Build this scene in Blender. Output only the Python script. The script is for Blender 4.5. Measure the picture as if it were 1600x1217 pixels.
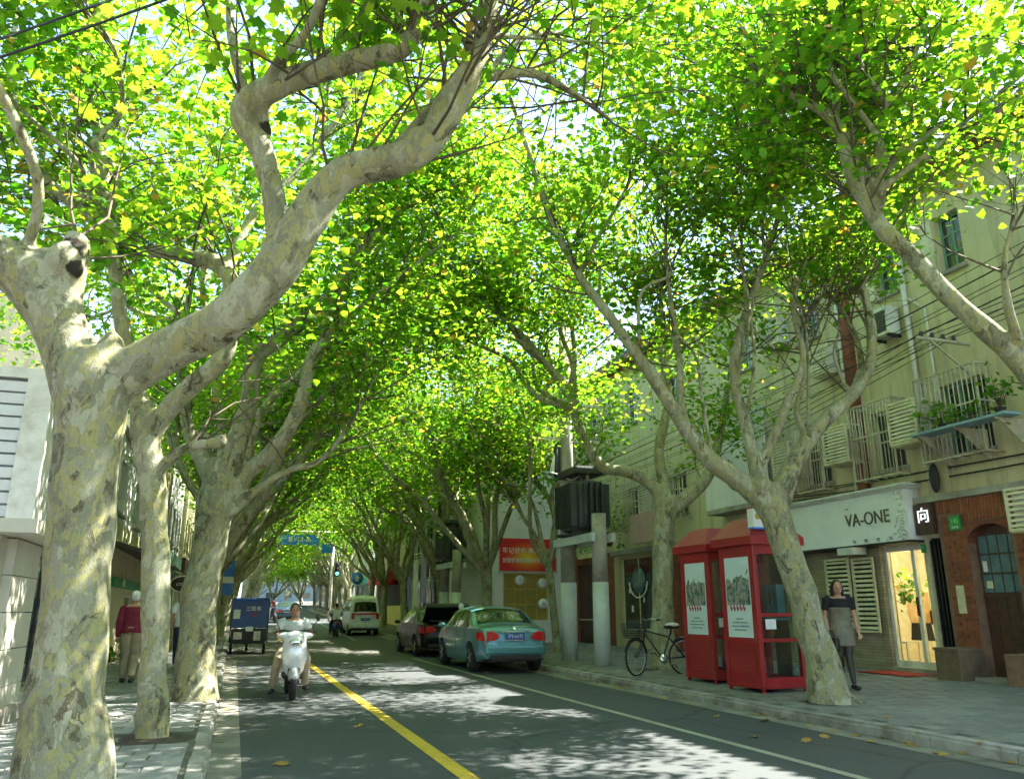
import bpy, bmesh, math, random
import numpy as np
from mathutils import Vector, Matrix, Euler, noise

for o in list(bpy.data.objects): bpy.data.objects.remove(o, do_unlink=True)
SC = bpy.context.scene
COL = SC.collection
PI = math.pi
rad = math.radians

# ------------------------------------------------------------------ camera
CAM_H = 1.35; YAW = rad(18.6); PITCH = rad(15.5); FPX = 1244.0
cam_d = bpy.data.cameras.new('camera'); cam = bpy.data.objects.new('camera', cam_d); COL.objects.link(cam)
cam_d.sensor_width = 36.0; cam_d.lens = FPX / 1600 * 36; cam_d.clip_start = 0.05; cam_d.clip_end = 2000
cam.location = (0, 0, CAM_H); cam.rotation_euler = (PI / 2 + PITCH, 0, -YAW)
SC.camera = cam

# ------------------------------------------------------------------ sky, sun, exposure
SUN_AZ = rad(86.0)      # from +Y (the street direction) towards +X (right)
SUN_EL = rad(54.0)
world = bpy.data.worlds.new('World'); SC.world = world; world.use_nodes = True
wn = world.node_tree.nodes; wl = world.node_tree.links
bg = wn.get('Background') or wn.new('ShaderNodeBackground')
sky = wn.new('ShaderNodeTexSky'); sky.sky_type = 'NISHITA'; sky.sun_disc = False
sky.sun_elevation = SUN_EL; sky.sun_rotation = SUN_AZ
sky.air_density = 1.2; sky.dust_density = 1.0
wl.new(sky.outputs[0], bg.inputs[0]); bg.inputs[1].default_value = 0.09
sun_d = bpy.data.lights.new('sun', 'SUN'); sun = bpy.data.objects.new('sun', sun_d); COL.objects.link(sun)
sun_d.energy = 5.0; sun_d.angle = rad(0.5); sun_d.color = (1.0, 0.95, 0.86)
sdir = Vector((math.sin(SUN_AZ) * math.cos(SUN_EL), math.cos(SUN_AZ) * math.cos(SUN_EL), math.sin(SUN_EL)))
sun.rotation_euler = sdir.to_track_quat('Z', 'Y').to_euler()
sun.location = sdir * 40
SC.view_settings.view_transform = 'Standard'; SC.view_settings.look = 'None'
SC.view_settings.gamma = 1.0; SC.view_settings.use_curve_mapping = False
SC.view_settings.exposure = 2.8
SC.render.engine = 'CYCLES'
SC.cycles.max_bounces = 7; SC.cycles.diffuse_bounces = 4; SC.cycles.transmission_bounces = 6
SC.cycles.transparent_max_bounces = 8; SC.cycles.glossy_bounces = 3
SC.cycles.sample_clamp_indirect = 8.0
SC.cycles.use_adaptive_sampling = True; SC.cycles.adaptive_threshold = 0.03

# ------------------------------------------------------------------ photo geometry helpers (pixel of the 1600x1217 photo -> place)
_R = Vector((math.cos(YAW), -math.sin(YAW), 0)); _FH = Vector((math.sin(YAW), math.cos(YAW), 0)); _U = Vector((0, 0, 1))
_AX = _FH * math.cos(PITCH) + _U * math.sin(PITCH); _CU = -_FH * math.sin(PITCH) + _U * math.cos(PITCH)
_O = Vector((0, 0, CAM_H))
def _ray(px, py): return _AX * FPX + _R * (px - 800) + _CU * (608.5 - py)
def at_d(px, py, D):
    r = _ray(px, py); return _O + r * (D / r.dot(_FH))
def at_x(px, py, X):
    r = _ray(px, py); return _O + r * (X / r.x)
def at_y(px, py, Y):
    r = _ray(px, py); return _O + r * (Y / r.y)
def at_z(px, py, z):
    r = _ray(px, py); return _O + r * ((z - CAM_H) / r.z)

# the street bends a little to the right and climbs a little farther on
def bend(Y): return 0.0 if Y < 30 else (0.0008 * (Y - 30) ** 2 if Y < 55 else 0.5 + 0.04 * (Y - 55))
def rise(Y): return 0.0 if Y < 26 else (0.0009 * (Y - 26) ** 2 if Y < 36 else 0.09 + 0.018 * (Y - 36))
KL, KR, FACE = -0.1, 6.88, 12.3       # left kerb, right kerb, right house fronts
PAVE = 0.12
def pave_z(X, Y):
    if X > KR: return rise(Y) + PAVE + max(0.0, min(1.0, (X - KR) / (FACE - KR))) * 0.10
    if X < KL: return rise(Y) + PAVE
    return rise(Y)

# ------------------------------------------------------------------ materials
def mat(name):
    m = bpy.data.materials.new(name); m.use_nodes = True
    nt = m.node_tree; b = nt.nodes.get('Principled BSDF')
    return m, nt, b
def N(nt, kind, **kw):
    n = nt.nodes.new(kind)
    for k, v in kw.items():
        if k in n.inputs: n.inputs[k].default_value = v
        else: setattr(n, k, v)
    return n
def coords(nt, scale=(1, 1, 1), obj=True):
    tc = N(nt, 'ShaderNodeTexCoord'); mp = N(nt, 'ShaderNodeMapping'); mp.inputs['Scale'].default_value = scale
    nt.links.new(tc.outputs['Object' if obj else 'Generated'], mp.inputs[0]); return mp.outputs[0]
def world_pos(nt, scale=(1, 1, 1)):
    g = N(nt, 'ShaderNodeNewGeometry'); mp = N(nt, 'ShaderNodeMapping'); mp.inputs['Scale'].default_value = scale
    nt.links.new(g.outputs['Position'], mp.inputs[0]); return mp.outputs[0]
def ramp(nt, src, stops):
    r = N(nt, 'ShaderNodeValToRGB'); e = r.color_ramp.elements
    while len(e) > 1: e.remove(e[-1])
    e[0].position = stops[0][0]; e[0].color = tuple(stops[0][1]) + (1,)
    for p, c in stops[1:]:
        x = e.new(p); x.color = tuple(c) + (1,)
    nt.links.new(src, r.inputs[0]); return r.outputs[0]
def noise_t(nt, vec, scale, detail=4, rough=0.55, dist=0.0):
    n = N(nt, 'ShaderNodeTexNoise'); n.inputs['Scale'].default_value = scale; n.inputs['Detail'].default_value = detail
    n.inputs['Roughness'].default_value = rough; n.inputs['Distortion'].default_value = dist
    nt.links.new(vec, n.inputs['Vector']); return n.outputs['Fac']
def mixc(nt, fac, a, b, mode='MIX'):
    m = N(nt, 'ShaderNodeMix'); m.data_type = 'RGBA'; m.blend_type = mode
    for s, v in ((m.inputs[0], fac), (m.inputs[6], a), (m.inputs[7], b)):
        if hasattr(v, 'is_linked') or hasattr(v, 'links'): nt.links.new(v, s)
        else: s.default_value = v if isinstance(v, float) else tuple(v) + ((1,) if len(v) == 3 else ())
    return m.outputs[2]
def bump(nt, b, h, strength=0.3, dist=0.02):
    n = N(nt, 'ShaderNodeBump'); n.inputs['Strength'].default_value = strength; n.inputs['Distance'].default_value = dist
    nt.links.new(h, n.inputs['Height']); nt.links.new(n.outputs[0], b.inputs['Normal'])
def simple(name, col, rough=0.6, metal=0.0, var=0.18, scale=6.0, bmp=0.0, spec=0.5, coat=0.0, emit=None, estr=0.0, dirt=None):
    """plain paint / plastic / cloth with a little uneven tone"""
    m, nt, b = mat(name)
    v = world_pos(nt); f = noise_t(nt, v, scale, 5, 0.6)
    lo = [c * (1 - var) for c in col]; hi = [min(1, c * (1 + var)) for c in col]
    c = ramp(nt, f, [(0.3, lo), (0.7, hi)])
    if dirt:
        g = noise_t(nt, v, scale * 0.35, 6, 0.7, 0.5); d = ramp(nt, g, [(0.48, (0, 0, 0)), (0.68, (1, 1, 1))])
        c = mixc(nt, d, c, dirt)
    nt.links.new(c, b.inputs['Base Color'])
    b.inputs['Roughness'].default_value = rough; b.inputs['Metallic'].default_value = metal
    b.inputs['Specular IOR Level'].default_value = spec; b.inputs['Coat Weight'].default_value = coat
    if coat: b.inputs['Coat Roughness'].default_value = 0.06
    if bmp: bump(nt, b, noise_t(nt, v, scale * 12, 3), bmp, 0.01)
    if emit: b.inputs['Emission Color'].default_value = tuple(emit) + (1,); b.inputs['Emission Strength'].default_value = estr
    return m

def bark_mat():
    """mottled plane bark: pale plates, olive and grey-brown flakes, dark stains"""
    m, nt, b = mat('plane_bark'); v = world_pos(nt, (1, 1, 0.55))
    ds = N(nt, 'ShaderNodeTexNoise'); ds.inputs['Scale'].default_value = 7.0; ds.inputs['Detail'].default_value = 5
    nt.links.new(v, ds.inputs['Vector'])
    def plates(scale, amt):
        mv = N(nt, 'ShaderNodeMix'); mv.data_type = 'VECTOR'; mv.inputs[0].default_value = amt
        nt.links.new(v, mv.inputs[4]); nt.links.new(ds.outputs['Color'], mv.inputs[5])
        vo = N(nt, 'ShaderNodeTexVoronoi'); vo.inputs['Scale'].default_value = scale; nt.links.new(mv.outputs[1], vo.inputs['Vector'])
        sep = N(nt, 'ShaderNodeSeparateColor'); nt.links.new(vo.outputs['Color'], sep.inputs[0]); return sep.outputs[0]
    big = noise_t(nt, v, 1.7, 5, 0.6); p1_ = plates(11.0, .24); p2_ = plates(29.0, .22)
    a1 = N(nt, 'ShaderNodeMath', operation='MULTIPLY_ADD'); a1.inputs[1].default_value = 0.40; nt.links.new(p1_, a1.inputs[0])
    a2 = N(nt, 'ShaderNodeMath', operation='MULTIPLY_ADD'); a2.inputs[1].default_value = 0.20; nt.links.new(p2_, a2.inputs[0])
    a3 = N(nt, 'ShaderNodeMath', operation='MULTIPLY'); a3.inputs[1].default_value = 0.46; nt.links.new(big, a3.inputs[0]); nt.links.new(a3.outputs[0], a2.inputs[2]); nt.links.new(a2.outputs[0], a1.inputs[2])
    c = ramp(nt, a1.outputs[0], [(0.28, (0.09, 0.075, 0.035)), (0.315, (0.17, 0.145, 0.065)), (0.335, (0.25, 0.245, 0.165)), (0.45, (0.31, 0.305, 0.215)), (0.465, (0.43, 0.395, 0.15)), (0.55, (0.50, 0.46, 0.19)), (0.565, (0.36, 0.355, 0.26)), (0.66, (0.42, 0.41, 0.31)), (0.675, (0.55, 0.53, 0.38)), (0.8, (0.60, 0.58, 0.44))])
    fine = noise_t(nt, v, 70, 4, 0.65)
    c2 = mixc(nt, 0.25, c, ramp(nt, fine, [(0.3, (0.10, 0.09, 0.05)), (0.7, (0.56, 0.53, 0.33))]))
    blot = ramp(nt, noise_t(nt, v, 4.3, 7, 0.74, 0.7), [(0.60, (0, 0, 0)), (0.66, (1, 1, 1))])
    c3 = mixc(nt, blot, c2, (0.095, 0.078, 0.035))
    at = N(nt, 'ShaderNodeAttribute'); at.attribute_name = 'knot'
    kn = N(nt, 'ShaderNodeMath', operation='MULTIPLY_ADD'); kn.inputs[1].default_value = 0.9; nt.links.new(noise_t(nt, v, 16, 5, .7), kn.inputs[0]); nt.links.new(at.outputs['Fac'], kn.inputs[2])
    c3 = mixc(nt, ramp(nt, kn.outputs[0], [(.80, (0, 0, 0)), (.99, (1, 1, 1))]), c3, (0.035, 0.027, 0.018))
    c3 = mixc(nt, 1.0, c3, (0.70, 0.72, 0.66), 'MULTIPLY')
    nt.links.new(c3, b.inputs['Base Color']); b.inputs['Roughness'].default_value = 0.88
    h = mixc(nt, 0.45, a1.outputs[0], fine); bump(nt, b, h, 0.8, 0.025)
    return m
def leaf_mat(name, dark, mid, light, odd, trans=0.52, single=False):
    m, nt, b = mat(name); out = nt.nodes.get('Material Output')
    g = N(nt, 'ShaderNodeObjectInfo') if single else N(nt, 'ShaderNodeNewGeometry'); key = 'Random' if single else 'Random Per Island'
    # whole sprays of older, darker and of younger, paler leaves
    cl = noise_t(nt, world_pos(nt), 0.75, 2, 0.5)
    ad = N(nt, 'ShaderNodeMath', operation='MULTIPLY_ADD'); ad.inputs[1].default_value = 0.62; nt.links.new(g.outputs[key], ad.inputs[0])
    am = N(nt, 'ShaderNodeMath', operation='MULTIPLY'); am.inputs[1].default_value = 0.37; nt.links.new(cl, am.inputs[0]); nt.links.new(am.outputs[0], ad.inputs[2])
    odd_ = ramp(nt, g.outputs[key], [(0.0, (0, 0, 0)), (0.978, (0, 0, 0)), (0.979, (1, 1, 1))])
    c = mixc(nt, odd_, ramp(nt, ad.outputs[0], [(0.20, dark), (0.52, mid), (0.86, light)]), odd[0])
    t = mixc(nt, odd_, ramp(nt, ad.outputs[0], [(0.20, (0.10, 0.36, 0.010)), (0.54, (0.31, 0.57, 0.018)), (0.92, (0.64, 0.78, 0.045))]), (0.68, 0.40, 0.05))
    nt.links.new(c, b.inputs['Base Color']); b.inputs['Roughness'].default_value = 0.55; b.inputs['Specular IOR Level'].default_value = 0.16
    tr = N(nt, 'ShaderNodeBsdfTranslucent'); nt.links.new(t, tr.inputs[0])
    mx = N(nt, 'ShaderNodeMixShader'); mx.inputs[0].default_value = trans
    nt.links.new(b.outputs[0], mx.inputs[1]); nt.links.new(tr.outputs[0], mx.inputs[2]); nt.links.new(mx.outputs[0], out.inputs[0])
    return m
def asphalt_mat():
    m, nt, b = mat('asphalt'); v = world_pos(nt)
    big = noise_t(nt, world_pos(nt, (0.9, 0.18, 1)), 0.8, 5, 0.6); fine = noise_t(nt, v, 160, 3, 0.7)
    c = ramp(nt, big, [(0.3, (0.032, 0.042, 0.043)), (0.7, (0.052, 0.064, 0.065))])
    c = mixc(nt, 0.5, c, ramp(nt, fine, [(0.3, (0.026, 0.03, 0.03)), (0.7, (0.082, 0.09, 0.087))]))
    st = ramp(nt, noise_t(nt, v, 0.55, 6, 0.7, 1.0), [(0.56, (0, 0, 0)), (0.72, (1, 1, 1))])
    c = mixc(nt, mixc(nt, 0.5, (0., 0., 0.), st), c, (0.05, 0.05, 0.048))
    wv = N(nt, 'ShaderNodeMix'); wv.data_type = 'VECTOR'; wv.inputs[0].default_value = .35; dn = N(nt, 'ShaderNodeTexNoise'); dn.inputs['Scale'].default_value = 1.5; dn.inputs['Detail'].default_value = 6; nt.links.new(v, dn.inputs['Vector']); nt.links.new(v, wv.inputs[4]); nt.links.new(dn.outputs['Color'], wv.inputs[5])
    vo = N(nt, 'ShaderNodeTexVoronoi'); vo.feature = 'DISTANCE_TO_EDGE'; vo.inputs['Scale'].default_value = .42; nt.links.new(wv.outputs[1], vo.inputs['Vector'])
    cr = ramp(nt, vo.outputs['Distance'], [(0.0, (.8, .8, .8)), (.006, (.6, .6, .6)), (.009, (0, 0, 0))]); c = mixc(nt, cr, c, (0.018, 0.019, 0.018))
    nt.links.new(c, b.inputs['Base Color']); b.inputs['Roughness'].default_value = 0.78
    bump(nt, b, fine, 0.25, 0.006); return m
def brick_like(name, cols, mortar, sx, sy, bmp=0.4, axis='yz'):
    m, nt, b = mat(name); g = N(nt, 'ShaderNodeNewGeometry'); sp = N(nt, 'ShaderNodeSeparateXYZ'); cb = N(nt, 'ShaderNodeCombineXYZ')
    nt.links.new(g.outputs['Position'], sp.inputs[0])
    ad = N(nt, 'ShaderNodeMath', operation='ADD'); nt.links.new(sp.outputs[0], ad.inputs[0]); nt.links.new(sp.outputs[1], ad.inputs[1])
    nt.links.new(ad.outputs[0], cb.inputs[0]); nt.links.new(sp.outputs[2], cb.inputs[1])
    br = N(nt, 'ShaderNodeTexBrick'); br.inputs['Scale'].default_value = 1.0; br.inputs['Brick Width'].default_value = sx; br.inputs['Row Height'].default_value = sy
    br.inputs['Mortar Size'].default_value = sy * 0.07; br.inputs['Color1'].default_value = tuple(cols[0]) + (1,); br.inputs['Color2'].default_value = tuple(cols[1]) + (1,); br.inputs['Mortar'].default_value = tuple(mortar) + (1,)
    nt.links.new(cb.outputs[0], br.inputs['Vector'])
    c = mixc(nt, 0.35, br.outputs['Color'], ramp(nt, noise_t(nt, world_pos(nt), 2.0, 6, 0.7), [(0.3, [k * 0.5 for k in cols[0]]), (0.7, [k * 1.2 for k in cols[1]])]))
    nt.links.new(c, b.inputs['Base Color']); b.inputs['Roughness'].default_value = 0.85
    bump(nt, b, br.outputs['Fac'], -bmp, 0.012); return m
def glass_mat(name, tint=(0.75, 0.85, 0.82), rough=0.03):
    m, nt, b = mat(name); b.inputs['Base Color'].default_value = tuple(tint) + (1,); b.inputs['Transmission Weight'].default_value = 0.0
    out = nt.nodes.get('Material Output'); tr = N(nt, 'ShaderNodeBsdfTransparent'); tr.inputs[0].default_value = tuple(tint) + (1,)
    gl = N(nt, 'ShaderNodeBsdfGlossy'); gl.inputs['Roughness'].default_value = rough
    lw = N(nt, 'ShaderNodeLayerWeight'); lw.inputs[0].default_value = 0.5; pw = N(nt, 'ShaderNodeMath', operation='POWER'); pw.inputs[1].default_value = 4.0; nt.links.new(lw.outputs['Facing'], pw.inputs[0]); fr = N(nt, 'ShaderNodeMath', operation='MULTIPLY_ADD'); fr.inputs[1].default_value = 0.6; fr.inputs[2].default_value = 0.05; nt.links.new(pw.outputs[0], fr.inputs[0])
    mx = N(nt, 'ShaderNodeMixShader'); nt.links.new(fr.outputs[0], mx.inputs[0]); nt.links.new(tr.outputs[0], mx.inputs[1]); nt.links.new(gl.outputs[0], mx.inputs[2]); nt.links.new(mx.outputs[0], out.inputs[0])
    return m
def plaster(name, col, stain, amt=0.35):
    m, nt, b = mat(name); v = world_pos(nt)
    f = noise_t(nt, v, 1.6, 6, 0.65); c = ramp(nt, f, [(0.3, [k * 0.86 for k in col]), (0.7, col)])
    s = noise_t(nt, world_pos(nt, (2.5, 2.5, 0.22)), 1.3, 6, 0.7, 0.3)
    sf = ramp(nt, s, [(0.5, (0, 0, 0)), (0.75, (amt, amt, amt))]); c = mixc(nt, sf, c, stain)
    nt.links.new(c, b.inputs['Base Color']); b.inputs['Roughness'].default_value = 0.9
    bump(nt, b, noise_t(nt, v, 60, 3), 0.2, 0.006); return m

M = {}
M['asphalt'] = asphalt_mat(); M['bark'] = bark_mat()
M['leaf'] = leaf_mat('leaf', (0.04, 0.12, 0.012), (0.075, 0.19, 0.018), (0.13, 0.24, 0.022), ((0.30, 0.20, 0.03), (0.22, 0.09, 0.03)))
M['leaf_single'] = leaf_mat('leaf_single', (0.04, 0.12, 0.012), (0.075, 0.19, 0.018), (0.13, 0.24, 0.022), ((0.30, 0.20, 0.03), (0.22, 0.09, 0.03)), single=True)
M['knot'] = simple('rotten_knot', (0.075, 0.058, 0.038), .95, var=.6, scale=9, bmp=.6)
M['twig'] = simple('twig', (0.10, 0.08, 0.045), 0.85, var=0.35)
M['kerb'] = simple('kerb_stone', (0.30, 0.29, 0.26), 0.85, var=0.3, scale=4, bmp=0.3, dirt=(0.14, 0.13, 0.10))
M['gutter'] = simple('gutter_concrete', (0.22, 0.21, 0.17), 0.9, var=0.25, scale=3, bmp=0.2, dirt=(0.10, 0.10, 0.08))
M['slab'] = simple('paving_slab', (0.20, 0.20, 0.18), 0.85, var=0.3, scale=2.2, bmp=0.3, dirt=(0.12, 0.12, 0.10))
M['slab_l'] = simple('paving_left', (0.26, 0.26, 0.25), 0.85, var=0.25, scale=2.0, bmp=0.3, dirt=(0.14, 0.14, 0.12))
M['bed'] = simple('paving_bed', (0.10, 0.10, 0.08), 0.95, var=0.3, scale=5)
M['soil'] = simple('soil', (0.06, 0.05, 0.035), 0.95, var=0.4, scale=8, bmp=0.5)
def line_mat(name, col, worn):
    m, nt, b = mat(name); v = world_pos(nt); f = noise_t(nt, v, 9, 5, .6); c = ramp(nt, f, [(.3, [k * .8 for k in col]), (.7, col)])
    w = ramp(nt, noise_t(nt, v, 34, 6, .75), [(.50, (0, 0, 0)), (.60, (1, 1, 1))]); big = ramp(nt, noise_t(nt, v, 1.6, 4, .6), [(.42, (.15, .15, .15)), (.62, (.9, .9, .9))])
    k = mixc(nt, 1.0, w, big, 'MULTIPLY'); nt.links.new(mixc(nt, k, c, worn), b.inputs['Base Color']); b.inputs['Roughness'].default_value = .75; return m
M['yellow_line'] = line_mat('yellow_paint', (0.62, 0.42, 0.03), (0.10, 0.09, 0.055))
M['white_line'] = line_mat('white_paint_worn', (0.36, 0.36, 0.27), (0.08, 0.085, 0.075))
def slab_tone(name, col, single):
    m, nt, b = mat(name); g = N(nt, 'ShaderNodeObjectInfo') if single else N(nt, 'ShaderNodeNewGeometry'); v = world_pos(nt)
    c = ramp(nt, g.outputs['Random' if single else 'Random Per Island'], [(0, [k * .72 for k in col]), (.6, col), (1, [k * 1.22 for k in col])])
    d = ramp(nt, noise_t(nt, v, 1.1, 6, .7, .6), [(.45, (0, 0, 0)), (.7, (.75, .75, .75))]); c = mixc(nt, d, c, [k * .55 for k in col]); c = mixc(nt, .3, c, ramp(nt, noise_t(nt, v, 45, 4, .7), [(.3, [k * .5 for k in col]), (.7, [k * 1.4 for k in col])]))
    nt.links.new(c, b.inputs['Base Color']); b.inputs['Roughness'].default_value = .85; bump(nt, b, noise_t(nt, v, 30, 5), .35, .01); return m
for k_, c_ in (('slab', (0.20, 0.205, 0.175)), ('slab_l', (0.26, 0.265, 0.25))): M[k_] = slab_tone(k_, c_, False); M[k_ + '_single'] = slab_tone(k_ + '_single', c_, True)

# ------------------------------------------------------------------ mesh helpers
class MB:
    def __init__(s): s.v = []; s.f = []; s.sm = []
    def add(s, vs, fs, smooth=False):
        o = len(s.v); s.v.extend([tuple(p) for p in vs]); s.f.extend([tuple(i + o for i in f) for f in fs]); s.sm.extend([smooth] * len(fs))
    def box(s, c, d, rz=0.0, rot=None):
        x, y, z = d[0] / 2, d[1] / 2, d[2] / 2
        vs = [Vector((sx * x, sy * y, sz * z)) for sz in (-1, 1) for sy in (-1, 1) for sx in (-1, 1)]
        R = rot if rot is not None else Matrix.Rotation(rz, 3, 'Z')
        vs = [R @ p + Vector(c) for p in vs]
        s.add(vs, [(0, 2, 3, 1), (4, 5, 7, 6), (0, 1, 5, 4), (2, 6, 7, 3), (0, 4, 6, 2), (1, 3, 7, 5)])
    def b2(s, a, b):
        s.box([(a[i] + b[i]) / 2 for i in range(3)], [abs(b[i] - a[i]) for i in range(3)])
    def bevbox(s, c, d, bev=0.02, rot=None):
        bm = bmesh.new(); bmesh.ops.create_cube(bm, size=1.0)
        for v in bm.verts: v.co = Vector((v.co.x * d[0], v.co.y * d[1], v.co.z * d[2]))
        bmesh.ops.bevel(bm, geom=bm.edges[:], offset=bev, segments=2, affect='EDGES', profile=0.6)
        R = rot if rot is not None else Matrix.Identity(3)
        s.add([R @ v.co + Vector(c) for v in bm.verts], [[v.index for v in f.verts] for f in bm.faces] if bm.verts.index_update() is None else [], False); bm.free()
    def bar(s, a, b, w, h=None):
        a = Vector(a); b = Vector(b); d = b - a; L = d.length
        if L < 1e-6: return
        q = d.to_track_quat('Y', 'Z').to_matrix()
        s.box((a + b) / 2, (w, L, h or w), rot=q)
    def tube(s, pts, radii, seg=8, caps=True, smooth=True):
        pts = [Vector(p) for p in pts]; n = len(pts)
        if not hasattr(radii, '__len__'): radii = [radii] * n
        t0 = (pts[1] - pts[0]).normalized(); up = Vector((0, 0, 1)) if abs(t0.z) < 0.9 else Vector((1, 0, 0))
        u = t0.cross(up).normalized(); vs = []; prev = t0
        for i in range(n):
            t = (pts[min(i + 1, n - 1)] - pts[max(i - 1, 0)])
            t = t.normalized() if t.length > 1e-9 else prev
            u = (u - t * u.dot(t)); u = u.normalized() if u.length > 1e-6 else t.orthogonal().normalized(); w = t.cross(u); prev = t
            for k in range(seg):
                a = 2 * PI * k / seg; vs.append(pts[i] + (u * math.cos(a) + w * math.sin(a)) * radii[i])
        fs = [(i * seg + k, i * seg + (k + 1) % seg, (i + 1) * seg + (k + 1) % seg, (i + 1) * seg + k) for i in range(n - 1) for k in range(seg)]
        s.add(vs, fs, smooth)
        if caps:
            o = len(s.v) - len(vs); s.f.append(tuple(o + k for k in reversed(range(seg)))); s.f.append(tuple(o + (n - 1) * seg + k for k in range(seg))); s.sm += [False, False]
    def cyl(s, a, b, r, r2=None, seg=16, smooth=True): s.tube([a, b], [r, r if r2 is None else r2], seg, True, smooth)
    def lathe(s, prof, c=(0, 0, 0), seg=20, rot=None, smooth=True):
        vs = []; R = rot if rot is not None else Matrix.Identity(3)
        for r, z in prof:
            for k in range(seg):
                a = 2 * PI * k / seg; vs.append(R @ Vector((r * math.cos(a), r * math.sin(a), z)) + Vector(c))
        n = len(prof)
        s.add(vs, [(i * seg + k, i * seg + (k + 1) % seg, (i + 1) * seg + (k + 1) % seg, (i + 1) * seg + k) for i in range(n - 1) for k in range(seg)], smooth)
        o = len(s.v) - len(vs); s.f.append(tuple(o + k for k in reversed(range(seg)))); s.f.append(tuple(o + (n - 1) * seg + k for k in range(seg))); s.sm += [False, False]
    def ell(s, c, r, seg=14, rings=9, rot=None):
        R = rot if rot is not None else Matrix.Identity(3); vs = [R @ Vector((0, 0, -r[2])) + Vector(c)]
        for i in range(1, rings):
            p = -PI / 2 + PI * i / rings
            for k in range(seg):
                a = 2 * PI * k / seg; vs.append(R @ Vector((r[0] * math.cos(p) * math.cos(a), r[1] * math.cos(p) * math.sin(a), r[2] * math.sin(p))) + Vector(c))
        vs.append(R @ Vector((0, 0, r[2])) + Vector(c)); fs = []
        for k in range(seg): fs.append((0, 1 + (k + 1) % seg, 1 + k))
        for i in range(rings - 2):
            for k in range(seg): a = 1 + i * seg; fs.append((a + k, a + (k + 1) % seg, a + seg + (k + 1) % seg, a + seg + k))
        l = len(vs) - 1; a = 1 + (rings - 2) * seg
        for k in range(seg): fs.append((a + k, a + (k + 1) % seg, l))
        s.add(vs, fs, True)
    def prism(s, poly, o, u, v, n, depth):
        """poly in (a,b) on the plane o+u*a+v*b, extruded by depth along n"""
        o = Vector(o); u = Vector(u); v = Vector(v); n = Vector(n); k = len(poly)
        A = [o + u * a + v * b for a, b in poly]; B = [p + n * depth for p in A]
        s.add(A + B, [tuple(reversed(range(k))), tuple(range(k, 2 * k))] + [(i, (i + 1) % k, k + (i + 1) % k, k + i) for i in range(k)])
    def mesh(s, name='m'):
        me = bpy.data.meshes.new(name); me.from_pydata(s.v, [], s.f); me.update()
        if any(s.sm): me.polygons.foreach_set('use_smooth', s.sm)
        return me
    def build(s, name, m, parent=None, fix=True):
        me = s.mesh(name)
        if fix:
            bm = bmesh.new(); bm.from_mesh(me); bmesh.ops.recalc_face_normals(bm, faces=bm.faces); bm.to_mesh(me); bm.free()
        me.materials.append(M[m] if isinstance(m, str) else m)
        return link(name, me, parent)
def link(name, data, parent=None):
    o = bpy.data.objects.new(name, data); COL.objects.link(o)
    if parent is not None: o.parent = parent
    return o
def tag(o, label=None, cat=None, group=None, kind=None):
    if label: o['label'] = label
    if cat: o['category'] = cat
    if group: o['group'] = group
    if kind: o['kind'] = kind
    return o
def thing(name, label, cat, loc=(0, 0, 0), rz=0.0, group=None):
    o = bpy.data.objects.new(name, None); COL.objects.link(o); o.empty_display_size = 0.2
    o.location = loc; o.rotation_euler = (0, 0, rz); return tag(o, label, cat, group)
def struct(name, mb, m, parent=None, fix=True):
    o = mb.build(name, m, parent, fix)
    if parent is None: o['kind'] = 'structure'
    return o
def quick(name, m, parent, *boxes):
    mb = MB()
    for a, b in boxes: mb.b2(a, b)
    return mb.build(name, m, parent)
def clone(o, parent=None):
    c = o.copy(); COL.objects.link(c); c.parent = parent
    for ch in list(o.children): clone(ch, c)
    return c
def remesh(mb, voxel, smooth=4, factor=0.5):
    me = mb.mesh('t'); o = bpy.data.objects.new('t', me); COL.objects.link(o)
    md = o.modifiers.new('r', 'REMESH'); md.mode = 'VOXEL'; md.voxel_size = voxel; md.use_smooth_shade = True
    if smooth:
        sm = o.modifiers.new('s', 'SMOOTH'); sm.iterations = smooth; sm.factor = factor
    dg = bpy.context.evaluated_depsgraph_get(); r = bpy.data.meshes.new_from_object(o.evaluated_get(dg))
    bpy.data.objects.remove(o, do_unlink=True)
    r.polygons.foreach_set('use_smooth', [True] * len(r.polygons)); return r
def text(name, body, size, loc, rot, m, parent, depth=0.005, align='CENTER', sx=1.0, shear=0.0):
    cu = bpy.data.curves.new(name, 'FONT'); cu.body = body; cu.size = size; cu.extrude = depth; cu.align_x = align; cu.align_y = 'CENTER'; cu.shear = shear
    o = bpy.data.objects.new('t', cu); COL.objects.link(o)
    dg = bpy.context.evaluated_depsgraph_get(); me = bpy.data.meshes.new_from_object(o.evaluated_get(dg)); bpy.data.objects.remove(o, do_unlink=True)
    me.materials.clear(); me.materials.append(M[m])
    t = link(name, me, parent); t.location = loc; t.rotation_euler = rot; t.scale = (sx, 1, 1); return t
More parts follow.
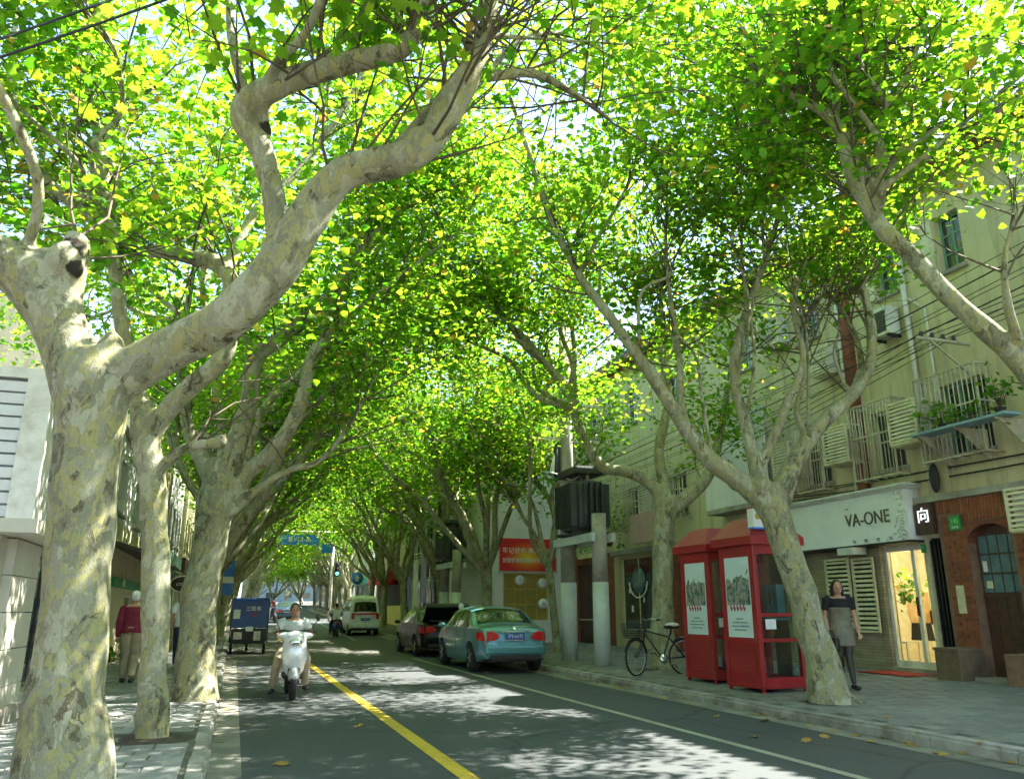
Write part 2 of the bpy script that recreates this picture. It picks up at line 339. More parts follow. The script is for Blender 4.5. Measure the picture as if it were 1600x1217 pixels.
# ------------------------------------------------------------------ ground, road, pavements
rng = random.Random(11)
def strip(x0, x1, y0, y1, zoff, step=2.0, nx=2, follow=True):
    mb = MB(); ys = np.arange(y0, y1 + 0.01, step); vs = []; 
    for y in ys:
        for k in range(nx + 1):
            x = x0 + (x1 - x0) * k / nx; vs.append((x + bend(y), y, zoff(x, y)))
    w = nx + 1
    mb.add(vs, [(i * w + k, i * w + k + 1, (i + 1) * w + k + 1, (i + 1) * w + k) for i in range(len(ys) - 1) for k in range(nx)])
    return mb
g = MB(); vs = []; ys = list(range(-60, 40, 20)) + list(range(40, 700, 30))
for y in ys:
    for x in (-400, -60, -8, 20, 60, 400): vs.append((x, y, rise(max(y, 0)) - 0.03))
g.add(vs, [(i * 6 + k, i * 6 + k + 1, i * 6 + 7 + k, i * 6 + 6 + k) for i in range(len(ys) - 1) for k in range(5)])
struct('ground', g, 'bed', fix=False)
struct('road', strip(KL, KR, -14, 330, lambda x, y: rise(y), nx=4), 'asphalt', fix=False)
# worn patches and markings
ml = strip(1.90, 2.06, -14, 46, lambda x, y: rise(y) + 0.005, nx=1); struct('yellow_centre_line', ml, 'yellow_line', fix=False)
ml = strip(5.03, 5.14, -14, 60, lambda x, y: rise(y) + 0.005, nx=1); struct('white_lane_line', ml, 'white_line', fix=False)
ml = strip(0.95, 1.05, 38, 60, lambda x, y: rise(y) + 0.005, nx=1); struct('white_lane_line', ml, 'white_line', fix=False)
struct('gutter', strip(KR - 0.34, KR, -14, 120, lambda x, y: rise(y) + 0.004, nx=1), 'gutter', fix=False)
struct('gutter', strip(KL, KL + 0.28, -14, 120, lambda x, y: rise(y) + 0.004, nx=1), 'gutter', fix=False)
pr = struct('pavement_right', strip(KR + 0.2, 14.5, -14, 330, lambda x, y: pave_z(x, y) - 0.012, nx=4), 'bed', fix=False)
pl = struct('pavement_left', strip(-9.0, KL - 0.15, -14, 330, lambda x, y: pave_z(x, y) - 0.012, nx=3), 'bed', fix=False)

# kerb stones, one by one where they can be told apart
def kerb(name, x0, x1, roundx):
    root = tag(link(name, None), kind='structure')
    L = 0.99; base = MB(); bm = bmesh.new(); bmesh.ops.create_cube(bm, size=1)
    for v in bm.verts: v.co = Vector((v.co.x * (x1 - x0), v.co.y * L, v.co.z * 0.26))
    ed = [e for e in bm.edges if all(v.co.z > 0 for v in e.verts) and all(v.co.x * roundx > 0 for v in e.verts)]
    bmesh.ops.bevel(bm, geom=ed, offset=0.035, segments=3, affect='EDGES')
    me = bpy.data.meshes.new('kerb_stone'); bm.to_mesh(me); bm.free(); me.materials.append(M['kerb'])
    far = MB(); r = random.Random(5)
    for i in range(-6, 120):
        y = i * 1.0 + 0.5; c = ((x0 + x1) / 2 + bend(y) + r.uniform(-.006, .006), y, rise(y) + PAVE - 0.13 + r.uniform(-.006, .006))
        if 2 <= y < 48:
            o = link('kerb_stone', me, root); o.location = c; o.rotation_euler = (math.atan((rise(y + .5) - rise(y - .5))), r.uniform(-.012, .012), r.uniform(-.004, .004))
        else: far.box(c, (x1 - x0, 0.99, 0.26))
    tag(far.build('distant_kerb', 'kerb', root), kind='stuff')
kerb('kerb_right', KR, KR + 0.2, -1); kerb('kerb_left', KL - 0.15, KL, 1)

# paving slabs: real pieces; the nearest are objects of their own
def slab_mesh(sx, sy, m):
    bm = bmesh.new(); bmesh.ops.create_cube(bm, size=1)
    for v in bm.verts: v.co = Vector((v.co.x * sx, v.co.y * sy, v.co.z * 0.05))
    bmesh.ops.bevel(bm, geom=[e for e in bm.edges if all(v.co.z > 0 for v in e.verts)], offset=0.006, segments=1, affect='EDGES')
    me = bpy.data.meshes.new('paving_slab'); bm.to_mesh(me); bm.free(); me.materials.append(M[m]); return me
def paving(root, x0, x1, y0, y1, s, m, near_key, seed, holes=()):
    r = random.Random(seed); me = slab_mesh(s - 0.014, s - 0.014, m + '_single'); cells = []
    nx = int((x1 - x0) / s)
    for j in range(int((y1 - y0) / s)):
        y = y0 + (j + 0.5) * s
        for i in range(nx):
            x = x0 + (i + 0.5) * s + (s / 2 if j % 2 and i < nx - 1 else 0)
            if any(abs(x - hx) < hr and abs(y - hy) < hr for hx, hy, hr in holes): continue
            cells.append((x, y))
    cells.sort(key=near_key); rest = MB()
    for k, (x, y) in enumerate(cells):
        z = pave_z(x, y) - 0.025 + r.uniform(-0.004, 0.003); sl = math.atan2(pave_z(x + .5, y) - pave_z(x - .5, y), 1.0) if x > KR + 0.6 else 0.0
        if k < 280:
            o = link('paving_slab', me, root); o.location = (x + bend(y), y, z); o.rotation_euler = (r.uniform(-.008, .008), -sl + r.uniform(-.008, .008), 0)
        else: rest.box((x + bend(y), y, z), (s - .014, s - .014, 0.05), rot=Euler((r.uniform(-.006, .006), -sl + r.uniform(-.006, .006), 0)).to_matrix())
    tag(rest.build('distant_paving_slab', m, root), kind='stuff')
RT = [(7.85, 9.65), (8.45, 15.9), (8.0, 26.4)]; LT = [(-0.97, 6.55), (-0.67, 9.35), (-0.46, 13.07)]
paving(pr, KR + 0.2, FACE + 0.0, 4.0, 34.0, 0.30, 'slab', lambda c: abs(c[0] - 9.5) * 0.5 + c[1], 3, [(x, y, 0.3) for x, y in RT])
paving(pl, -4.2, KL - 0.16, 5.0, 34.0, 0.30, 'slab_l', lambda c: abs(c[0] + 0.7) * 0.5 + c[1], 4, [(x, y, 0.3) for x, y in LT])
for x, y in RT + LT:
    mb = MB(); vs = [(x, y, pave_z(x, y) + 0.02)]; n = 18
    for k in range(n): a = 2 * PI * k / n; vs.append((x + math.cos(a) * 0.44, y + math.sin(a) * 0.44, pave_z(x, y) - 0.014))
    mb.add(vs, [(0, 1 + k, 1 + (k + 1) % n) for k in range(n)]); struct('tree_pit_soil', mb, 'soil')

# ------------------------------------------------------------------ plane trees
def catmull(P, R, sub=6):
    out = []; rr = []; n = len(P)
    for i in range(n - 1):
        p0, p1, p2, p3 = P[max(i - 1, 0)], P[i], P[i + 1], P[min(i + 2, n - 1)]
        for k in range(sub):
            t = k / sub; out.append(0.5 * ((2 * p1) + (p2 - p0) * t + (2 * p0 - 5 * p1 + 4 * p2 - p3) * t * t + (3 * p1 - p0 - 3 * p2 + p3) * t ** 3)); rr.append(R[i] + (R[i + 1] - R[i]) * t)
    out.append(P[-1]); rr.append(R[-1]); return out, rr
LEAF_NEAR = np.array([(0, -.28, -.04), (.26, -.40, .02), (.30, -.16, .03), (.56, -.02, -.05), (.34, .12, .03), (.36, .36, -.03), (.14, .30, .02), (0, .60, -.08), (-.14, .30, .02), (-.36, .36, -.03), (-.34, .12, .03), (-.56, -.02, -.05), (-.30, -.16, .03), (-.26, -.40, .02)], np.float32)
LEAF_NEAR_F = [(0, 1, 2), (2, 3, 4), (4, 5, 6), (6, 7, 8), (8, 9, 10), (10, 11, 12), (12, 13, 0), (0, 2, 4), (0, 4, 6), (0, 6, 8), (0, 8, 10), (0, 10, 12)]
LEAF_MID = np.array([(0, -.36, .0), (.50, -.12, -.05), (.26, .26, .03), (0, .58, -.07), (-.26, .26, .03), (-.50, -.12, -.05)], np.float32)
LEAF_MID_F = [(0, 1, 2), (0, 2, 4), (2, 3, 4), (0, 4, 5)]
LEAF_FAR = np.array([(0, -.42, 0), (.42, 0, -.05), (0, .52, 0), (-.42, 0, -.05)], np.float32)
LEAF_FAR_F = [(0, 1, 2), (0, 2, 3)]
def rot_mats(n, R, tilt):
    yaw = R.uniform(0, 2 * PI, n); ax = R.uniform(0, 2 * PI, n); ti = np.abs(R.normal(0, tilt, n)).clip(0, 1.5)
    cz, sz = np.cos(yaw), np.sin(yaw); Z = np.zeros((n, 3, 3)); Z[:, 0, 0] = cz; Z[:, 0, 1] = -sz; Z[:, 1, 0] = sz; Z[:, 1, 1] = cz; Z[:, 2, 2] = 1
    kx, ky = np.cos(ax), np.sin(ax); c, s = np.cos(ti), np.sin(ti); v = 1 - c
    T = np.zeros((n, 3, 3)); T[:, 0, 0] = c + kx * kx * v; T[:, 0, 1] = kx * ky * v; T[:, 0, 2] = ky * s
    T[:, 1, 0] = kx * ky * v; T[:, 1, 1] = c + ky * ky * v; T[:, 1, 2] = -kx * s; T[:, 2, 0] = -ky * s; T[:, 2, 1] = kx * s; T[:, 2, 2] = c
    return T @ Z
def leaves_mesh(P, size, seed, tpl, tplf, tilt=0.75):
    R = np.random.default_rng(seed); n = len(P); k = len(tpl)
    RM = rot_mats(n, R, tilt); S = size * R.uniform(0.65, 1.2, n)
    V = np.einsum('nij,kj->nki', RM, tpl) * S[:, None, None] + np.asarray(P)[:, None, :]
    me = bpy.data.meshes.new('leaves'); nf = len(tplf)
    me.vertices.add(n * k); me.vertices.foreach_set('co', V.astype(np.float32).ravel())
    F = (np.array(tplf)[None] + (np.arange(n) * k)[:, None, None]).astype(np.int32)
    me.loops.add(n * nf * 3); me.loops.foreach_set('vertex_index', F.ravel())
    me.polygons.add(n * nf); me.polygons.foreach_set('loop_start', (np.arange(n * nf) * 3).astype(np.int32))
    me.update(calc_edges=True); me.validate(); me.materials.append(M['leaf']); return me
leaf_single = None
def in_view(P):
    v = np.asarray(P) - np.array(_O); w = v @ np.array(_AX); px = 800 + FPX * (v @ np.array(_R)) / w; py = 608.5 - FPX * (v @ np.array(_CU)) / w
    return (w > 0.5) & (px > 0) & (px < 1600) & (py > 0) & (py < 1217), w

def plane_tree(label, limbs, seed, knobs=(), voxel=0.0, detail=2, crown=None, nleaf=9000, leafsize=0.17, group='plane trees lining the street', singles=0, base=None, holes=-0.30, scars=(), ld=None):
    """limbs: list of (points, radii) - the first is the trunk.  crown(p)->True where leaves may grow."""
    R = random.Random(seed); NR = np.random.default_rng(seed)
    root = thing('plane_tree', label, 'tree', base or limbs[0][0][0], 0, group); B = Vector(root.location)
    sm = []; tr = MB()
    for P, r in limbs:
        P = [Vector(p) for p in P]; Q, q = catmull(P, r, 6 if detail > 1 else 3)
        if detail > 1:
            for i in range(1, len(Q) - 1):
                n3 = noise.noise_vector(Q[i] * 2.3 + Vector((seed, 0, 0))); Q[i] = Q[i] + n3 * q[i] * 0.17; q[i] *= 1 + 0.10 * noise.noise(Q[i] * 3.1 + Vector((0, seed, 0)))
        sm.append((Q, q)); tr.tube([p - B for p in Q], q, 14 if detail > 1 else (9 if detail == 1 else 6))
    for p, r in knobs: tr.ell(Vector(p) - B, (r, r, r * 1.15), 10, 7)
    if voxel:
        for p, r in scars: tr.ell(Vector(p) - B, (r, r, r * 1.2), 10, 7)
        me = remesh(tr, voxel, 3, 0.5); me.materials.append(M['bark'])
        if scars:
            co = np.zeros(len(me.vertices) * 3, np.float32); me.vertices.foreach_get('co', co); co = co.reshape(-1, 3) + np.array(B); val = np.zeros(len(co), np.float32)
            for p, r in scars: val = np.maximum(val, np.clip(1.7 - np.linalg.norm(co - np.array(p), axis=1) / r, 0, 1))
            at = me.attributes.new('knot', 'FLOAT', 'POINT'); at.data.foreach_set('value', val)
        link('trunk', me, root)
    else: tr.build('trunk', 'bark', root)
    # twigs and leaves
    tw = MB(); centres = []
    for li, (Q, q) in enumerate(sm):
        if li == 0 and len(sm) > 1: continue
        L = len(Q)
        for i in range(int(L * 0.38), L):
            cnt = 2 if i > L * 0.6 else 1
            if detail < 2: cnt = 3
            for _ in range(cnt):
                if R.random() < 0.25: continue
                t = (Q[min(i + 1, L - 1)] - Q[i - 1]).normalized()
                d = (t * 0.5 + Vector((R.gauss(0, .75), R.gauss(0, .75), R.gauss(0.25, .55)))).normalized(); ln = R.uniform(0.9, 2.3)
                a = Q[i]; pts = [a]; dd = d.copy()
                for s in range(4):
                    dd = (dd + Vector((R.gauss(0, .22), R.gauss(0, .22), R.gauss(0.06, .18)))).normalized(); pts.append(pts[-1] + dd * ln / 4)
                if crown and not (crown(pts[4]) or crown(pts[3])): continue
                r0 = min(q[i] * 0.5, 0.016)
                if detail: tw.tube([p - B for p in pts], [r0, r0 * .8, r0 * .6, r0 * .42, r0 * .25], 4 if detail > 1 else 3, False)
                for p in pts[2:]: centres.append((p, 0.55))
                for _2 in range(3 if detail > 1 else 2):
                    j = R.randint(1, 4); e = (dd + Vector((R.gauss(0, .9), R.gauss(0, .9), R.gauss(0, .6)))).normalized() * R.uniform(.4, 1.0)
                    if detail > 1: tw.tube([pts[j] - B, pts[j] + e * .5 + Vector((0, 0, .03)) - B, pts[j] + e - B], [r0 * .45, r0 * .3, r0 * .15], 3, False)
                    centres.append((pts[j] + e * .6, 0.45)); centres.append((pts[j] + e, 0.5))
    if crown:
        centres = [c for c in centres if crown(c[0])]
    if tw.v: tag(tw.build('twigs', 'twig', root, False), kind='stuff')
    if centres and nleaf:
        idx = NR.integers(0, len(centres), nleaf); C = np.array([tuple(c[0]) for c in centres]); S = np.array([c[1] for c in centres])
        P = C[idx] + NR.normal(0, 1, (nleaf, 3)) * S[idx][:, None] * np.array([0.62, 0.62, 0.45])
        if crown: P = np.array([p for p in P if crown(Vector(p)) and noise.noise(Vector(p) * 1.7 + Vector((seed * 1.3, 0, 5))) > holes])
        if len(P) == 0: return root
        tpl, tf = ((LEAF_FAR, LEAF_FAR_F), (LEAF_MID, LEAF_MID_F), (LEAF_NEAR, LEAF_NEAR_F))[detail if ld is None else ld]
        pick = np.array([], int)
        if singles:
            ok, w = in_view(P); d = np.where(ok, w, 1e9); pick = np.argsort(d)[:singles]
        keep = np.ones(len(P), bool); keep[pick] = False
        cr = link('crown', leaves_mesh(P[keep] - np.array(B), leafsize, seed, tpl, tf), root); cr['kind'] = 'stuff'
        if len(pick):
            global leaf_single
            if leaf_single is None:
                leaf_single = leaves_mesh(np.zeros((1, 3)), 1.0, 1, LEAF_NEAR, LEAF_NEAR_F, 0.0); leaf_single.materials.clear(); leaf_single.materials.append(M['leaf_single'])
            for p in P[pick]:
                o = link('leaf', leaf_single, root); o.location = Vector(p) - B
                s = leafsize * R.uniform(.7, 1.2); o.scale = (s, s, s); o.rotation_euler = (R.gauss(0, .6), R.gauss(0, .6), R.uniform(0, 6.28))
    return root
def px(D, *pts):  # limb given as (photo x, photo y, depth offset)
    return [at_d(p[0], p[1], D + (p[2] if len(p) > 2 else 0)) for p in pts]
def limb(start, tip, r0, r1, R, n=5, sag=0.6):
    """a knobbly arching limb from start to tip"""
    a = Vector(start); b = Vector(tip); P = []; q = []
    for i in range(n + 1):
        t = i / n; p = a.lerp(b, t); p.z += math.sin(t * PI) * sag * R.uniform(0.3, 1.0)
        if 0 < i < n: p += Vector((R.gauss(0, .16), R.gauss(0, .16), R.gauss(0, .12)))
        P.append(p); q.append(r0 + (r1 - r0) * t)
    return P, q
def vase(x, y, R, road, h0=None, r0=0.2, top=9.5, nl=5, reach=4.6):
    """trunk and limbs of a pollarded plane tree; road = +1 when the street lies towards +X"""
    x += bend(y); z0 = pave_z(x - bend(y), y) - 0.1; h0 = h0 or R.uniform(2.3, 3.1); lean = R.uniform(-0.1, 0.45) * road
    f = Vector((x + lean, y + R.gauss(0, .15), z0 + h0)); out = []
    out.append(([Vector((x, y, z0)), Vector((x + lean * .2, y, z0 + .5)), Vector((x + lean * .6, y, z0 + h0 * .6)), f, f + Vector((0, 0, .25))], [r0 * 1.35, r0 * 1.05, r0 * .95, r0 * 1.0, r0 * .6]))
    for k in range(nl):
        a = 2 * PI * (k + R.uniform(-.25, .25)) / nl; rr = R.uniform(.55, 1.0) * reach
        tip = Vector((f.x + math.cos(a) * rr * .8 + road * rr * .38, f.y + math.sin(a) * rr * .85, z0 + R.uniform(.72, 1.0) * top))
        P, q = limb(f - Vector((0, 0, .15)), tip, r0 * R.uniform(.5, .68), .035, R, 6, 0.5); out.append((P, q))
        for _ in range(2):
            j = R.randint(2, 4); t2 = P[j] + Vector((R.gauss(0, 1.5) + road * .5, R.gauss(0, 1.5), R.uniform(1.0, 2.8)))
            out.append(limb(P[j], t2, q[j] * .7, .025, R, 4, 0.25))
    return out
# ---- left row, nearest three: limbs as in the photograph
D1 = 5.9
L1 = [(px(D1, (74, 1330), (86, 1240), (102, 1120), (118, 960), (128, 800), (139, 680), (150, 600), (150, 540)), [.42, .36, .27, .235, .23, .245, .26, .18]),
      (px(D1, (150, 610), (205, 582), (270, 545), (345, 505, -.1), (410, 450, -.15), (455, 385, -.2), (495, 315, -.2), (550, 268, -.25), (640, 243, -.3), (690, 195, -.3), (728, 125, -.3), (757, 55, -.3), (775, -50, -.2)), [.20, .185, .172, .165, .17, .165, .15, .135, .13, .12, .10, .075, .05]),
      (px(D1, (445, 400, -.15), (432, 340, -.1), (424, 285, -.1), (408, 232, -.1), (384, 190, -.1), (392, 158, -.2), (450, 128, -.3), (540, 100, -.4), (620, 78, -.5), (652, 40, -.5), (668, -40, -.5)), [.12, .10, .092, .105, .12, .12, .10, .095, .09, .07, .05]),
      (px(D1, (140, 640), (105, 545), (75, 470), (30, 420, -.1), (-40, 385, -.2), (-140, 330, -.2), (-260, 200, -.2)), [.2, .21, .21, .20, .18, .14, .07]),
      (px(D1, (100, 480), (118, 400), (122, 372)), [.14, .11, .09]),
      (px(D1, (757, 55, -.3), (830, 60, .1), (930, 66, .5), (1070, 72, .9)), [.035, .022, .016, .01]),
      (px(D1, (728, 118, -.3), (770, 118, 0), (850, 120, .3), (960, 190, .8)), [.06, .05, .045, .012]),
      (px(D1, (655, 225, -.3), (690, 150, -.35), (735, 90, -.4), (768, 40, -.4)), [.04, .042, .035, .025])]
R = random.Random(101)
for tip in [(-3.0, 5.0, 7.5), (0.5, 4.0, 7.0), (2.6, 5.2, 8.2), (-1.2, 8.0, 9), (3.8, 7.5, 8.6)]:
    L1.append(limb(at_d(600, 250, D1 - .25) if tip[0] > 2 else (at_d(408, 230, D1) if tip[0] > -2 else at_d(30, 420, D1)), tip, .05, .02, R, 5, .3))
D2 = 8.65
L2 = [(px(D2, (233, 1190), (239, 1140), (241, 1040), (243, 920), (241, 820), (236, 740), (226, 670), (222, 630)), [.19, .16, .142, .14, .14, .145, .155, .12]),
      (px(D2, (232, 690), (262, 640), (305, 600, -.1), (345, 560, -.2), (362, 480, -.2), (350, 420, -.2), (300, 400, -.2), (240, 395, -.2)), [.12, .11, .11, .11, .10, .10, .09, .07]),
      (px(D2, (350, 430, -.2), (400, 330, 0), (470, 260, .3), (560, 130, .6), (600, 0, .8)), [.08, .06, .05, .04, .02]),
      (px(D2, (222, 650), (196, 540), (182, 440), (172, 340), (150, 200), (120, 40)), [.12, .085, .08, .075, .06, .04]),
      (px(D2, (240, 760), (255, 728), (290, 700), (345, 690)), [.08, .065, .06, .055]),
      (px(D2, (172, 360), (90, 300), (40, 230), (20, 120), (30, -40)), [.06, .06, .06, .05, .03])]
Rl2 = random.Random(66)
for tip in ((-3.4, 8.6, 7.2), (-2.8, 10.5, 8.4), (-4.0, 11.5, 7.4), (-3.2, 9.8, 6.0), (-2.2, 7.8, 8.0)): L2.append(limb(at_d(172, 350, D2), tip, .045, .015, Rl2, 5, .3))
D3 = 12.25
L3 = [(px(D3, (296, 1120), (300, 1080), (307, 1000), (315, 920), (329, 850), (338, 790), (345, 745), (345, 720)), [.40, .33, .275, .25, .255, .27, .27, .2]),
      (px(D3, (345, 760), (370, 690), (392, 620), (398, 560), (430, 535), (480, 495), (535, 440, .3), (570, 370, .6), (590, 260, .9), (600, 120, 1.2)), [.2, .17, .15, .14, .13, .12, .10, .08, .06, .03]),
      (px(D3, (350, 790), (385, 740), (425, 705, -.2), (462, 650, -.4), (478, 600, -.5), (490, 550, -.6), (540, 500, -.4), (640, 420, 0), (740, 345, .4)), [.16, .13, .12, .11, .10, .08, .05, .04, .02]),
      (px(D3, (335, 760), (318, 720), (300, 690), (285, 600), (290, 500), (310, 380)), [.16, .13, .10, .08, .06, .03]),
      (px(D3, (360, 800), (400, 765), (450, 735), (505, 715), (560, 640), (600, 560)), [.10, .07, .055, .05, .035, .02]),
      (px(D3, (398, 560), (375, 500), (370, 420), (368, 300), (372, 180)), [.07, .05, .04, .035, .02])]
def crown_left(p): return p.z > 3.9 + 0.5 * noise.noise(p * 0.6) + 1.5 * max(0, min(1, (8.4 - p.y) / 1.2)) and not (p.x < 0.2 and p.z < 4.6 and p.y < 12) and p.y > 2.2
def gappy(f, s, th, sc=0.8):
    return lambda p: f(p) and noise.noise(p * sc + Vector((s, s * .7, 0))) > th
def knobs_px(D, *k): return [(at_d(a, b, D + d), r) for a, b, d, r in k]
plane_tree('thick mottled plane tree nearest the camera with a heavy elbowed limb', L1, 1, knobs_px(D1, (100, 405, -.1, .13), (440, 395, -.15, .17), (655, 228, -.3, .14), (75, 430, 0, .2)), 0.022, 2, gappy(crown_left, 3, -0.22), 10500, 0.125, singles=260, holes=-.12, scars=knobs_px(D1, (114, 392, -.05, .085), (118, 420, -.1, .06), (412, 205, -.09, .07), (420, 245, -.08, .05)))
plane_tree('slim plane tree with a bare sunlit side, between the two thick trunks', L2, 2, knobs_px(D2, (345, 690, 0, .075), (240, 395, -.2, .09), (235, 1120, 0, .16)), 0.022, 2, gappy(crown_left, 5, -0.26), 19000, 0.12, singles=160, ld=1, holes=-.16)
# ---- right row, nearest
DR1 = 11.65
R1 = [(px(DR1, (1312, 1125), (1298, 1090), (1282, 1030), (1262, 960), (1240, 890), (1218, 830), (1205, 790), (1198, 760)), [.40, .285, .23, .215, .21, .21, .22, .17]),
      (px(DR1, (1205, 800), (1160, 755), (1115, 725, -.1), (1085, 690, -.2), (1040, 620, -.3), (1000, 560, -.4), (950, 490, -.5), (905, 430, -.5), (860, 340, -.5), (820, 220, -.5), (785, 110, -.5), (770, 20, -.5)), [.17, .15, .13, .115, .10, .085, .075, .065, .055, .045, .035, .02]),
      (px(DR1, (1200, 790), (1180, 730), (1165, 660, .1), (1148, 600, .2), (1150, 550, .2), (1168, 480, .2), (1195, 410, .2), (1218, 320, .2), (1215, 220, .2), (1190, 100, .2)), [.14, .11, .085, .08, .075, .06, .05, .04, .035, .02]),
      (px(DR1, (1215, 790), (1235, 735), (1262, 690), (1290, 655, .1), (1330, 620, .2), (1358, 570, .3), (1362, 520, .4), (1350, 450, .5), (1342, 390, .5), (1355, 300, .5), (1360, 170, .5)), [.17, .145, .125, .11, .095, .085, .08, .06, .05, .035, .02]),
      (px(DR1, (1185, 735), (1210, 680, -.1), (1230, 630, -.2), (1255, 560, -.3), (1240, 480, -.3), (1262, 400, -.3)), [.08, .075, .065, .05, .04, .02]),
      (px(DR1, (1262, 690), (1245, 640, .2), (1258, 590, .3), (1255, 545, .3), (1280, 500, .3)), [.06, .05, .04, .03, .015]),
      (px(DR1, (1095, 705, -.2), (1065, 640, -.2), (1062, 560, -.1), (1048, 470, 0), (1040, 380, 0), (1045, 250, 0)), [.075, .06, .05, .04, .03, .02]),
      (px(DR1, (1330, 620, .2), (1345, 560, .5), (1325, 500, .7), (1290, 460, .9), (1262, 490, 1.0)), [.05, .05, .045, .04, .03]),
      (px(DR1, (905, 430, -.5), (930, 380, -.4), (985, 280, -.2), (1000, 200, 0)), [.04, .035, .03, .015])]
DR0 = 8.3
R0 = [([Vector((8.3, 4.1, .05)), Vector((8.25, 4.2, 1.0)), Vector((8.1, 4.6, 2.2)), Vector((7.95, 5.1, 3.0))], [.28, .24, .22, .2]),
      ([Vector((8.0, 4.9, 2.7))] + px(DR0, (1640, 620, -.1), (1600, 570), (1540, 515), (1480, 462, .1), (1420, 395, .2), (1370, 345, .2), (1330, 270, .2), (1305, 190, .2), (1240, 150, .2), (1170, 100, .1)), [.16, .13, .12, .115, .105, .1, .1, .085, .075, .05, .03]),
      (px(DR0, (1372, 345, .2), (1378, 300, .1), (1372, 220, .0), (1385, 165, -.1), (1355, 120, -.2), (1330, 60, -.2)), [.05, .045, .04, .045, .035, .02]),
      (px(DR0, (1385, 165, -.1), (1420, 110, -.2), (1440, 50, -.2), (1460, -40, -.2)), [.04, .035, .03, .02]),
      (px(DR0, (1600, 560), (1575, 480, -.3), (1570, 400, -.4), (1590, 330, -.5)), [.06, .05, .03, .02]),
      (px(DR0, (1305, 190, .2), (1310, 120, .3), (1290, 40, .5)), [.045, .04, .02]),
      ([Vector((8.0, 4.9, 2.7)), Vector((8.6, 3.6, 4.6)), Vector((8.8, 2.8, 7.0))], [.12, .09, .03]),
      ([Vector((7.95, 5.0, 2.9)), Vector((6.6, 3.8, 5.0)), Vector((5.2, 3.6, 7.0)), Vector((4.2, 4.2, 8.2))], [.13, .1, .06, .03])]
Rx = random.Random(55)
for a, tip in ((1218, (6.4, 8.0, 9.0)), (1218, (8.6, 8.4, 9.3)), (1215, (5.2, 9.2, 9.6)), (1215, (9.0, 11.2, 9.4)), (1215, (6.9, 10.4, 9.8)), (1218, (9.6, 9.8, 8.4)), (1218, (9.5, 12.6, 8.6)), (1215, (8.2, 12.5, 9.4))): R1.append(limb(at_d(a, 300, DR1 + .2), tip, .05, .02, Rx, 5, .3))
for tip in ((6.3, 6.6, 8.7), (8.4, 6.6, 9.0), (7.2, 8.0, 8.6), (5.4, 6.0, 8.9), (9.2, 5.5, 8.0), (9.1, 7.6, 8.3), (9.3, 9.0, 8.7)): R0.append(limb(at_d(1372, 300, DR0 + .1), tip, .045, .02, Rx, 5, .3))
for k in range(11):
    a, b, d = [(1150, 600, .2), (1168, 480, .2), (1262, 690, 0), (1330, 620, .2), (1040, 620, -.3), (1000, 560, -.4), (1358, 560, .3), (1165, 660, .1), (950, 490, -.5), (1115, 725, -.1), (1195, 410, .2)][k]; st = at_d(a, b, DR1 + d)
    R1.append(limb(st, (st.x + Rx.uniform(-.9, .9), st.y + Rx.uniform(-1.0, 1.6), st.z + Rx.uniform(2.2, 4.2)), .034, .012, Rx, 5, .15))
DR2 = 17.9
R2 = [(px(DR2, (1040, 1075), (1038, 1040), (1036, 960), (1035, 880), (1037, 820), (1045, 785), (1048, 770)), [.36, .30, .235, .225, .23, .24, .18]),
      (px(DR2, (1040, 800), (1022, 760), (985, 738, -.2), (940, 728, -.4), (905, 668, -.6), (888, 612, -.8), (850, 565, -1), (815, 535, -1.2), (760, 440, -1.4), (720, 300, -1.6)), [.18, .15, .13, .12, .11, .10, .08, .07, .05, .03]),
      (px(DR2, (1052, 795), (1085, 765), (1110, 735, .3), (1130, 650, .6), (1150, 520, .9)), [.18, .16, .13, .09, .04]),
      (px(DR2, (1042, 780), (1030, 700), (1045, 620), (1030, 520), (1040, 400)), [.14, .12, .1, .07, .03]),
      (px(DR2, (888, 612, -.8), (898, 560, -.7), (892, 480, -.5), (905, 380, -.4), (900, 280, -.2)), [.07, .06, .055, .04, .02])]
for tip in ((3.2, 17.5, 8.2), (4.2, 20.5, 9.5), (2.4, 15.2, 9.4), (5.5, 14.5, 9.8), (6.5, 19.5, 10.2)): R2.append(limb(at_d(900, 640, DR2 - .7), tip, .07, .02, Rx, 6, .4))
for tip in ((2.2, 15.0, 8.0), (3.4, 12.6, 9.0), (2.8, 17.5, 9.6), (1.2, 11.2, 9.2), (-3.0, 14.5, 7.6), (-3.6, 16.5, 6.6)): L3.append(limb(at_d(535 if tip[0] > 0 else 290, 440 if tip[0] > 0 else 500, D3 + .3), tip, .06, .02, Rx, 5, .35))
def crown_r0(p): return p.z > 5.9 + 0.9 * noise.noise(p * .8) and p.y > 2.0 and p.x < 9.6
def crown_r1(p): return (p.z > 6.3 + .8 * noise.noise(p * .9) or (p.x < 8.2 and p.z > 4.8 + .8 * noise.noise(p * .8) and p.y > 9.2)) and p.x < 10.4
def crown_r2(p): return p.z > 4.5 + .6 * noise.noise(p * .7) and p.x < 11.2
plane_tree('stout plane tree forking low beside the left kerb, third trunk from camera', L3, 3, knobs_px(D3, (325, 692, 0, .1), (318, 685, 0, .1), (345, 760, 0, .28)), 0.026, 2, gappy(lambda p: p.z > 4.0 and p.y > 6, 7, -0.3), 32000, 0.116, ld=1, holes=-.2, scars=knobs_px(D3, (318, 692, -.02, .09)))
plane_tree('plane tree at the right edge, its long limb reaching in over the wires', R0, 4, (), 0.024, 2, gappy(crown_r0, 9, -.26), 17500, 0.118, singles=120, ld=1, holes=-.16)
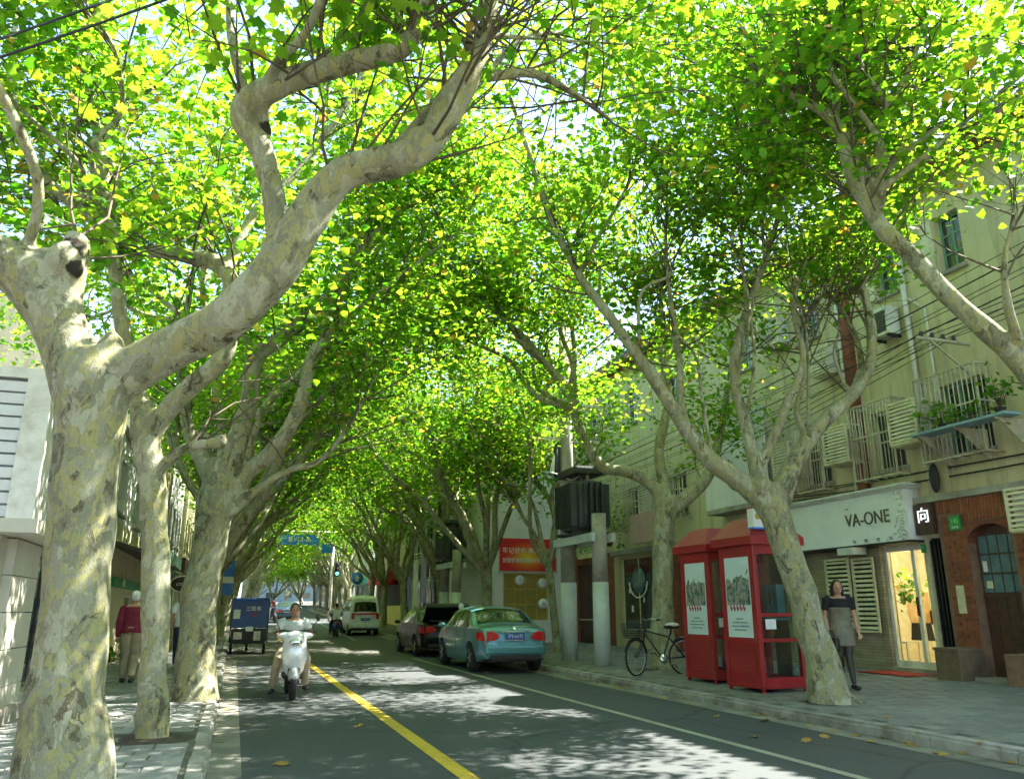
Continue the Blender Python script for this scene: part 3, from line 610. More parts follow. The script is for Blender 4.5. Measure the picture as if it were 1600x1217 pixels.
plane_tree('leaning plane tree growing beside the red telephone boxes', R1, 5, knobs_px(DR1, (1150, 750, 0, .14), (1205, 790, 0, .24), (1262, 690, 0, .13), (1190, 760, -.1, .15)), 0.024, 2, gappy(crown_r1, 11, -.3), 38000, 0.112, singles=60, ld=1, holes=-.18)
plane_tree('plane tree behind the parked bicycle with a swan-necked left limb', R2, 6, (), 0.03, 2, gappy(crown_r2, 13, -.34), 44000, 0.116, ld=1, holes=-.24)
# ---- the rest of the two rows
R = random.Random(77)
rest_l = [(-0.6, 19.3), (-0.7, 25.5), (-0.65, 32), (-0.6, 38.5), (-0.7, 45), (-.7, 52), (-.7, 60), (-.7, 68), (-.7, 77), (-.7, 87), (-.7, 98), (-.7, 112), (-.7, 128), (1.5, 146), (-1.5, 160), (4.5, 170), (-6, 150)]
rest_r = [(8.0, 26.4), (9.3, 23.3), (8.3, 33.5), (8.0, 40.5), (7.9, 47), (8, 54), (8, 68), (8, 77), (8, 87), (8, 98), (8, 112), (8, 128), (6.5, 143), (7.5, 158)]
words_l = ['plane tree just past the third thick trunk on the left', 'left row plane tree level with the blue tricycle', 'left row plane tree beside the blue parking sign', 'left row plane tree a little beyond the blue parking sign']
words_r = ['forked plane tree behind the parked teal car', 'thin plane tree standing in front of the red banner', 'plane tree beside the farther pair of transformer poles', 'plane tree right behind the white van', 'plane tree beyond the white van on the right']
ORD = 'first second third fourth fifth sixth seventh eighth ninth tenth eleventh twelfth thirteenth fourteenth fifteenth sixteenth seventeenth eighteenth nineteenth twentieth twenty-first twenty-second twenty-third'.split()
for side, rows, words in ((1, rest_l, words_l), (-1, rest_r, words_r)):
    for i, (x, y) in enumerate(rows):
        thin = (x == 9.3); det = 1 if y < 46 else 0; lod = 1 if y < 27 else 0
        lim = vase(x, y, R, side, 2.6 if thin else (None if y < 140 else 1.3), 0.12 if thin else (0.19 if y < 60 else .2), 9.6 if thin else R.uniform(9.6, 12.0), 6 if thin else 8, 4.4 if thin else (5.9 if y < 140 else 8))
        n = 20000 if thin else (36000 if y < 24 else (30000 if y < 35 else (18000 if y < 62 else (8500 if y < 140 else 16000))))
        zmin = rise(y) + ((3.7 if y > 24 else 4.2) if y < 90 else (2.6 if y < 140 else .8))
        lab = words[i] if i < len(words) else ('distant plane tree, %s of the left row counted from the camera' % ORD[i + 4] if side > 0 else 'distant plane tree, %s of the right row counted from the leaning one' % ORD[i + 3])
        plane_tree(lab, lim, 200 + i + (0 if side > 0 else 60), (), 0, det, (lambda zm: lambda p: p.z > zm + .5 * noise.noise(p * .6) and p.x < 10.6 + bend(p.y))(zmin), n, 0.125 if y < 30 else (.165 if y < 62 else .28), group=('far plane trees of the left row' if side > 0 else 'far plane trees of the right row') if i >= len(words) else 'plane trees lining the street', ld=lod, holes=-.15)
# twigs over the middle of the street at the top of the picture come from trees whose trunks stand beside and behind the camera
for k, (x, y, s, lab) in enumerate([(-1.0, 1.2, 1, 'plane tree beside the camera, only its overhead foliage showing'), (8.1, -1.5, -1, 'plane tree behind the right edge, only its overhead foliage showing')]):
    lim = vase(x, y, random.Random(40 + k), s, 2.9, .24, 9.5, 6, 5.5)
    plane_tree(lab, lim, 300 + k, (), 0, 2, lambda p: p.z > 6.2 and p.y > -3, 5000, 0.125, ld=1)
# ------------------------------------------------------------------ buildings
M['cream'] = plaster('cream_render', (0.62, 0.56, 0.34), (0.24, 0.21, 0.13), 0.8)
M['cream_dk'] = plaster('ochre_render', (0.52, 0.46, 0.28), (0.2, 0.17, 0.1), 0.8)
M['white_wall'] = plaster('white_render', (0.72, 0.72, 0.70), (0.38, 0.38, 0.36), 0.4)
M['grey_wall'] = plaster('grey_render', (0.42, 0.42, 0.40), (0.22, 0.22, 0.2), 0.5)
M['pink_wall'] = plaster('pink_render', (0.55, 0.36, 0.33), (0.3, 0.2, 0.18), 0.5)
M['stone'] = plaster('limestone', (0.60, 0.58, 0.48), (0.34, 0.32, 0.26), 0.35)
M['far_teal'] = plaster('teal_render', (0.16, 0.22, 0.22), (0.1, 0.13, 0.13), .4)
M['mortar'] = simple('mortar', (0.22, 0.13, 0.09), 0.95, var=0.25, scale=5)
M['brick'] = None
def brick_mat():
    m, nt, b = mat('red_brick'); oi = N(nt, 'ShaderNodeObjectInfo'); f = noise_t(nt, world_pos(nt), 14, 5, .65)
    c = ramp(nt, oi.outputs['Random'], [(0, (0.13, 0.032, 0.02)), (.5, (0.24, 0.06, 0.03)), (1, (0.32, 0.10, 0.045))])
    c = mixc(nt, 0.35, c, ramp(nt, f, [(.3, (.10, .04, .025)), (.7, (.45, .18, .09))])); nt.links.new(c, b.inputs['Base Color']); b.inputs['Roughness'].default_value = .88
    bump(nt, b, f, .35, .008); return m
M['brick'] = brick_mat()
M['brick_far'] = brick_like('red_brick_wall', ((0.19, 0.05, 0.03), (0.27, 0.08, 0.045)), (0.15, 0.09, 0.065), 0.25, 0.075)
M['course'] = brick_like('tan_stone_courses', ((0.24, 0.20, 0.13), (0.36, 0.31, 0.2)), (0.13, 0.11, 0.07), 0.34, 0.06)
M['tile'] = simple('roof_tile', (0.16, 0.17, 0.19), 0.7, var=.35, scale=5, dirt=(.1, .07, .05))
M['tile_red'] = simple('roof_tile_brown', (0.24, 0.11, 0.075), 0.8, var=.35, scale=5)
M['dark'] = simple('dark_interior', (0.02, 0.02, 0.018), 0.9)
M['pane'] = simple('window_pane', (0.03, 0.04, 0.04), 0.06, var=.1, spec=0.8)
M['pane_blue'] = simple('window_pane_blue', (0.12, 0.2, 0.22), 0.08, var=.2, spec=0.8)
M['frame_w'] = simple('white_frame', (0.72, 0.72, 0.66), .5, var=.1, dirt=(.5, .48, .4))
M['frame_g'] = simple('green_frame', (0.16, 0.30, 0.24), .5, var=.15)
M['frame_c'] = simple('cream_metal', (0.66, 0.62, 0.42), .55, var=.12, dirt=(.42, .38, .24))
M['bars'] = simple('cage_metal', (0.55, 0.52, 0.40), .5, metal=.2, var=.2, dirt=(.3, .24, .14))
M['wood_dk'] = simple('dark_brown_wood', (0.075, 0.035, 0.025), .55, var=.35, scale=9)
M['wood_red'] = simple('red_brown_wood', (0.17, 0.055, 0.03), .55, var=.3, scale=9)
M['black_metal'] = simple('black_metal', (0.02, 0.02, 0.022), .4, var=.3)
M['pipe'] = simple('pvc_pipe', (0.62, 0.60, 0.52), .5, var=.1)
M['sign_white'] = simple('sign_white_board', (0.74, 0.77, 0.78), .6, var=.07, scale=2)
M['sign_edge'] = simple('sign_trim', (0.60, 0.62, 0.58), .6, var=.15, scale=5)
M['bronze'] = simple('bronze_letters', (0.13, 0.11, 0.06), .45, metal=.4)
M['conc'] = simple('concrete', (0.34, 0.32, 0.27), .9, var=.25, scale=3, bmp=.3, dirt=(.2, .18, .14))
M['conc_lt'] = simple('concrete_painted', (0.50, 0.55, 0.52), .85, var=.12, scale=3, dirt=(.36, .4, .36))
M['red_mat'] = simple('red_doormat', (0.35, 0.03, 0.015), .95, var=.2, scale=30, bmp=.4)
M['wire'] = simple('cable_black', (0.015, 0.015, 0.015), .6)
M['green_sign'] = simple('green_sign', (0.02, 0.28, 0.07), .5)
M['letters'] = simple('white_letters', (0.8, 0.8, 0.76), .5, var=.05)
M['lit_letters'] = simple('lit_letters', (0.85, 0.9, 0.9), .5, emit=(.85, .95, 1), estr=.22)
M['green_letters'] = simple('pale_green_letters', (0.45, 0.8, 0.3), .5)
M['shop_in'] = simple('shop_wall', (0.7, 0.62, 0.42), .8)
M['bulb'] = simple('lamp_lens', (.9, .9, .95), .3, emit=(0.95, 0.93, 1.0), estr=14)
M['cloth_tan'] = simple('tan_cloth', (0.55, 0.34, 0.16), .9)
M['cloth_black'] = simple('black_cloth', (0.015, 0.015, 0.017), .9)
M['plant'] = leaf_mat('pot_leaf', (0.03, 0.10, 0.012), (0.05, 0.15, 0.02), (0.10, 0.22, 0.03), ((0.1, 0.2, 0.02), (0.08, 0.18, 0.02)), .3)
M['glass'] = glass_mat('clear_glass', (0.86, 0.92, 0.90))
M['glass_green'] = simple('green_mirror_glass', (0.16, 0.30, 0.20), .12, var=.3, scale=2, spec=.9)
M['pot'] = simple('dark_pot', (0.04, 0.035, 0.03), .7)
M['blue_board'] = simple('blue_painted_board', (0.22, 0.36, 0.42), .6, var=.15)

def P3(F, inn, d, y, z): return Vector((F + inn * d, y, z))
def wall_open(parent, name, m, F, inn, y0, y1, z0, z1, ops, th=.28):
    ys = sorted({y0, y1} | {a for o in ops for a in o[:2] if y0 < a < y1}); zs = sorted({z0, z1} | {a for o in ops for a in o[2:4] if z0 < a < z1}); mb = MB()
    for j in range(len(zs) - 1):
        run = None
        for i in range(len(ys) - 1):
            cy, cz = (ys[i] + ys[i + 1]) / 2, (zs[j] + zs[j + 1]) / 2
            hole = any(o[0] < cy < o[1] and o[2] < cz < o[3] for o in ops)
            if not hole: run = (run[0], ys[i + 1]) if run else (ys[i], ys[i + 1])
            if (hole or i == len(ys) - 2) and run: mb.b2((F, run[0], zs[j]), (F + inn * th, run[1], zs[j + 1])); run = None
    bm = bmesh.new(); me = mb.mesh(name); bm.from_mesh(me); bmesh.ops.remove_doubles(bm, verts=bm.verts, dist=1e-5)
    # drop the internal faces shared by stacked boxes
    seen = {}
    for f in bm.faces: seen.setdefault(tuple(sorted(v.index for v in f.verts)), []).append(f)
    bmesh.ops.delete(bm, geom=[f for l in seen.values() if len(l) > 1 for f in l], context='FACES'); bmesh.ops.recalc_face_normals(bm, faces=bm.faces); bm.to_mesh(me); bm.free()
    me.materials.append(M[m]); o = link(name, me, parent); return o
def window(parent, F, inn, y0, y1, z0, z1, fm='frame_w', nx=2, nz=2, rec=.14, name='window', pm='pane', sill=True, back=True):
    t = .05; mb = MB(); a = rec; b = rec + .05
    mb.b2(P3(F, inn, a, y0, z0), P3(F, inn, b, y0 + t, z1)); mb.b2(P3(F, inn, a, y1 - t, z0), P3(F, inn, b, y1, z1))
    mb.b2(P3(F, inn, a + .002, y0 + t, z0), P3(F, inn, b - .002, y1 - t, z0 + t)); mb.b2(P3(F, inn, a + .002, y0 + t, z1 - t), P3(F, inn, b - .002, y1 - t, z1))
    for i in range(1, nx):
        y = y0 + (y1 - y0) * i / nx; mb.b2(P3(F, inn, a + .004, y - .022, z0 + t), P3(F, inn, b - .004, y + .022, z1 - t))
    for j in range(1, nz):
        z = z0 + (z1 - z0) * j / nz; mb.b2(P3(F, inn, a + .006, y0 + t, z - .015), P3(F, inn, b - .006, y1 - t, z + .015))
    w = mb.build(name, fm, parent)
    for i in range(nx):
        for j in range(nz):
            quick('pane', pm, w, (P3(F, inn, a + .02, y0 + (y1 - y0) * i / nx + .015, z0 + (z1 - z0) * j / nz + .01), P3(F, inn, a + .028, y0 + (y1 - y0) * (i + 1) / nx - .015, z0 + (z1 - z0) * (j + 1) / nz - .01)))
    if sill: quick('sill', 'conc', w, (P3(F, inn, -.07, y0 - .06, z0 - .07), P3(F, inn, .1, y1 + .06, z0 - .001)))
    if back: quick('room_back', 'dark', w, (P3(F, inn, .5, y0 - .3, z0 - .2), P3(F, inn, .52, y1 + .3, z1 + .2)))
    return w
def louvre(parent, F, inn, d, y0, y1, z0, z1, n=9, m='frame_c', name='air_conditioner_cover', side=True):
    """slatted box in front of an air conditioner; d = how far it stands out"""
    t = .045; mb = MB(); o = -d
    for ya, yb in ((y0, y0 + t), (y1 - t, y1)): mb.b2(P3(F, inn, o, ya, z0), P3(F, inn, o + .04, yb, z1))
    for za, zb in ((z0, z0 + t), (z1 - t, z1)): mb.b2(P3(F, inn, o + .002, y0 + t, za), P3(F, inn, o + .038, y1 - t, zb))
    if side:
        for y in (y0 + .004, y1 - .016): mb.b2(P3(F, inn, o + .04, y, z0), P3(F, inn, -.001, y + .012, z0 + .03)); mb.b2(P3(F, inn, o + .04, y, z1 - .03), P3(F, inn, -.001, y + .012, z1))
        mb.b2(P3(F, inn, o + .04, y0, z0 - .02), P3(F, inn, -.001, y1, z0 - .001))
    w = mb.build(name, m, parent); h = (z1 - z0 - 2 * t) / n; s = MB(); s.box((0, 0, 0), (.012, y1 - y0 - 2 * t, h * .62)); me = s.mesh('slat'); me.materials.append(M[m])
    for i in range(n):
        o2 = link('slat', me, w); o2.location = P3(F, inn, o + .02, (y0 + y1) / 2, z0 + t + h * (i + .5)); o2.rotation_euler = (0, inn * .5, 0)
    if side: quick('air_conditioner', 'frame_w', w, (P3(F, inn, o + .08, y0 + .08, z0 + .03), P3(F, inn, -.02, y1 - .08, z1 - .1)))
    else: quick('backing', 'dark', w, (P3(F, inn, o + .045, y0 + .02, z0 + .02), P3(F, inn, o + .05, y1 - .02, z1 - .02)))
    return w
def cage(parent, F, inn, d, y0, y1, z0, z1, n=11):
    mb = MB(); t = .03
    for z in (z0, (z0 + z1) / 2 + .1, z1):
        mb.b2(P3(F, inn, -d, y0, z - t / 2), P3(F, inn, -d + t, y1, z + t / 2))
        for y in (y0, y1 - t): mb.b2(P3(F, inn, -d + t, y, z - t / 2), P3(F, inn, .0, y + t, z + t / 2))
    for y in (y0 + .001, y1 - t - .001): mb.b2(P3(F, inn, -d - .001, y, z0 + t / 2), P3(F, inn, -d + t - .002, y + t, z1 - t / 2))
    for k in range(5): y = y0 + (y1 - y0) * (k + .5) / 5; mb.b2(P3(F, inn, -d + t, y, z0 - .01), P3(F, inn, 0, y + .02, z0 + .01)); mb.b2(P3(F, inn, -d + t, y, z1 - .01), P3(F, inn, 0, y + .012, z1 + .005))
    w = mb.build('window_cage', 'bars', parent); s = MB(); s.cyl((0, 0, -(z1 - z0) / 2), (0, 0, (z1 - z0) / 2), .011, seg=6); me = s.mesh('bar'); me.materials.append(M['bars'])
    for i in range(1, n): b = link('bar', me, w); b.location = P3(F, inn, -d + .012, y0 + (y1 - y0) * i / n, (z0 + z1) / 2)
    for k in (1, 2):
        for y in (y0 + .015, y1 - .015): b = link('bar', me, w); b.location = P3(F, inn, -d * (1 - k / 3), y, (z0 + z1) / 2)
    return w
def roof_slope(parent, F, inn, y0, y1, z, run=4.6, pitch=.62, over=.5, m='tile', rib=.24, name='roof', gm='cream_dk'):
    mb = MB(); e = P3(F, inn, -over, 0, z - over * pitch * .0); a0 = (F - inn * over, z); a1 = (F + inn * run, z + (run + over) * pitch); th = .12
    u = Vector((a1[0] - a0[0], 0, a1[1] - a0[1])); Ls = u.length; u.normalize(); nn = Vector((-u.z * (1 if inn > 0 else -1), 0, abs(u.x))).normalized()
    o = Vector((a0[0], y0, a0[1])); mb.prism([(0, 0), (Ls, 0), (Ls, th), (0, th)], o, u, nn, Vector((0, 1, 0)), y1 - y0)
    r = mb.build(name, m, parent); t = MB(); k = int((y1 - y0) / rib)
    for i in range(k):
        y = y0 + (i + .5) * rib; c = o + nn * th; t.tube([Vector((c.x, y, c.z)) - u * .05, Vector((c.x, y, c.z)) + u * Ls], .075, 6)
    tag(t.build('roof_tiles', m, r), kind='stuff')
    quick('gutter_pipe', 'tile_red', r, ((F - inn * (over + .1), y0, z - .12), (F - inn * over, y1, z + .02)))
    zt_ = a1[1]
    for yg in (y0 + .02, y1 - .17):
        gb = MB(); gb.prism([(.05, z - .02), (run, zt_ - .08), (run * 1.85, zt_ - .08 - run * .85 * .61), (run * 1.85, z - .02)], (F, yg, 0), (inn, 0, 0), (0, 0, 1), (0, 1, 0), .15); gb.build('gable', gm, parent)
    # back slope and underside so the roof is closed
    b = MB(); rb = F + inn * run; b.prism([(0, a1[1]), (run * .9, a1[1] - run * .55), (run * .9, a1[1] - run * .55 + .1), (0, a1[1] + .1)], Vector((rb, y0, 0)), Vector((inn, 0, 0)), Vector((0, 0, 1)), Vector((0, 1, 0)), y1 - y0); b.build('back_slope', m, r)
    return r
def eave_board(parent, F, inn, y0, y1, z): return quick('eave_soffit', 'wood_red', parent, (P3(F, inn, -.46, y0, z - .06), P3(F, inn, .0, y1, z - .015)))
def party_ends(parent, m, F, inn, y0, y1, z0, z1, depth=9.0, za=None, zb=None):
    quick('side_wall', m, parent, (P3(F, inn, .281, y0, za or z0), P3(F, inn, depth, y0 + .25, z1))); quick('side_wall', m, parent, (P3(F, inn, .281, y1 - .25, zb or z0), P3(F, inn, depth, y1, z1)))
    return quick('back_wall', m, parent, (P3(F, inn, depth - .25, y0 + .25, z0), P3(F, inn, depth, y1 - .25, z1)))
def pot_plant(name, label, c, s, seed, pot=True, n=60, spread=.25, h=.4):
    root = thing(name, label, 'plant', c); R = np.random.default_rng(seed)
    if pot:
        p = MB(); p.lathe([(s * .55, 0), (s * .75, s * .9), (s * .82, s * 1.0), (s * .7, s * 1.0)], seg=14); p.build('pot', 'pot', root)
    P = R.normal(0, 1, (n, 3)) * np.array([spread, spread, h * .4]) + np.array([0, 0, (s if pot else 0) + h * .5])
    st = MB()
    for q in P[:14]: st.tube([(0, 0, s * .8 if pot else 0), (q[0] * .5, q[1] * .5, q[2] * .7), tuple(q)], [.008, .006, .003], 4, False)
    st.build('stems', 'twig', root, False)
    me = leaves_mesh(P, .13, seed, LEAF_MID, LEAF_MID_F, 1.0); me.materials.clear(); me.materials.append(M['plant']); tag(link('foliage', me, root), kind='stuff'); return root
def cable(pts, r=.009, sag=.0, n=8):
    out = []
    for a, b in zip(pts[:-1], pts[1:]):
        a = Vector(a); b = Vector(b)
        for i in range(n):
            t = i / n; p = a.lerp(b, t); p.z -= sag * 4 * t * (1 - t); out.append(p)
    out.append(Vector(pts[-1])); mb = MB(); mb.tube(out, r, 5); return mb

M['brown_stone'] = simple('brown_stone', (0.17, 0.12, 0.075), .9, var=.3, scale=5, dirt=(.09, .065, .04))
F = FACE; EV = 9.6
# ---- house with the brick doorway and the boutique door
h1 = thing('terrace_house', 'cream rendered house with brick arched doorway and caged windows', 'house', (0, 0, 0), 0, 'terrace houses of the right side')
ops1 = [(10.10, 10.98, .2, 2.86), (11.58, 11.98, .2, 2.66), (12.08, 13.2, .3, 2.6), (12.2, 13.0, 4.1, 5.3), (10.2, 11.2, 4.1, 5.42), (11.84, 12.36, 7.66, 8.86), (10.2, 10.76, 7.56, 8.7), (7.6, 8.7, 4.1, 5.4), (7.8, 8.6, 7.6, 8.7), (5.4, 6.4, 4.1, 5.4), (5.6, 6.2, .3, 2.5)]
wall_open(h1, 'wall', 'cream', F, 1, 3.5, 13.2, 3.42, EV, [o for o in ops1 if o[2] > 3])
wall_open(h1, 'ground_floor_wall', 'cream_dk', F, 1, 3.5, 9.3, .1, 3.3, [ops1[-1]])
wall_open(h1, 'shop_wall', 'frame_c', F, 1, 11.56, 13.2, .1, 3.3, ops1[1:3])
party_ends(h1, 'cream', F, 1, 3.5, 13.2, .1, EV, zb=3.3)
quick('string_course', 'conc', h1, ((F - .16, 3.5, 3.302), (F + .28, 13.2, 3.418)))
window(h1, F, 1, 12.2, 13.0, 4.1, 5.3, 'frame_w', 2, 2); window(h1, F, 1, 10.2, 11.2, 4.1, 5.42, 'frame_g', 3, 2)
window(h1, F, 1, 11.84, 12.36, 7.66, 8.86, 'frame_g', 2, 3); window(h1, F, 1, 10.2, 10.76, 7.56, 8.7, 'frame_g', 2, 3)
window(h1, F, 1, 7.6, 8.7, 4.1, 5.4); window(h1, F, 1, 7.8, 8.6, 7.6, 8.7, 'frame_g', 2, 3); window(h1, F, 1, 5.4, 6.4, 4.1, 5.4); window(h1, F, 1, 5.6, 6.2, .3, 2.5, 'wood_dk', 1, 3, sill=False)
cage(h1, F, 1, .42, 12.02, 13.18, 3.9, 5.42, 13); cage(h1, F, 1, .42, 10.02, 11.42, 3.98, 5.55, 14); cage(h1, F, 1, .42, 7.5, 8.8, 3.98, 5.5, 13)
louvre(h1, F, 1, .5, 11.36, 12.06, 4.4, 5.24, 10); louvre(h1, F, 1, .45, 9.12, 9.84, 2.58, 3.28, 7)
# shutters folded back beside the top windows, an air conditioner, a drainpipe
quick('shutter', 'frame_c', h1, ((F - .05, 12.40, 7.66), (F - .005, 12.66, 8.86))); quick('shutter', 'frame_c', h1, ((F - .05, 10.80, 7.56), (F - .005, 11.08, 8.7)))
ac = quick('air_conditioner', 'frame_w', h1, ((F - .34, 11.86, 6.72), (F - .04, 12.4, 7.3))); quick('fan_grille', 'black_metal', ac, ((F - .352, 11.92, 6.78), (F - .341, 12.24, 7.22)))
for y in (11.9, 12.3): quick('bracket', 'black_metal', ac, ((F - .34, y, 6.66), (F, y + .04, 6.715)))
mb = MB(); mb.cyl((F - .07, 11.62, 3.45), (F - .07, 11.62, 9.5), .05, seg=10)
for z in (4, 5.5, 7, 8.5): mb.box((F - .05, 11.62, z), (.14, .14, .03))
mb.build('drainpipe', 'pipe', h1)
mb = MB(); mb.cyl((F - .05, 11.2, 3.45), (F - .05, 11.2, 7.0), .022, seg=8); mb.cyl((F - .05, 11.2, 7.0), (F - .05, 11.55, 7.35), .022, seg=8); mb.build('drainpipe', 'pipe', h1)
roof_slope(h1, F, 1, 3.5, 13.2, EV); eave_board(h1, F, 1, 3.5, 13.2, EV)
# dormer on the roof
dm = MB(); dm.b2((F + .5, 12.0, EV + .2), (F + 2.6, 13.6, EV + 1.6)); d = dm.build('dormer', 'cream_dk', h1)
dr = MB(); dr.prism([(-1.0, 0), (0, .75), (1.0, 0), (1.0, .1), (0, .86), (-1.0, .1)], (F + .2, 12.8, EV + 1.6), (0, 1, 0), (0, 0, 1), (1, 0, 0), 3.0); dr.build('dormer_roof', 'tile', d)
dg_ = MB(); dg_.prism([(-.8, 0), (0, .62), (.8, 0)], (F + .5, 12.8, EV + 1.601), (0, 1, 0), (0, 0, 1), (1, 0, 0), .2); dg_.build('dormer_gable', 'cream', d)
quick('dormer_window', 'pane_blue', d, ((F + .47, 12.4, EV + .6), (F + .499, 13.2, EV + 1.4)))

# brick front round the arched door, brick by brick
bf = MB()
bf.b2((F - .10, 9.3, .1), (F + .2, 10.10, 3.30)); bf.b2((F - .10, 10.98, .1), (F + .2, 11.555, 3.30)); bf.b2((F - .10, 10.10, 2.862), (F + .2, 10.98, 3.30))
brick_front = bf.build('brick_front', 'mortar', h1)
arch = [(10.10, 2.5), (10.10, 2.862), (10.98, 2.862), (10.98, 2.5)] + [(10.54 + .44 * math.cos(t), 2.5 + .30 * math.sin(t)) for t in [PI * k / 10 for k in range(1, 10)]]
am = MB(); am.prism(arch, (F - .095, 0, 0), (0, 1, 0), (0, 0, 1), (1, 0, 0), .29); am.build('arch_spandrel', 'brick_far', h1)
bmh = MB(); bmh.box((0, 0, 0), (.02, .232, .062)); bme = bmh.mesh('brick'); bme.materials.append(M['brick'])
bmh = MB(); bmh.box((0, 0, 0), (.02, .11, .062)); bme2 = bmh.mesh('half_brick'); bme2.materials.append(M['brick'])
bmh = MB(); bmh.box((0, 0, 0), (.02, .062, .22)); bme3 = bmh.mesh('soldier_brick'); bme3.materials.append(M['brick'])
for (ya, yb, za, zb) in ((9.3, 10.10, .2, 2.86), (10.98, 11.555, .2, 3.05)):
    j = 0; z = za
    while z + .07 < zb:
        y = ya + (.0 if j % 2 else .12)
        if j % 2 == 0: o = link('brick', bme2, brick_front); o.location = (F - .109 + rng.uniform(-.003, .003), ya + .06, z + .035)
        while y + .24 <= yb + .005:
            o = link('brick', bme, brick_front); o.location = (F - .109 + rng.uniform(-.003, .003), y + .12, z + .035); y += .244
        if yb - y > .1: o = link('brick', bme2, brick_front); o.location = (F - .109, y + .057, z + .035)
        z += .074; j += 1
for k in range(12):
    o = link('brick', bme3, brick_front); o.location = (F - .109, 10.14 + k * .072, 3.0)
for k in range(31): o = link('brick', bme3, brick_front); o.location = (F - .109, 9.34 + k * .072, 3.17)
# the arched door itself
dmb = MB(); dmb.b2((F + .1, 10.10, .2), (F + .16, 10.98, 2.86)); dr_ = dmb.build('front_door', 'wood_dk', h1)
for i in range(4): quick('plank', 'wood_dk', dr_, ((F + .08, 10.13 + i * .205, .25), (F + .1, 10.325 + i * .205, 1.55)))
for i in range(4):
    for j in range(3): quick('pane', 'pane_blue', dr_, ((F + .085, 10.16 + i * .2, 1.65 + j * .33), (F + .1, 10.33 + i * .2, 1.95 + j * .33)))
quick('rail', 'wood_dk', dr_, ((F + .07, 10.11, 1.56), (F + .1, 10.97, 1.63)), ((F + .07, 10.11, 1.955), (F + .1, 10.97, 1.975)), ((F + .07, 10.11, 2.285), (F + .1, 10.97, 2.305)))
quick('notice', 'letters', h1, ((F + .06, 10.80, 2.0), (F + .068, 10.88, 2.18))); quick('notice', 'frame_c', h1, ((F + .06, 10.74, 1.72), (F + .068, 10.86, 1.84)))
quick('letter_plate', 'frame_c', h1, ((F - .135, 11.18, 1.30), (F - .12, 11.34, 1.78)))
sb = MB(); sb.bevbox((F - .42, 11.2, .42), (.56, .52, .54), .02); sb.b2((F - .72, 10.93, .69), (F - .11, 11.47, .735)); sb.build('door_step_block', 'brown_stone', h1)
sb = MB(); sb.bevbox((F - .42, 9.85, .42), (.56, .48, .54), .02); sb.build('door_step_block', 'mortar', h1)
quick('door_step', 'conc', h1, ((F - .45, 10.1, .1), (F + .3, 10.92, .27)))
# black gate beside it
gt = quick('gate', 'black_metal', h1, ((F + .12, 11.58, .22), (F + .17, 11.98, 2.66)))
for k in range(5): quick('gate_bar', 'black_metal', gt, ((F + .07, 11.6 + k * .085, .25), (F + .12, 11.64 + k * .085, 2.62)))
# boutique door: white frame, glass, lit room behind
sd = MB(); X0 = F + .1
for ya, yb in ((12.08, 12.16), (12.42, 12.50), (13.12, 13.2)): sd.b2((X0, ya, .3), (X0 + .07, yb, 2.6))
for za, zb in ((.3, .42), (2.48, 2.6)): sd.b2((X0 + .002, 12.16, za), (X0 + .068, 12.42, zb)); sd.b2((X0 + .002, 12.50, za), (X0 + .068, 13.12, zb))
door = sd.build('shop_door', 'frame_w', h1)
quick('pane', 'glass', door, ((X0 + .03, 12.17, .42), (X0 + .036, 12.41, 2.48))); quick('pane', 'glass', door, ((X0 + .03, 12.51, .42), (X0 + .036, 13.11, 2.48)))
quick('handle', 'black_metal', door, ((X0 - .04, 12.44, 1.25), (X0 - .01, 12.48, 1.6))); quick('threshold', 'conc', door, ((F - .02, 12.04, .1), (F + .3, 13.2, .298)))
quick('sticker', 'red_mat', door, ((X0 + .024, 12.2, 1.1), (X0 + .029, 12.25, 1.35)))
rm = MB(); xi = F + 2.6
rm.b2((xi, 11.99, .2), (xi + .05, 15.05, 2.9)); rm.b2((F + .281, 11.94, .2), (xi, 11.99, 2.9)); rm.b2((F + .281, 15.0, .2), (xi, 15.05, 2.9)); rm.b2((F + .281, 11.99, 2.85), (xi, 15.0, 2.9)); rm.b2((F + .281, 11.99, .2), (xi, 15.0, .29))
rm.build('shop_room', 'shop_in', h1)
lamp = thing('ceiling_lamp', 'small lit ceiling spot lamp inside the boutique', 'lamp', (F + .9, 13.45, 2.66)); mb = MB(); mb.lathe([(.05, .16), (.07, .06), (.09, 0)], seg=14); mb.build('housing', 'frame_w', lamp); mb = MB(); mb.ell((0, 0, -.01), (.085, .085, .05)); mb.build('lens', 'bulb', lamp)
ld = bpy.data.lights.new('shop_lamp_light', 'POINT'); ld.energy = 26; ld.color = (1, .86, .62); ld.shadow_soft_size = .1; lo = bpy.data.objects.new('shop_lamp_light', ld); COL.objects.link(lo); lo.parent = lamp; lo.location = (0, 0, -.15)
wr = pot_plant('wreath_plant', 'bushy green plant arrangement hanging inside the boutique door', (F + .62, 13.3, 1.55), .1, 41, False, 90, .2, .5)
ck = MB(); ck.prism([(-.22, .62), (-.1, .70), (.1, .70), (.22, .62), (.25, .2), (.2, .0), (-.2, .0), (-.25, .2)], (F + 1.3, 13.75, 1.1), (0, 1, 0), (0, 0, 1), (1, 0, 0), .14); gm = thing('hanging_garments', 'tan top over dark skirt hanging inside the boutique', 'clothes', (0, 0, 0)); ck.build('top', 'cloth_tan', gm); ck = MB(); ck.prism([(-.2, .0), (.2, .0), (.26, -.35), (-.26, -.35)], (F + 1.32, 13.75, 1.1), (0, 1, 0), (0, 0, 1), (1, 0, 0), .12); ck.build('skirt', 'cloth_black', gm); ck = MB(); ck.tube([(F + 1.37, 13.75, 1.8), (F + 1.37, 13.75, 1.9), (F + 1.37, 13.75, 2.85)], .008, 6); ck.build('hanger', 'black_metal', gm)
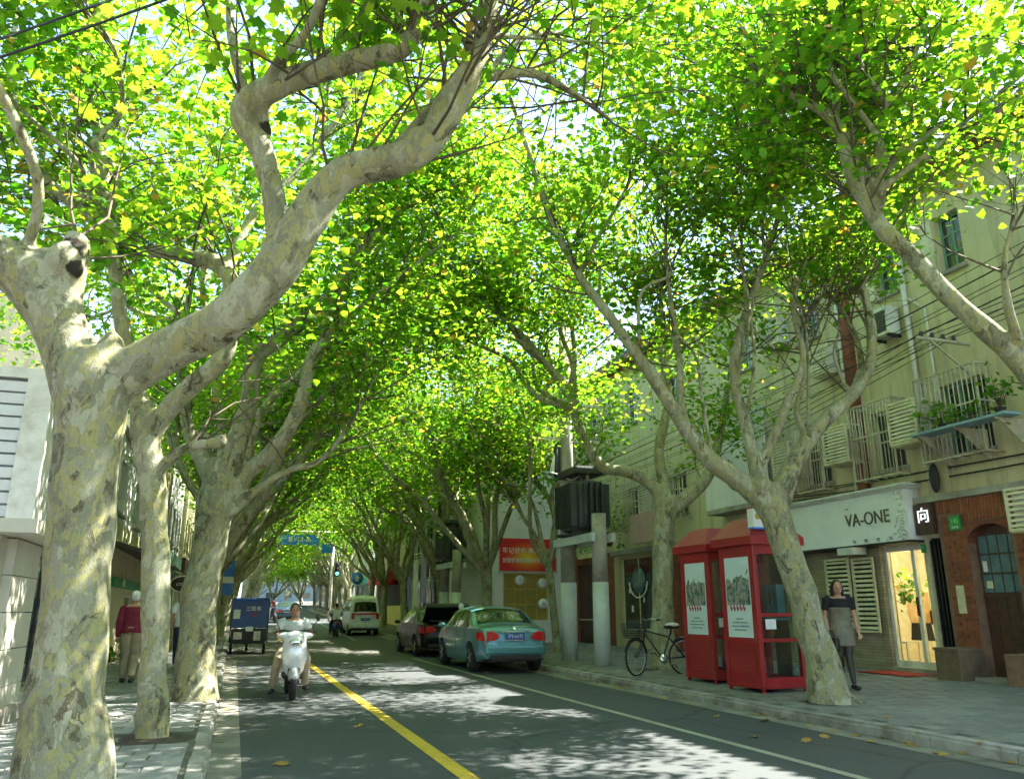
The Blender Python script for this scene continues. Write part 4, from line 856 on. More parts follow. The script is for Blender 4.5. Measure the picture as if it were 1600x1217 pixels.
st = thing('stool', 'white stool standing inside the boutique', 'stool', (F + .75, 13.55, .29)); mb = MB(); mb.b2((-.18, -.18, .42), (.18, .18, .46)); mb.build('seat', 'frame_w', st)
for sx in (-1, 1):
    for sy in (-1, 1): quick('leg', 'frame_w', st, ((sx * .15 - .015, sy * .15 - .015, 0), (sx * .15 + .015, sy * .15 + .015, .419)))
mb = MB(); mb.prism([(0, 0), (.75, -.02), (.78, 1.28), (.02, 1.3)], (F - .82, 12.0, pave_z(11.7, 12) + .006), (1, 0, 0), (0, 1, 0), (0, 0, 1), .012); tag(mb.build('doormat', 'red_mat'), 'red doormat lying in front of the boutique door', 'doormat')

# ---- second house: boutique wall
h2 = thing('terrace_house', 'cream rendered house above the boutique sign, with slatted boxes under its windows', 'house', (0, 0, 0), 0, 'terrace houses of the right side')
ops2 = [(14.3, 15.2, 4.1, 5.3), (16.9, 17.9, 4.1, 5.3), (14.2, 15.0, 7.5, 8.7), (16.9, 17.7, 7.5, 8.7), (17.3, 18.3, .2, 2.7)]
wall_open(h2, 'wall', 'cream', F, 1, 13.45, 19.5, 3.2, EV, ops2[:4]); wall_open(h2, 'boutique_wall', 'course', F, 1, 13.2, 16.4, .1, 3.2, []); wall_open(h2, 'ground_floor_wall', 'brick_far', F, 1, 16.4, 19.5, .1, 3.2, ops2[4:])
quick('party_pier', 'brick_far', h2, ((F - .12, 13.2, 3.201), (F + .28, 13.448, EV))); party_ends(h2, 'cream', F, 1, 13.2, 19.5, .1, EV, za=3.3)
for o in ops2[:2]: window(h2, F, 1, *o)
for o in ops2[2:4]: window(h2, F, 1, *o, 'frame_g', 2, 3)
window(h2, F, 1, *ops2[4], 'wood_dk', 2, 3, sill=False, pm='dark'); cage(h2, F, 1, .4, 14.15, 15.05, 3.9, 5.4, 11)
louvre(h2, F, 1, .5, 13.2, 13.95, 4.34, 5.14, 10); louvre(h2, F, 1, .5, 15.1, 15.75, 4.34, 5.14, 10); louvre(h2, F, 1, .4, 15.2, 16.0, 7.6, 8.4, 9); louvre(h2, F, 1, .4, 13.6, 14.2, 6.4, 7.1, 8)
louvre(h2, F, 1, .14, 13.98, 14.72, 1.0, 2.42, 15, 'frame_c', 'slatted_panel', False); louvre(h2, F, 1, .1, 13.32, 13.94, .92, 2.40, 15, 'frame_c', 'slatted_panel', False)
quick('awning_box', 'sign_edge', h2, ((F - .4, 13.5, 2.46), (F - .05, 13.95, 2.6)))
mb = MB(); mb.cyl((F - .08, 13.52, 3.3), (F - .08, 13.52, 9.4), .05, seg=10); mb.build('drainpipe', 'pipe', h2)
roof_slope(h2, F, 1, 13.2, 19.5, EV); eave_board(h2, F, 1, 13.2, 19.5, EV)
# white panel wall between the houses' first floors, a balcony box
quick('balcony_panel', 'white_wall', h2, ((F - .55, 15.9, 3.9), (F - .5, 18.6, 6.2))); quick('balcony_floor', 'conc', h2, ((F - .55, 15.9, 3.78), (F, 18.6, 3.895)))
# ---- the boutique's sign
sg = thing('shop_sign', 'white boutique fascia sign with bronze letters VA-ONE', 'sign', (0, 0, 0))
mb = MB(); mb.b2((F - .32, 12.02, 2.64), (F - .002, 15.75, 3.60)); bd = mb.build('board', 'sign_white', sg)
mb = MB()
for d, z0, z1 in ((.42, 3.665, 3.71), (.38, 3.63, 3.664), (.345, 3.602, 3.629)): mb.b2((F - d, 12.02 - (d - .32), z0), (F - .002, 15.75 + (d - .32), z1))
mb.build('cornice', 'sign_edge', sg); quick('under_trim', 'black_metal', sg, ((F - .325, 12.02, 2.60), (F - .002, 15.75, 2.638)))
RR = (PI / 2, 0, -PI / 2)
text('letters', 'VA-ONE', .36, (F - .326, 13.08, 3.13), RR, 'bronze', sg, .012, sx=.92); text('letters', '¨', .3, (F - .326, 13.62, 3.30), RR, 'bronze', sg, .01)
for k in range(5): text('small_letters', 'TE', .09, (F - .326, 13.5 - k * .33, 2.70), RR, 'bronze', sg, .005)
orn = MB(); ro = random.Random(8)
for k in range(46):
    t = ro.random(); y = 12.08 + abs(ro.gauss(0, .16)) * (1.2 - .6 * t); z = 2.66 + t * .92; a = ro.uniform(0, 6.28)
    orn.ell((F - .325, y, z), (.018, .05, .025), 8, 5, Matrix.Rotation(a, 3, 'X'))
orn.build('floral_relief', 'sign_edge', sg)
ts = thing('lit_character_sign', 'small dark panel sign with a lit white character', 'sign', (0, 0, 0)); quick('panel', 'wood_dk', ts, ((F - .2, 11.58, 2.72), (F - .11, 11.99, 3.28))); text('character', '向', .3, (F - .206, 11.78, 3.05), RR, 'lit_letters', ts, .006)
ns = thing('house_number_plate', 'green house number plate 145 on the brick pier', 'sign', (0, 0, 0)); quick('plate', 'green_sign', ns, ((F - .15, 11.03, 2.74), (F - .122, 11.27, 2.99))); text('digits', '145', .12, (F - .152, 11.15, 2.895), RR, 'green_letters', ns, .002, sx=.9); text('street_letters', '延庆路', .05, (F - .152, 11.15, 2.79), RR, 'letters', ns, .002)
ns = thing('house_number_plate', 'tiny green plate beside the boutique door', 'sign', (0, 0, 0)); quick('plate', 'green_sign', ns, ((F - .05, 11.99, 2.4), (F - .02, 12.08, 2.56))); text('digits', '143', .04, (F - .053, 12.035, 2.5), RR, 'green_letters', ns, .001)

# ---- third and fourth houses
h3 = thing('terrace_house', 'brick fronted house with a round-mirrored shop window behind the bicycle', 'house', (0, 0, 0), 0, 'terrace houses of the right side')
ops3 = [(22.75, 25.0, .75, 3.05), (20.3, 21.2, .2, 2.7), (20.4, 21.5, 4.1, 5.3), (23.2, 24.3, 4.1, 5.3), (20.6, 21.4, 7.5, 8.7), (23.4, 24.2, 7.5, 8.7)]
wall_open(h3, 'wall', 'cream', F, 1, 19.5, 25.5, 3.2, EV, ops3[2:]); wall_open(h3, 'ground_floor_wall', 'brick_far', F, 1, 19.5, 22.3, .1, 3.2, ops3[1:2]); wall_open(h3, 'shop_front', 'cream_dk', F, 1, 22.3, 25.5, .1, 3.2, ops3[:1])
party_ends(h3, 'cream', F, 1, 19.5, 25.5, .1, EV)
for o in ops3[2:]: window(h3, F, 1, *o, 'frame_w', 2, 2)
window(h3, F, 1, *ops3[1], 'wood_red', 2, 3, sill=False, pm='dark'); window(h3, F, 1, *ops3[0], 'frame_c', 2, 1, rec=.08, name='shop_window', pm='pane')
mb = MB(); mb.tube([(F + .04, 23.85 + .62 * math.cos(t), 2.25 + .5 * math.sin(t)) for t in [PI + PI * k / 12 for k in range(13)]], .025, 6); mb.build('window_arc_trim', 'lit_letters' if False else 'letters', h3)
mb = MB(); mb.lathe([(.0, 0), (.42, .0), (.42, .03), (0, .03)], (F + .05, 23.85, 2.3), 20, Matrix.Rotation(PI / 2, 3, 'Y')); mb.build('round_mirror', 'pane_blue', h3)
for y, z, s in ((23.5, 1.6, .1), (24.3, 1.3, .13), (23.3, 2.0, .1), (24.5, 1.9, .09)): quick('window_sticker', 'letters', h3, ((F + .07, y, z), (F + .078, y + s, z + s * 1.6)))
quick('string_course', 'conc', h3, ((F - .14, 19.5, 3.15), (F - .001, 25.5, 3.3))); cage(h3, F, 1, .4, 20.2, 21.7, 3.9, 5.4, 12); cage(h3, F, 1, .4, 23.0, 24.5, 3.9, 5.4, 12); louvre(h3, F, 1, .45, 21.9, 22.7, 4.3, 5.1)
roof_slope(h3, F, 1, 19.5, 25.5, EV); eave_board(h3, F, 1, 19.5, 25.5, EV)
quick('pink_panel', 'pink_wall', h3, ((F - .62, 21.3, 3.35), (F - .58, 23.0, 4.25)))
h4 = thing('terrace_house', 'ochre house with tall dark wooden shop doors behind the transformer poles', 'house', (0, 0, 0), 0, 'terrace houses of the right side')
ops4 = [(26.4, 28.7, .2, 3.0), (26.3, 27.3, 4.1, 5.3), (28.6, 29.6, 4.1, 5.3), (26.5, 27.3, 7.5, 8.7), (28.8, 29.5, 7.5, 8.7), (29.5, 30.1, .2, 2.7)]
wall_open(h4, 'wall', 'cream_dk', F, 1, 25.5, 30.6, 3.3, EV, ops4[1:5]); wall_open(h4, 'ground_floor_wall', 'brick_far', F, 1, 25.5, 30.6, .1, 3.3, [ops4[0], ops4[5]]); party_ends(h4, 'cream', F, 1, 25.5, 30.6, .1, EV)
for o in ops4[1:5]: window(h4, F, 1, *o)
window(h4, F, 1, *ops4[5], 'wood_dk', 1, 3, sill=False, pm='dark')
dd = quick('wooden_doors', 'wood_dk', h4, ((F + .1, 26.4, .2), (F + .15, 28.7, 3.0)))
for k in range(10): quick('plank', 'wood_dk', dd, ((F + .075, 26.43 + k * .227, .25), (F + .1, 26.64 + k * .227, 2.95)))
quick('door_rail', 'bars', dd, ((F + .04, 26.4, 1.0), (F + .074, 28.7, 1.05)))
quick('yellow_sign_board', 'frame_c', h4, ((F - .2, 26.6, 3.2), (F - .1, 28.2, 3.8))); text('sign_letters', '便利店', .4, (F - .205, 27.4, 3.5), RR, 'green_sign', h4, .004)
roof_slope(h4, F, 1, 25.5, 30.6, EV); eave_board(h4, F, 1, 25.5, 30.6, EV)
pot_plant('shelf_plant', 'fern-like plant on the blue shelf under the caged window', (F - .55, 10.75, 4.47), .09, 51, True, 70, .2, .35)
pot_plant('shelf_plant', 'spiky plant in a dark pot at the right end of the blue shelf', (F - .55, 9.55, 4.47), .12, 52, True, 60, .16, .5)
pot_plant('shelf_plant', 'low trailing plant near the middle of the blue shelf', (F - .5, 10.2, 4.47), .08, 53, True, 40, .14, .2)
sh = thing('plant_shelf', 'blue board shelf on brackets below the caged window', 'shelf', (0, 0, 0)); quick('board', 'blue_board', sh, ((F - .78, 9.3, 4.42), (F - .42, 11.3, 4.465)))
for y in (9.5, 10.3, 11.1):
    mb = MB(); mb.prism([(-.75, 4.385), (-.75, 4.415), (-.02, 4.415), (-.02, 3.84), (-.05, 3.84), (-.05, 3.88), (-.66, 4.37)], (F, y, 0), (1, 0, 0), (0, 0, 1), (0, 1, 0), .025); mb.build('bracket', 'bars', sh)
pot_plant('balcony_plant', 'bushy plant hanging from the first floor beside the transformer', (F - .75, 24.3, 3.4), .2, 54, True, 240, .5, 1.1)
# red banner house end
B0 = 29.0
hb = thing('corner_house', 'white house end carrying the red banner above an ochre window', 'house', (0, 0, 0))
wl_ = MB(); wl_.b2((9.05, B0, .1), (9.42, B0 + .25, 4.0)); wl_.b2((9.42, B0, .1), (11.2, B0 + .25, 1.0)); wl_.b2((11.2, B0, .1), (12.25, B0 + .25, 4.0)); wl_.b2((9.42, B0, 2.7), (11.2, B0 + .25, 4.0)); wl_.b2((9.05, B0, 4.0), (12.25, B0 + .25, 6.8)); wl_.build('wall', 'white_wall', hb)
mb = MB()
for x in (9.42, 9.86, 10.3, 10.74, 11.15): mb.b2((x, B0 + .08, 1.0), (x + .05, B0 + .14, 2.7))
for z in (1.0, 1.55, 2.1, 2.65): mb.b2((9.42, B0 + .085, z), (11.2, B0 + .135, z + .05))
M['ochre_frame'] = simple('ochre_frame', (0.42, 0.30, 0.05), .6); M['ochre_glass'] = simple('ochre_glass', (0.30, 0.24, 0.06), .15, var=.2)
wf = mb.build('window', 'ochre_frame', hb)
for i in range(4):
    for j in range(3): quick('pane', 'ochre_glass', wf, ((9.47 + i * .44, B0 + .1, 1.05 + j * .55), (9.86 + i * .44, B0 + .11, 1.55 + j * .55)))
quick('side_wall', 'white_wall', hb, ((9.05, B0 + .25, .1), (9.3, 37, 6.8))); quick('cornice', 'conc', hb, ((8.9, B0 - .15, 6.8), (12.4, 37, 6.98)))
mb = MB()
M['sticker_blue'] = simple('sticker_blue', (0.35, 0.62, 0.66), .5)
for x, z in ((10.1, 2.45), (11.0, 2.35), (11.02, 1.6)):
    q = MB(); q.lathe([(0, 0), (.19, 0), (.19, .012), (0, .012)], (x, B0 + .08, z), 18, Matrix.Rotation(PI / 2, 3, 'X')); s_ = q.build('round_sticker', 'letters', hb)
    q = MB(); q.prism([(-.09, -.06), (0, .1), (.09, -.06), (0, -.02)], (x, B0 + .062, z), (1, 0, 0), (0, 0, 1), (0, -1, 0), .004); q.build('figure', 'sticker_blue', s_)
def banner_mat():
    m, nt, b = mat('banner_print'); v = coords(nt, (1, 1, 1), False); sp = N(nt, 'ShaderNodeSeparateXYZ'); nt.links.new(v, sp.inputs[0])
    g = N(nt, 'ShaderNodeTexGradient'); g.gradient_type = 'SPHERICAL'; mp = N(nt, 'ShaderNodeMapping'); mp.inputs['Location'].default_value = (-1.2, 0, -.85); mp.inputs['Scale'].default_value = (2.4, 0, 2.0)
    nt.links.new(v, mp.inputs[0]); nt.links.new(mp.outputs[0], g.inputs[0]); c = ramp(nt, g.outputs['Fac'], [(0, (0.62, 0.012, 0.01)), (.35, (0.72, 0.10, 0.01)), (.9, (0.75, 0.5, 0.02))])
    nt.links.new(c, b.inputs['Base Color']); b.inputs['Roughness'].default_value = .5; return m
M['banner'] = banner_mat()
bn = thing('red_banner', 'red and yellow banner with two lines of white characters', 'banner', (0, 0, 0)); quick('sheet', 'banner', bn, ((9.25, B0 - .05, 2.78), (11.5, B0 - .03, 3.98)))
RF = (PI / 2, 0, 0)
text('banner_letters', '牢记使命 争创一流', .24, (10.35, B0 - .055, 3.52), RF, 'letters', bn, .003); text('banner_letters', '加强管理优质服务安全第一', .2, (10.38, B0 - .055, 3.16), RF, 'letters', bn, .003, sx=.85)
quick('pole', 'bars', bn, ((9.2, B0 - .06, 2.72), (9.245, B0 - .02, 4.03)), ((11.505, B0 - .06, 2.72), (11.55, B0 - .02, 4.03)))
# ---- farther right-hand shops
def plain_block(name, label, F, inn, y0, y1, h, m, ground=None, nwin=3, gm='pane', depth=9, floors=None, seed=0, fm='frame_w', group=None, roof=True):
    R = random.Random(seed); F = F + bend((y0 + y1) / 2); zb = rise(y0) - .1; t = thing(name, label, 'building', (0, 0, 0), 0, group); ops = []; w = (y1 - y0) / nwin
    fl = floors or int((h - 3.4) / 2.9)
    for f in range(fl):
        for k in range(nwin): y = y0 + (k + .5) * w; ops.append((y - w * .24, y + w * .24, zb + 4.2 + f * 2.9, zb + 5.7 + f * 2.9))
    sh = (y0 + .4, y1 - .4, zb + .75, zb + 3.0)
    wall_open(t, 'wall', m, F, inn, y0, y1, zb, zb + h, ops + [sh]); party_ends(t, m, F, inn, y0, y1, zb, zb + h, depth)
    for o in ops: window(t, F, inn, *o, fm, 2, 2)
    window(t, F, inn, *sh, ground or 'frame_w', max(2, int((y1 - y0) / 1.5)), 1, name='shop_window', pm=gm, sill=False)
    quick('fascia', ground or 'conc', t, (P3(F, inn, -.18, y0 + .05, zb + 3.05), P3(F, inn, -.001, y1 - .05, zb + 3.75)))
    if roof: roof_slope(t, F, inn, y0, y1, zb + h, rib=.5); 
    else: quick('parapet', 'conc', t, (P3(F, inn, -.1, y0, zb + h), P3(F, inn, depth, y1, zb + h + .25)))
    return t
M['scaf_blue'] = simple('blue_tarp', (0.05, 0.12, 0.42), .5); M['tarp_white'] = simple('white_tarp', (.75, .75, .8), .6); M['red_paint'] = simple('red_awning', (0.55, 0.012, 0.015), .5, var=.12); M['yellow_wall'] = plaster('yellow_render', (.62, .55, .16), (.4, .33, .1), .3); M['teal_paint'] = simple('teal_shop', (.10, .42, .42), .5); M['lilac'] = simple('lilac_cloth', (.45, .38, .68), .8)
plain_block('shop_house', 'grey house behind the scaffolding, past the banner wall', 9.4, 1, 37.2, 46.5, 8.5, 'grey_wall', 'wood_dk', 3, seed=1)
sh5 = plain_block('shop_house', 'dark-windowed shop with a yellow sill and red round awnings', 9.2, 1, 46.6, 59.5, 7.5, 'cream_dk', 'wood_dk', 4, gm='dark', seed=2)
quick('yellow_sill', 'yellow_wall', sh5, ((9.0 + bend(53), 47, rise(50)), (9.19 + bend(53), 55, rise(50) + 1.3)))
for y in (52.5, 55.5, 58):
    mb = MB(); mb.lathe([(.02, .9), (.45, .75), (.7, .4), (.75, 0), (.74, -.02)], (8.9 + bend(y), y, rise(y) + 2.6), 16); mb.build('round_awning', 'red_paint', sh5)
sc_ = thing('scaffolding', 'pipe scaffolding hung with white and blue sheets by the grey house', 'scaffolding', (0, 0, 0))
for y in (38.4, 40.4, 42.4, 44.6):
    for x in (8.7, 9.25): mb = MB(); xx = x + bend(y); mb.cyl((xx, y, rise(y)), (xx, y, rise(y) + 4.6), .03, seg=8); mb.build('upright', 'frame_w', sc_)
for z in (1.2, 2.6, 4.0):
    for x in (8.7, 9.25): mb = MB(); mb.cyl((x + bend(38.2), 38.2, rise(40) + z), (x + bend(45), 45, rise(43) + z), .025, seg=8); mb.build('ledger', 'frame_w', sc_)
for y, m_, z0, z1 in ((38.9, 'lilac', 1.6, 3.9), (40.9, 'tarp_white', .6, 3.7), (42.9, 'scaf_blue', 1.0, 3.4)):
    mb = MB(); n = 9; vs = [(8.64 + bend(y) + .05 * math.sin(k * 1.7), y + k * .16, rise(y) + z) for z in (z0, (z0 + z1) / 2, z1) for k in range(n)]; mb.add(vs, [(j * n + k, j * n + k + 1, j * n + n + k + 1, j * n + n + k) for j in range(2) for k in range(n - 1)], True); mb.build('hung_sheet', m_, sc_)
for k, (y0, y1, m_, h_, gm_) in enumerate([(70, 80, 'white_wall', 7.5, 'teal_paint'), (80.5, 92, 'cream', 9, None), (92.5, 106, 'grey_wall', 10, None), (106.5, 124, 'pink_wall', 9, None), (124.5, 150, 'white_wall', 11, None)]):
    plain_block('shop_house', ['white corner shop with teal front beyond the crossing', 'cream house beyond the corner shop on the right', 'grey block well beyond the crossing on the right', 'pink house far down the right side', 'white block at the far right end of the street'][k], 9.6, 1, y0, y1, h_, m_, gm_, 4, seed=10 + k, roof=(k != 0))
# blocks set back behind, closing the end of the street
for k, (x, y, w, h_, m_) in enumerate([(-14, 175, 16, 16, 'grey_wall'), (6, 230, 24, 9, 'far_teal'), (26, 180, 16, 14, 'cream')]):
    t = thing('distant_block', ['grey distant block closing the street on the left', 'dark teal distant block at the end of the street', 'cream distant block closing the street on the right'][k], 'building', (0, 0, 0)); x0 = x + bend(y) - w / 2; zb = rise(y)
    quick('wall', m_, t, ((x0, y, zb), (x0 + w, y + 10, zb + h_)))
    for f in range(int(h_ / 3)):
        for c in range(5): quick('window', 'pane', t, ((x0 + (c + .3) * w / 5, y - .05, zb + 1 + f * 3), (x0 + (c + .7) * w / 5, y, zb + 2.4 + f * 3)))
# ---- left side
LF = -2.5
lb = thing('stone_shop', 'stone fronted shop with a white louvred fascia at the left edge', 'building', (0, 0, 0))
Y0 = 10.2; ops = [(11.85, 14.6, .35, 2.1)]
wall_open(lb, 'wall', 'stone', LF, -1, Y0, 15.2, .1, 2.15, ops); quick('side_wall', 'stone', lb, ((LF - 7, 14.95, .1), (LF - .281, 15.2, 3.75)))
quick('end_wall', 'stone', lb, ((LF - .55, Y0, .1), (LF - .281, Y0 + .25, 2.15))); quick('end_window', 'pane', lb, ((LF - 3.6, Y0 + .1, .3), (LF - .55, Y0 + .13, 2.15))); quick('mullion', 'black_metal', lb, ((LF - .62, Y0 + .05, .3), (LF - .551, Y0 + .2, 2.15))); quick('mullion', 'black_metal', lb, ((LF - 2.1, Y0 + .05, .3), (LF - 2.03, Y0 + .2, 2.15)))
quick('end_wall', 'stone', lb, ((LF - 7, Y0, .1), (LF - 3.6, Y0 + .25, 2.15))); quick('upper_wall', 'white_wall', lb, ((LF - 7, Y0 + .3, 2.15), (LF - .02, 14.94, 3.6))); quick('flat_roof', 'conc', lb, ((LF - 7, Y0, 3.98), (LF + .1, 15.2, 4.05)))
for j in range(5): quick('pilaster_stone', 'stone', lb, ((LF + .002, 10.5, .12 + j * .405), (LF + .10, 11.75, .515 + j * .405)))
quick('pilaster_base', 'conc', lb, ((LF + .002, 10.42, .1), (LF + .16, 11.83, .3)))
window(lb, LF, -1, *ops[0], 'black_metal', 2, 1, name='shop_window', sill=False)
quick('canopy_soffit', 'stone', lb, ((LF - 5, Y0 - .4, 2.152), (LF + .42, 13.4, 2.30)))
M['fascia_dark'] = simple('fascia_shadow_gap', (.22, .25, .25), .8)
fs = quick('louvred_fascia', 'fascia_dark', lb, ((LF - 5, Y0 - .3, 2.302), (LF + .1, Y0 + .2, 3.85))); quick('corner_post', 'frame_w', fs, ((LF + .1, Y0 - .38, 2.302), (LF + .36, Y0 + .35, 3.97)))
s = MB(); s.box((0, 0, 0), (5.08, .02, .112)); me = s.mesh('slat'); me.materials.append(M['sign_white'])
for i in range(11): o = link('slat', me, fs); o.location = (LF - 2.44, Y0 - .33, 2.38 + i * .138); o.rotation_euler = (.25, 0, 0)
quick('fascia_cap', 'frame_w', fs, ((LF - 5, Y0 - .38, 3.852), (LF + .099, Y0 + .2, 3.97)))
gp = quick('glass_fascia', 'glass_green', lb, ((LF + .1, Y0 + .352, 2.302), (LF + .2, 13.4, 3.95)))
for y in (11.2, 11.95, 12.7): quick('glass_joint', 'black_metal', gp, ((LF + .195, y, 2.31), (LF + .215, y + .02, 3.94)))
l2 = thing('left_shop', 'cream shop with a green lettered strip, seen between the first two trunks', 'building', (0, 0, 0)); LF2 = -2.7
ops = [(16.0, 18.6, .4, 2.3), (23.2, 25.8, .3, 1.75), (16.2, 17.6, 3.5, 4.7), (19.5, 21, 3.5, 4.7), (23, 24.5, 3.5, 4.7), (16.2, 17.6, 7.1, 8.6), (19.5, 21, 7.1, 8.6), (23, 24.5, 7.1, 8.6)]
wall_open(l2, 'wall', 'cream', LF2, -1, 15.3, 27, .1, 3.3, ops[:2]); wall_open(l2, 'upper_wall', 'white_wall', LF2, -1, 15.3, 27, 3.3, 5.2, ops[2:5]); party_ends(l2, 'white_wall', LF2, -1, 15.3, 27, .1, 5.2, 7)
for o in ops[:5]: window(l2, LF2, -1, *o, 'frame_w', 2, 2, pm='pane_blue' if o[2] > 3 else 'pane')
quick('green_strip', 'green_sign', l2, ((LF2 + .002, 20.6, 1.88), (LF2 + .06, 26.0, 2.1))); text('strip_letters', '国药房', .19, (LF2 + .064, 22.3, 1.99), (PI / 2, 0, PI / 2), 'letters', l2, .003)
aw = MB(); aw.prism([(0, 2.75), (1.1, 2.45), (1.1, 2.5), (0, 2.85)], (LF2 + .002, 19, 0), (1, 0, 0), (0, 0, 1), (0, 1, 0), 7.4); aw.build('awning', 'pot', l2)
quick('drainpipe', 'pipe', l2, ((LF2 + .002, 19.05, .1), (LF2 + .1, 19.15, 5.1)))
quick('parapet', 'conc', l2, ((LF2 - 7, 15.25, 5.2), (LF2 + .08, 27, 5.35)))
words = ['brown fronted house on the left beside the oval sign', 'grey house on the left behind the tricycle', 'cream house on the left at the parking sign', 'pale house on the left short of the crossing', 'white house on the left beyond the crossing', 'ochre house far down the left side', 'grey block at the far left end of the street']
for k, (y0, y1, m_, h_) in enumerate([(27.2, 35, 'cream_dk', 8), (35.2, 43, 'grey_wall', 9), (43.2, 52, 'cream', 8.5), (52.2, 61, 'white_wall', 9), (69, 82, 'white_wall', 10), (82.5, 104, 'cream_dk', 9), (104.5, 140, 'grey_wall', 11)]):
    plain_block('left_house', words[k], -2.9, -1, y0, y1, h_, m_, ['wood_red', 'frame_g', 'wood_dk', 'red_paint'][k % 4], 4, seed=30 + k, group='houses of the left side')

plain_block('left_house', 'grey set-back house left of the camera', -7.5, -1, -8, 9.6, 7, 'grey_wall', 'wood_dk', 4, seed=50, group='houses of the left side')
# ------------------------------------------------------------------ street furniture and vehicles
M['booth_red'] = simple('booth_red_paint', (0.33, 0.008, 0.012), .38, var=.16, scale=4, coat=.15, dirt=(.24, .02, .018))
M['booth_roof'] = simple('booth_roof_red', (0.30, 0.028, 0.028), .55, var=.18, scale=3, dirt=(.3, .08, .06))
M['poster_paper'] = simple('poster_paper', (0.58, 0.72, 0.70), .55, var=.08, scale=3)
M['ink_dark'] = simple('poster_ink_dark', (0.05, 0.09, 0.085), .55, var=.4, scale=14)
M['ink_mid'] = simple('poster_ink_mid', (0.16, 0.28, 0.25), .55, var=.4, scale=14)
M['ink_red'] = simple('poster_ink_red', (0.38, 0.03, 0.03), .55)
M['ink_skin'] = simple('poster_ink_skin', (0.45, 0.30, 0.2), .55)
M['tele'] = simple('telephone_blue', (0.03, 0.16, 0.22), .45)
M['teal_car'] = simple('teal_car_paint', (0.085, 0.25, 0.28), .3, metal=.35, var=.06, scale=2, coat=.8)
M['black_car'] = simple('black_car_paint', (0.006, 0.008, 0.008), .28, var=.1, coat=.12, spec=.25)
M['navy_car'] = simple('navy_car_paint', (0.02, 0.045, 0.10), .3, metal=.2, var=.1, coat=.7)
M['van_white'] = simple('van_white_paint', (0.74, 0.77, 0.74), .35, var=.08, coat=.6, dirt=(.42, .44, .38))
M['car_glass'] = simple('car_glass', (0.02, 0.03, 0.03), .04, var=.1, spec=1.0)
M['rubber'] = simple('tyre_rubber', (0.018, 0.018, 0.018), .85, var=.3)
M['rim'] = simple('alloy_rim', (0.5, 0.52, 0.5), .35, metal=.8)
M['tail'] = simple('tail_lamp_red', (0.55, 0.012, 0.012), .2, var=.25, scale=20, coat=.6)
M['chrome'] = simple('chrome', (0.7, 0.72, 0.7), .15, metal=1.0)
M['plate_blue'] = simple('number_plate_blue', (0.03, 0.09, 0.38), .4)
M['trim'] = simple('black_trim', (0.02, 0.02, 0.02), .6)
M['trunk_in'] = simple('boot_lining', (0.16, 0.05, 0.02), .9)
M['blue_tarp'] = simple('tricycle_blue', (0.02, 0.07, 0.26), .45, var=.2, scale=3)
M['silver'] = simple('scooter_silver', (0.66, 0.68, 0.70), .3, metal=.3, coat=.5)
M['blue_plastic'] = simple('blue_rain_cover', (0.06, 0.12, 0.32), .5)
M['sign_blue'] = simple('traffic_sign_blue', (0.03, 0.20, 0.75), .4)
M['green_lamp'] = simple('green_signal_lens', (.2, .8, .6), .3, emit=(.1, 1, .6), estr=.35)
M['tx'] = simple('transformer_dark', (0.035, 0.04, 0.042), .5, var=.3, scale=4)
M['porc'] = simple('porcelain', (0.35, 0.30, 0.26), .3)
M['bag'] = simple('plastic_bag', (0.65, 0.66, 0.6), .5, var=.15)
def lerp_tab(t, x):
    if x <= t[0][0]: return t[0][1]
    for (a, va), (b, vb) in zip(t[:-1], t[1:]):
        if x <= b: k = (x - a) / (b - a); k = k * k * (3 - 2 * k) * .5 + k * .5; return va + (vb - va) * k
    return t[-1][1]
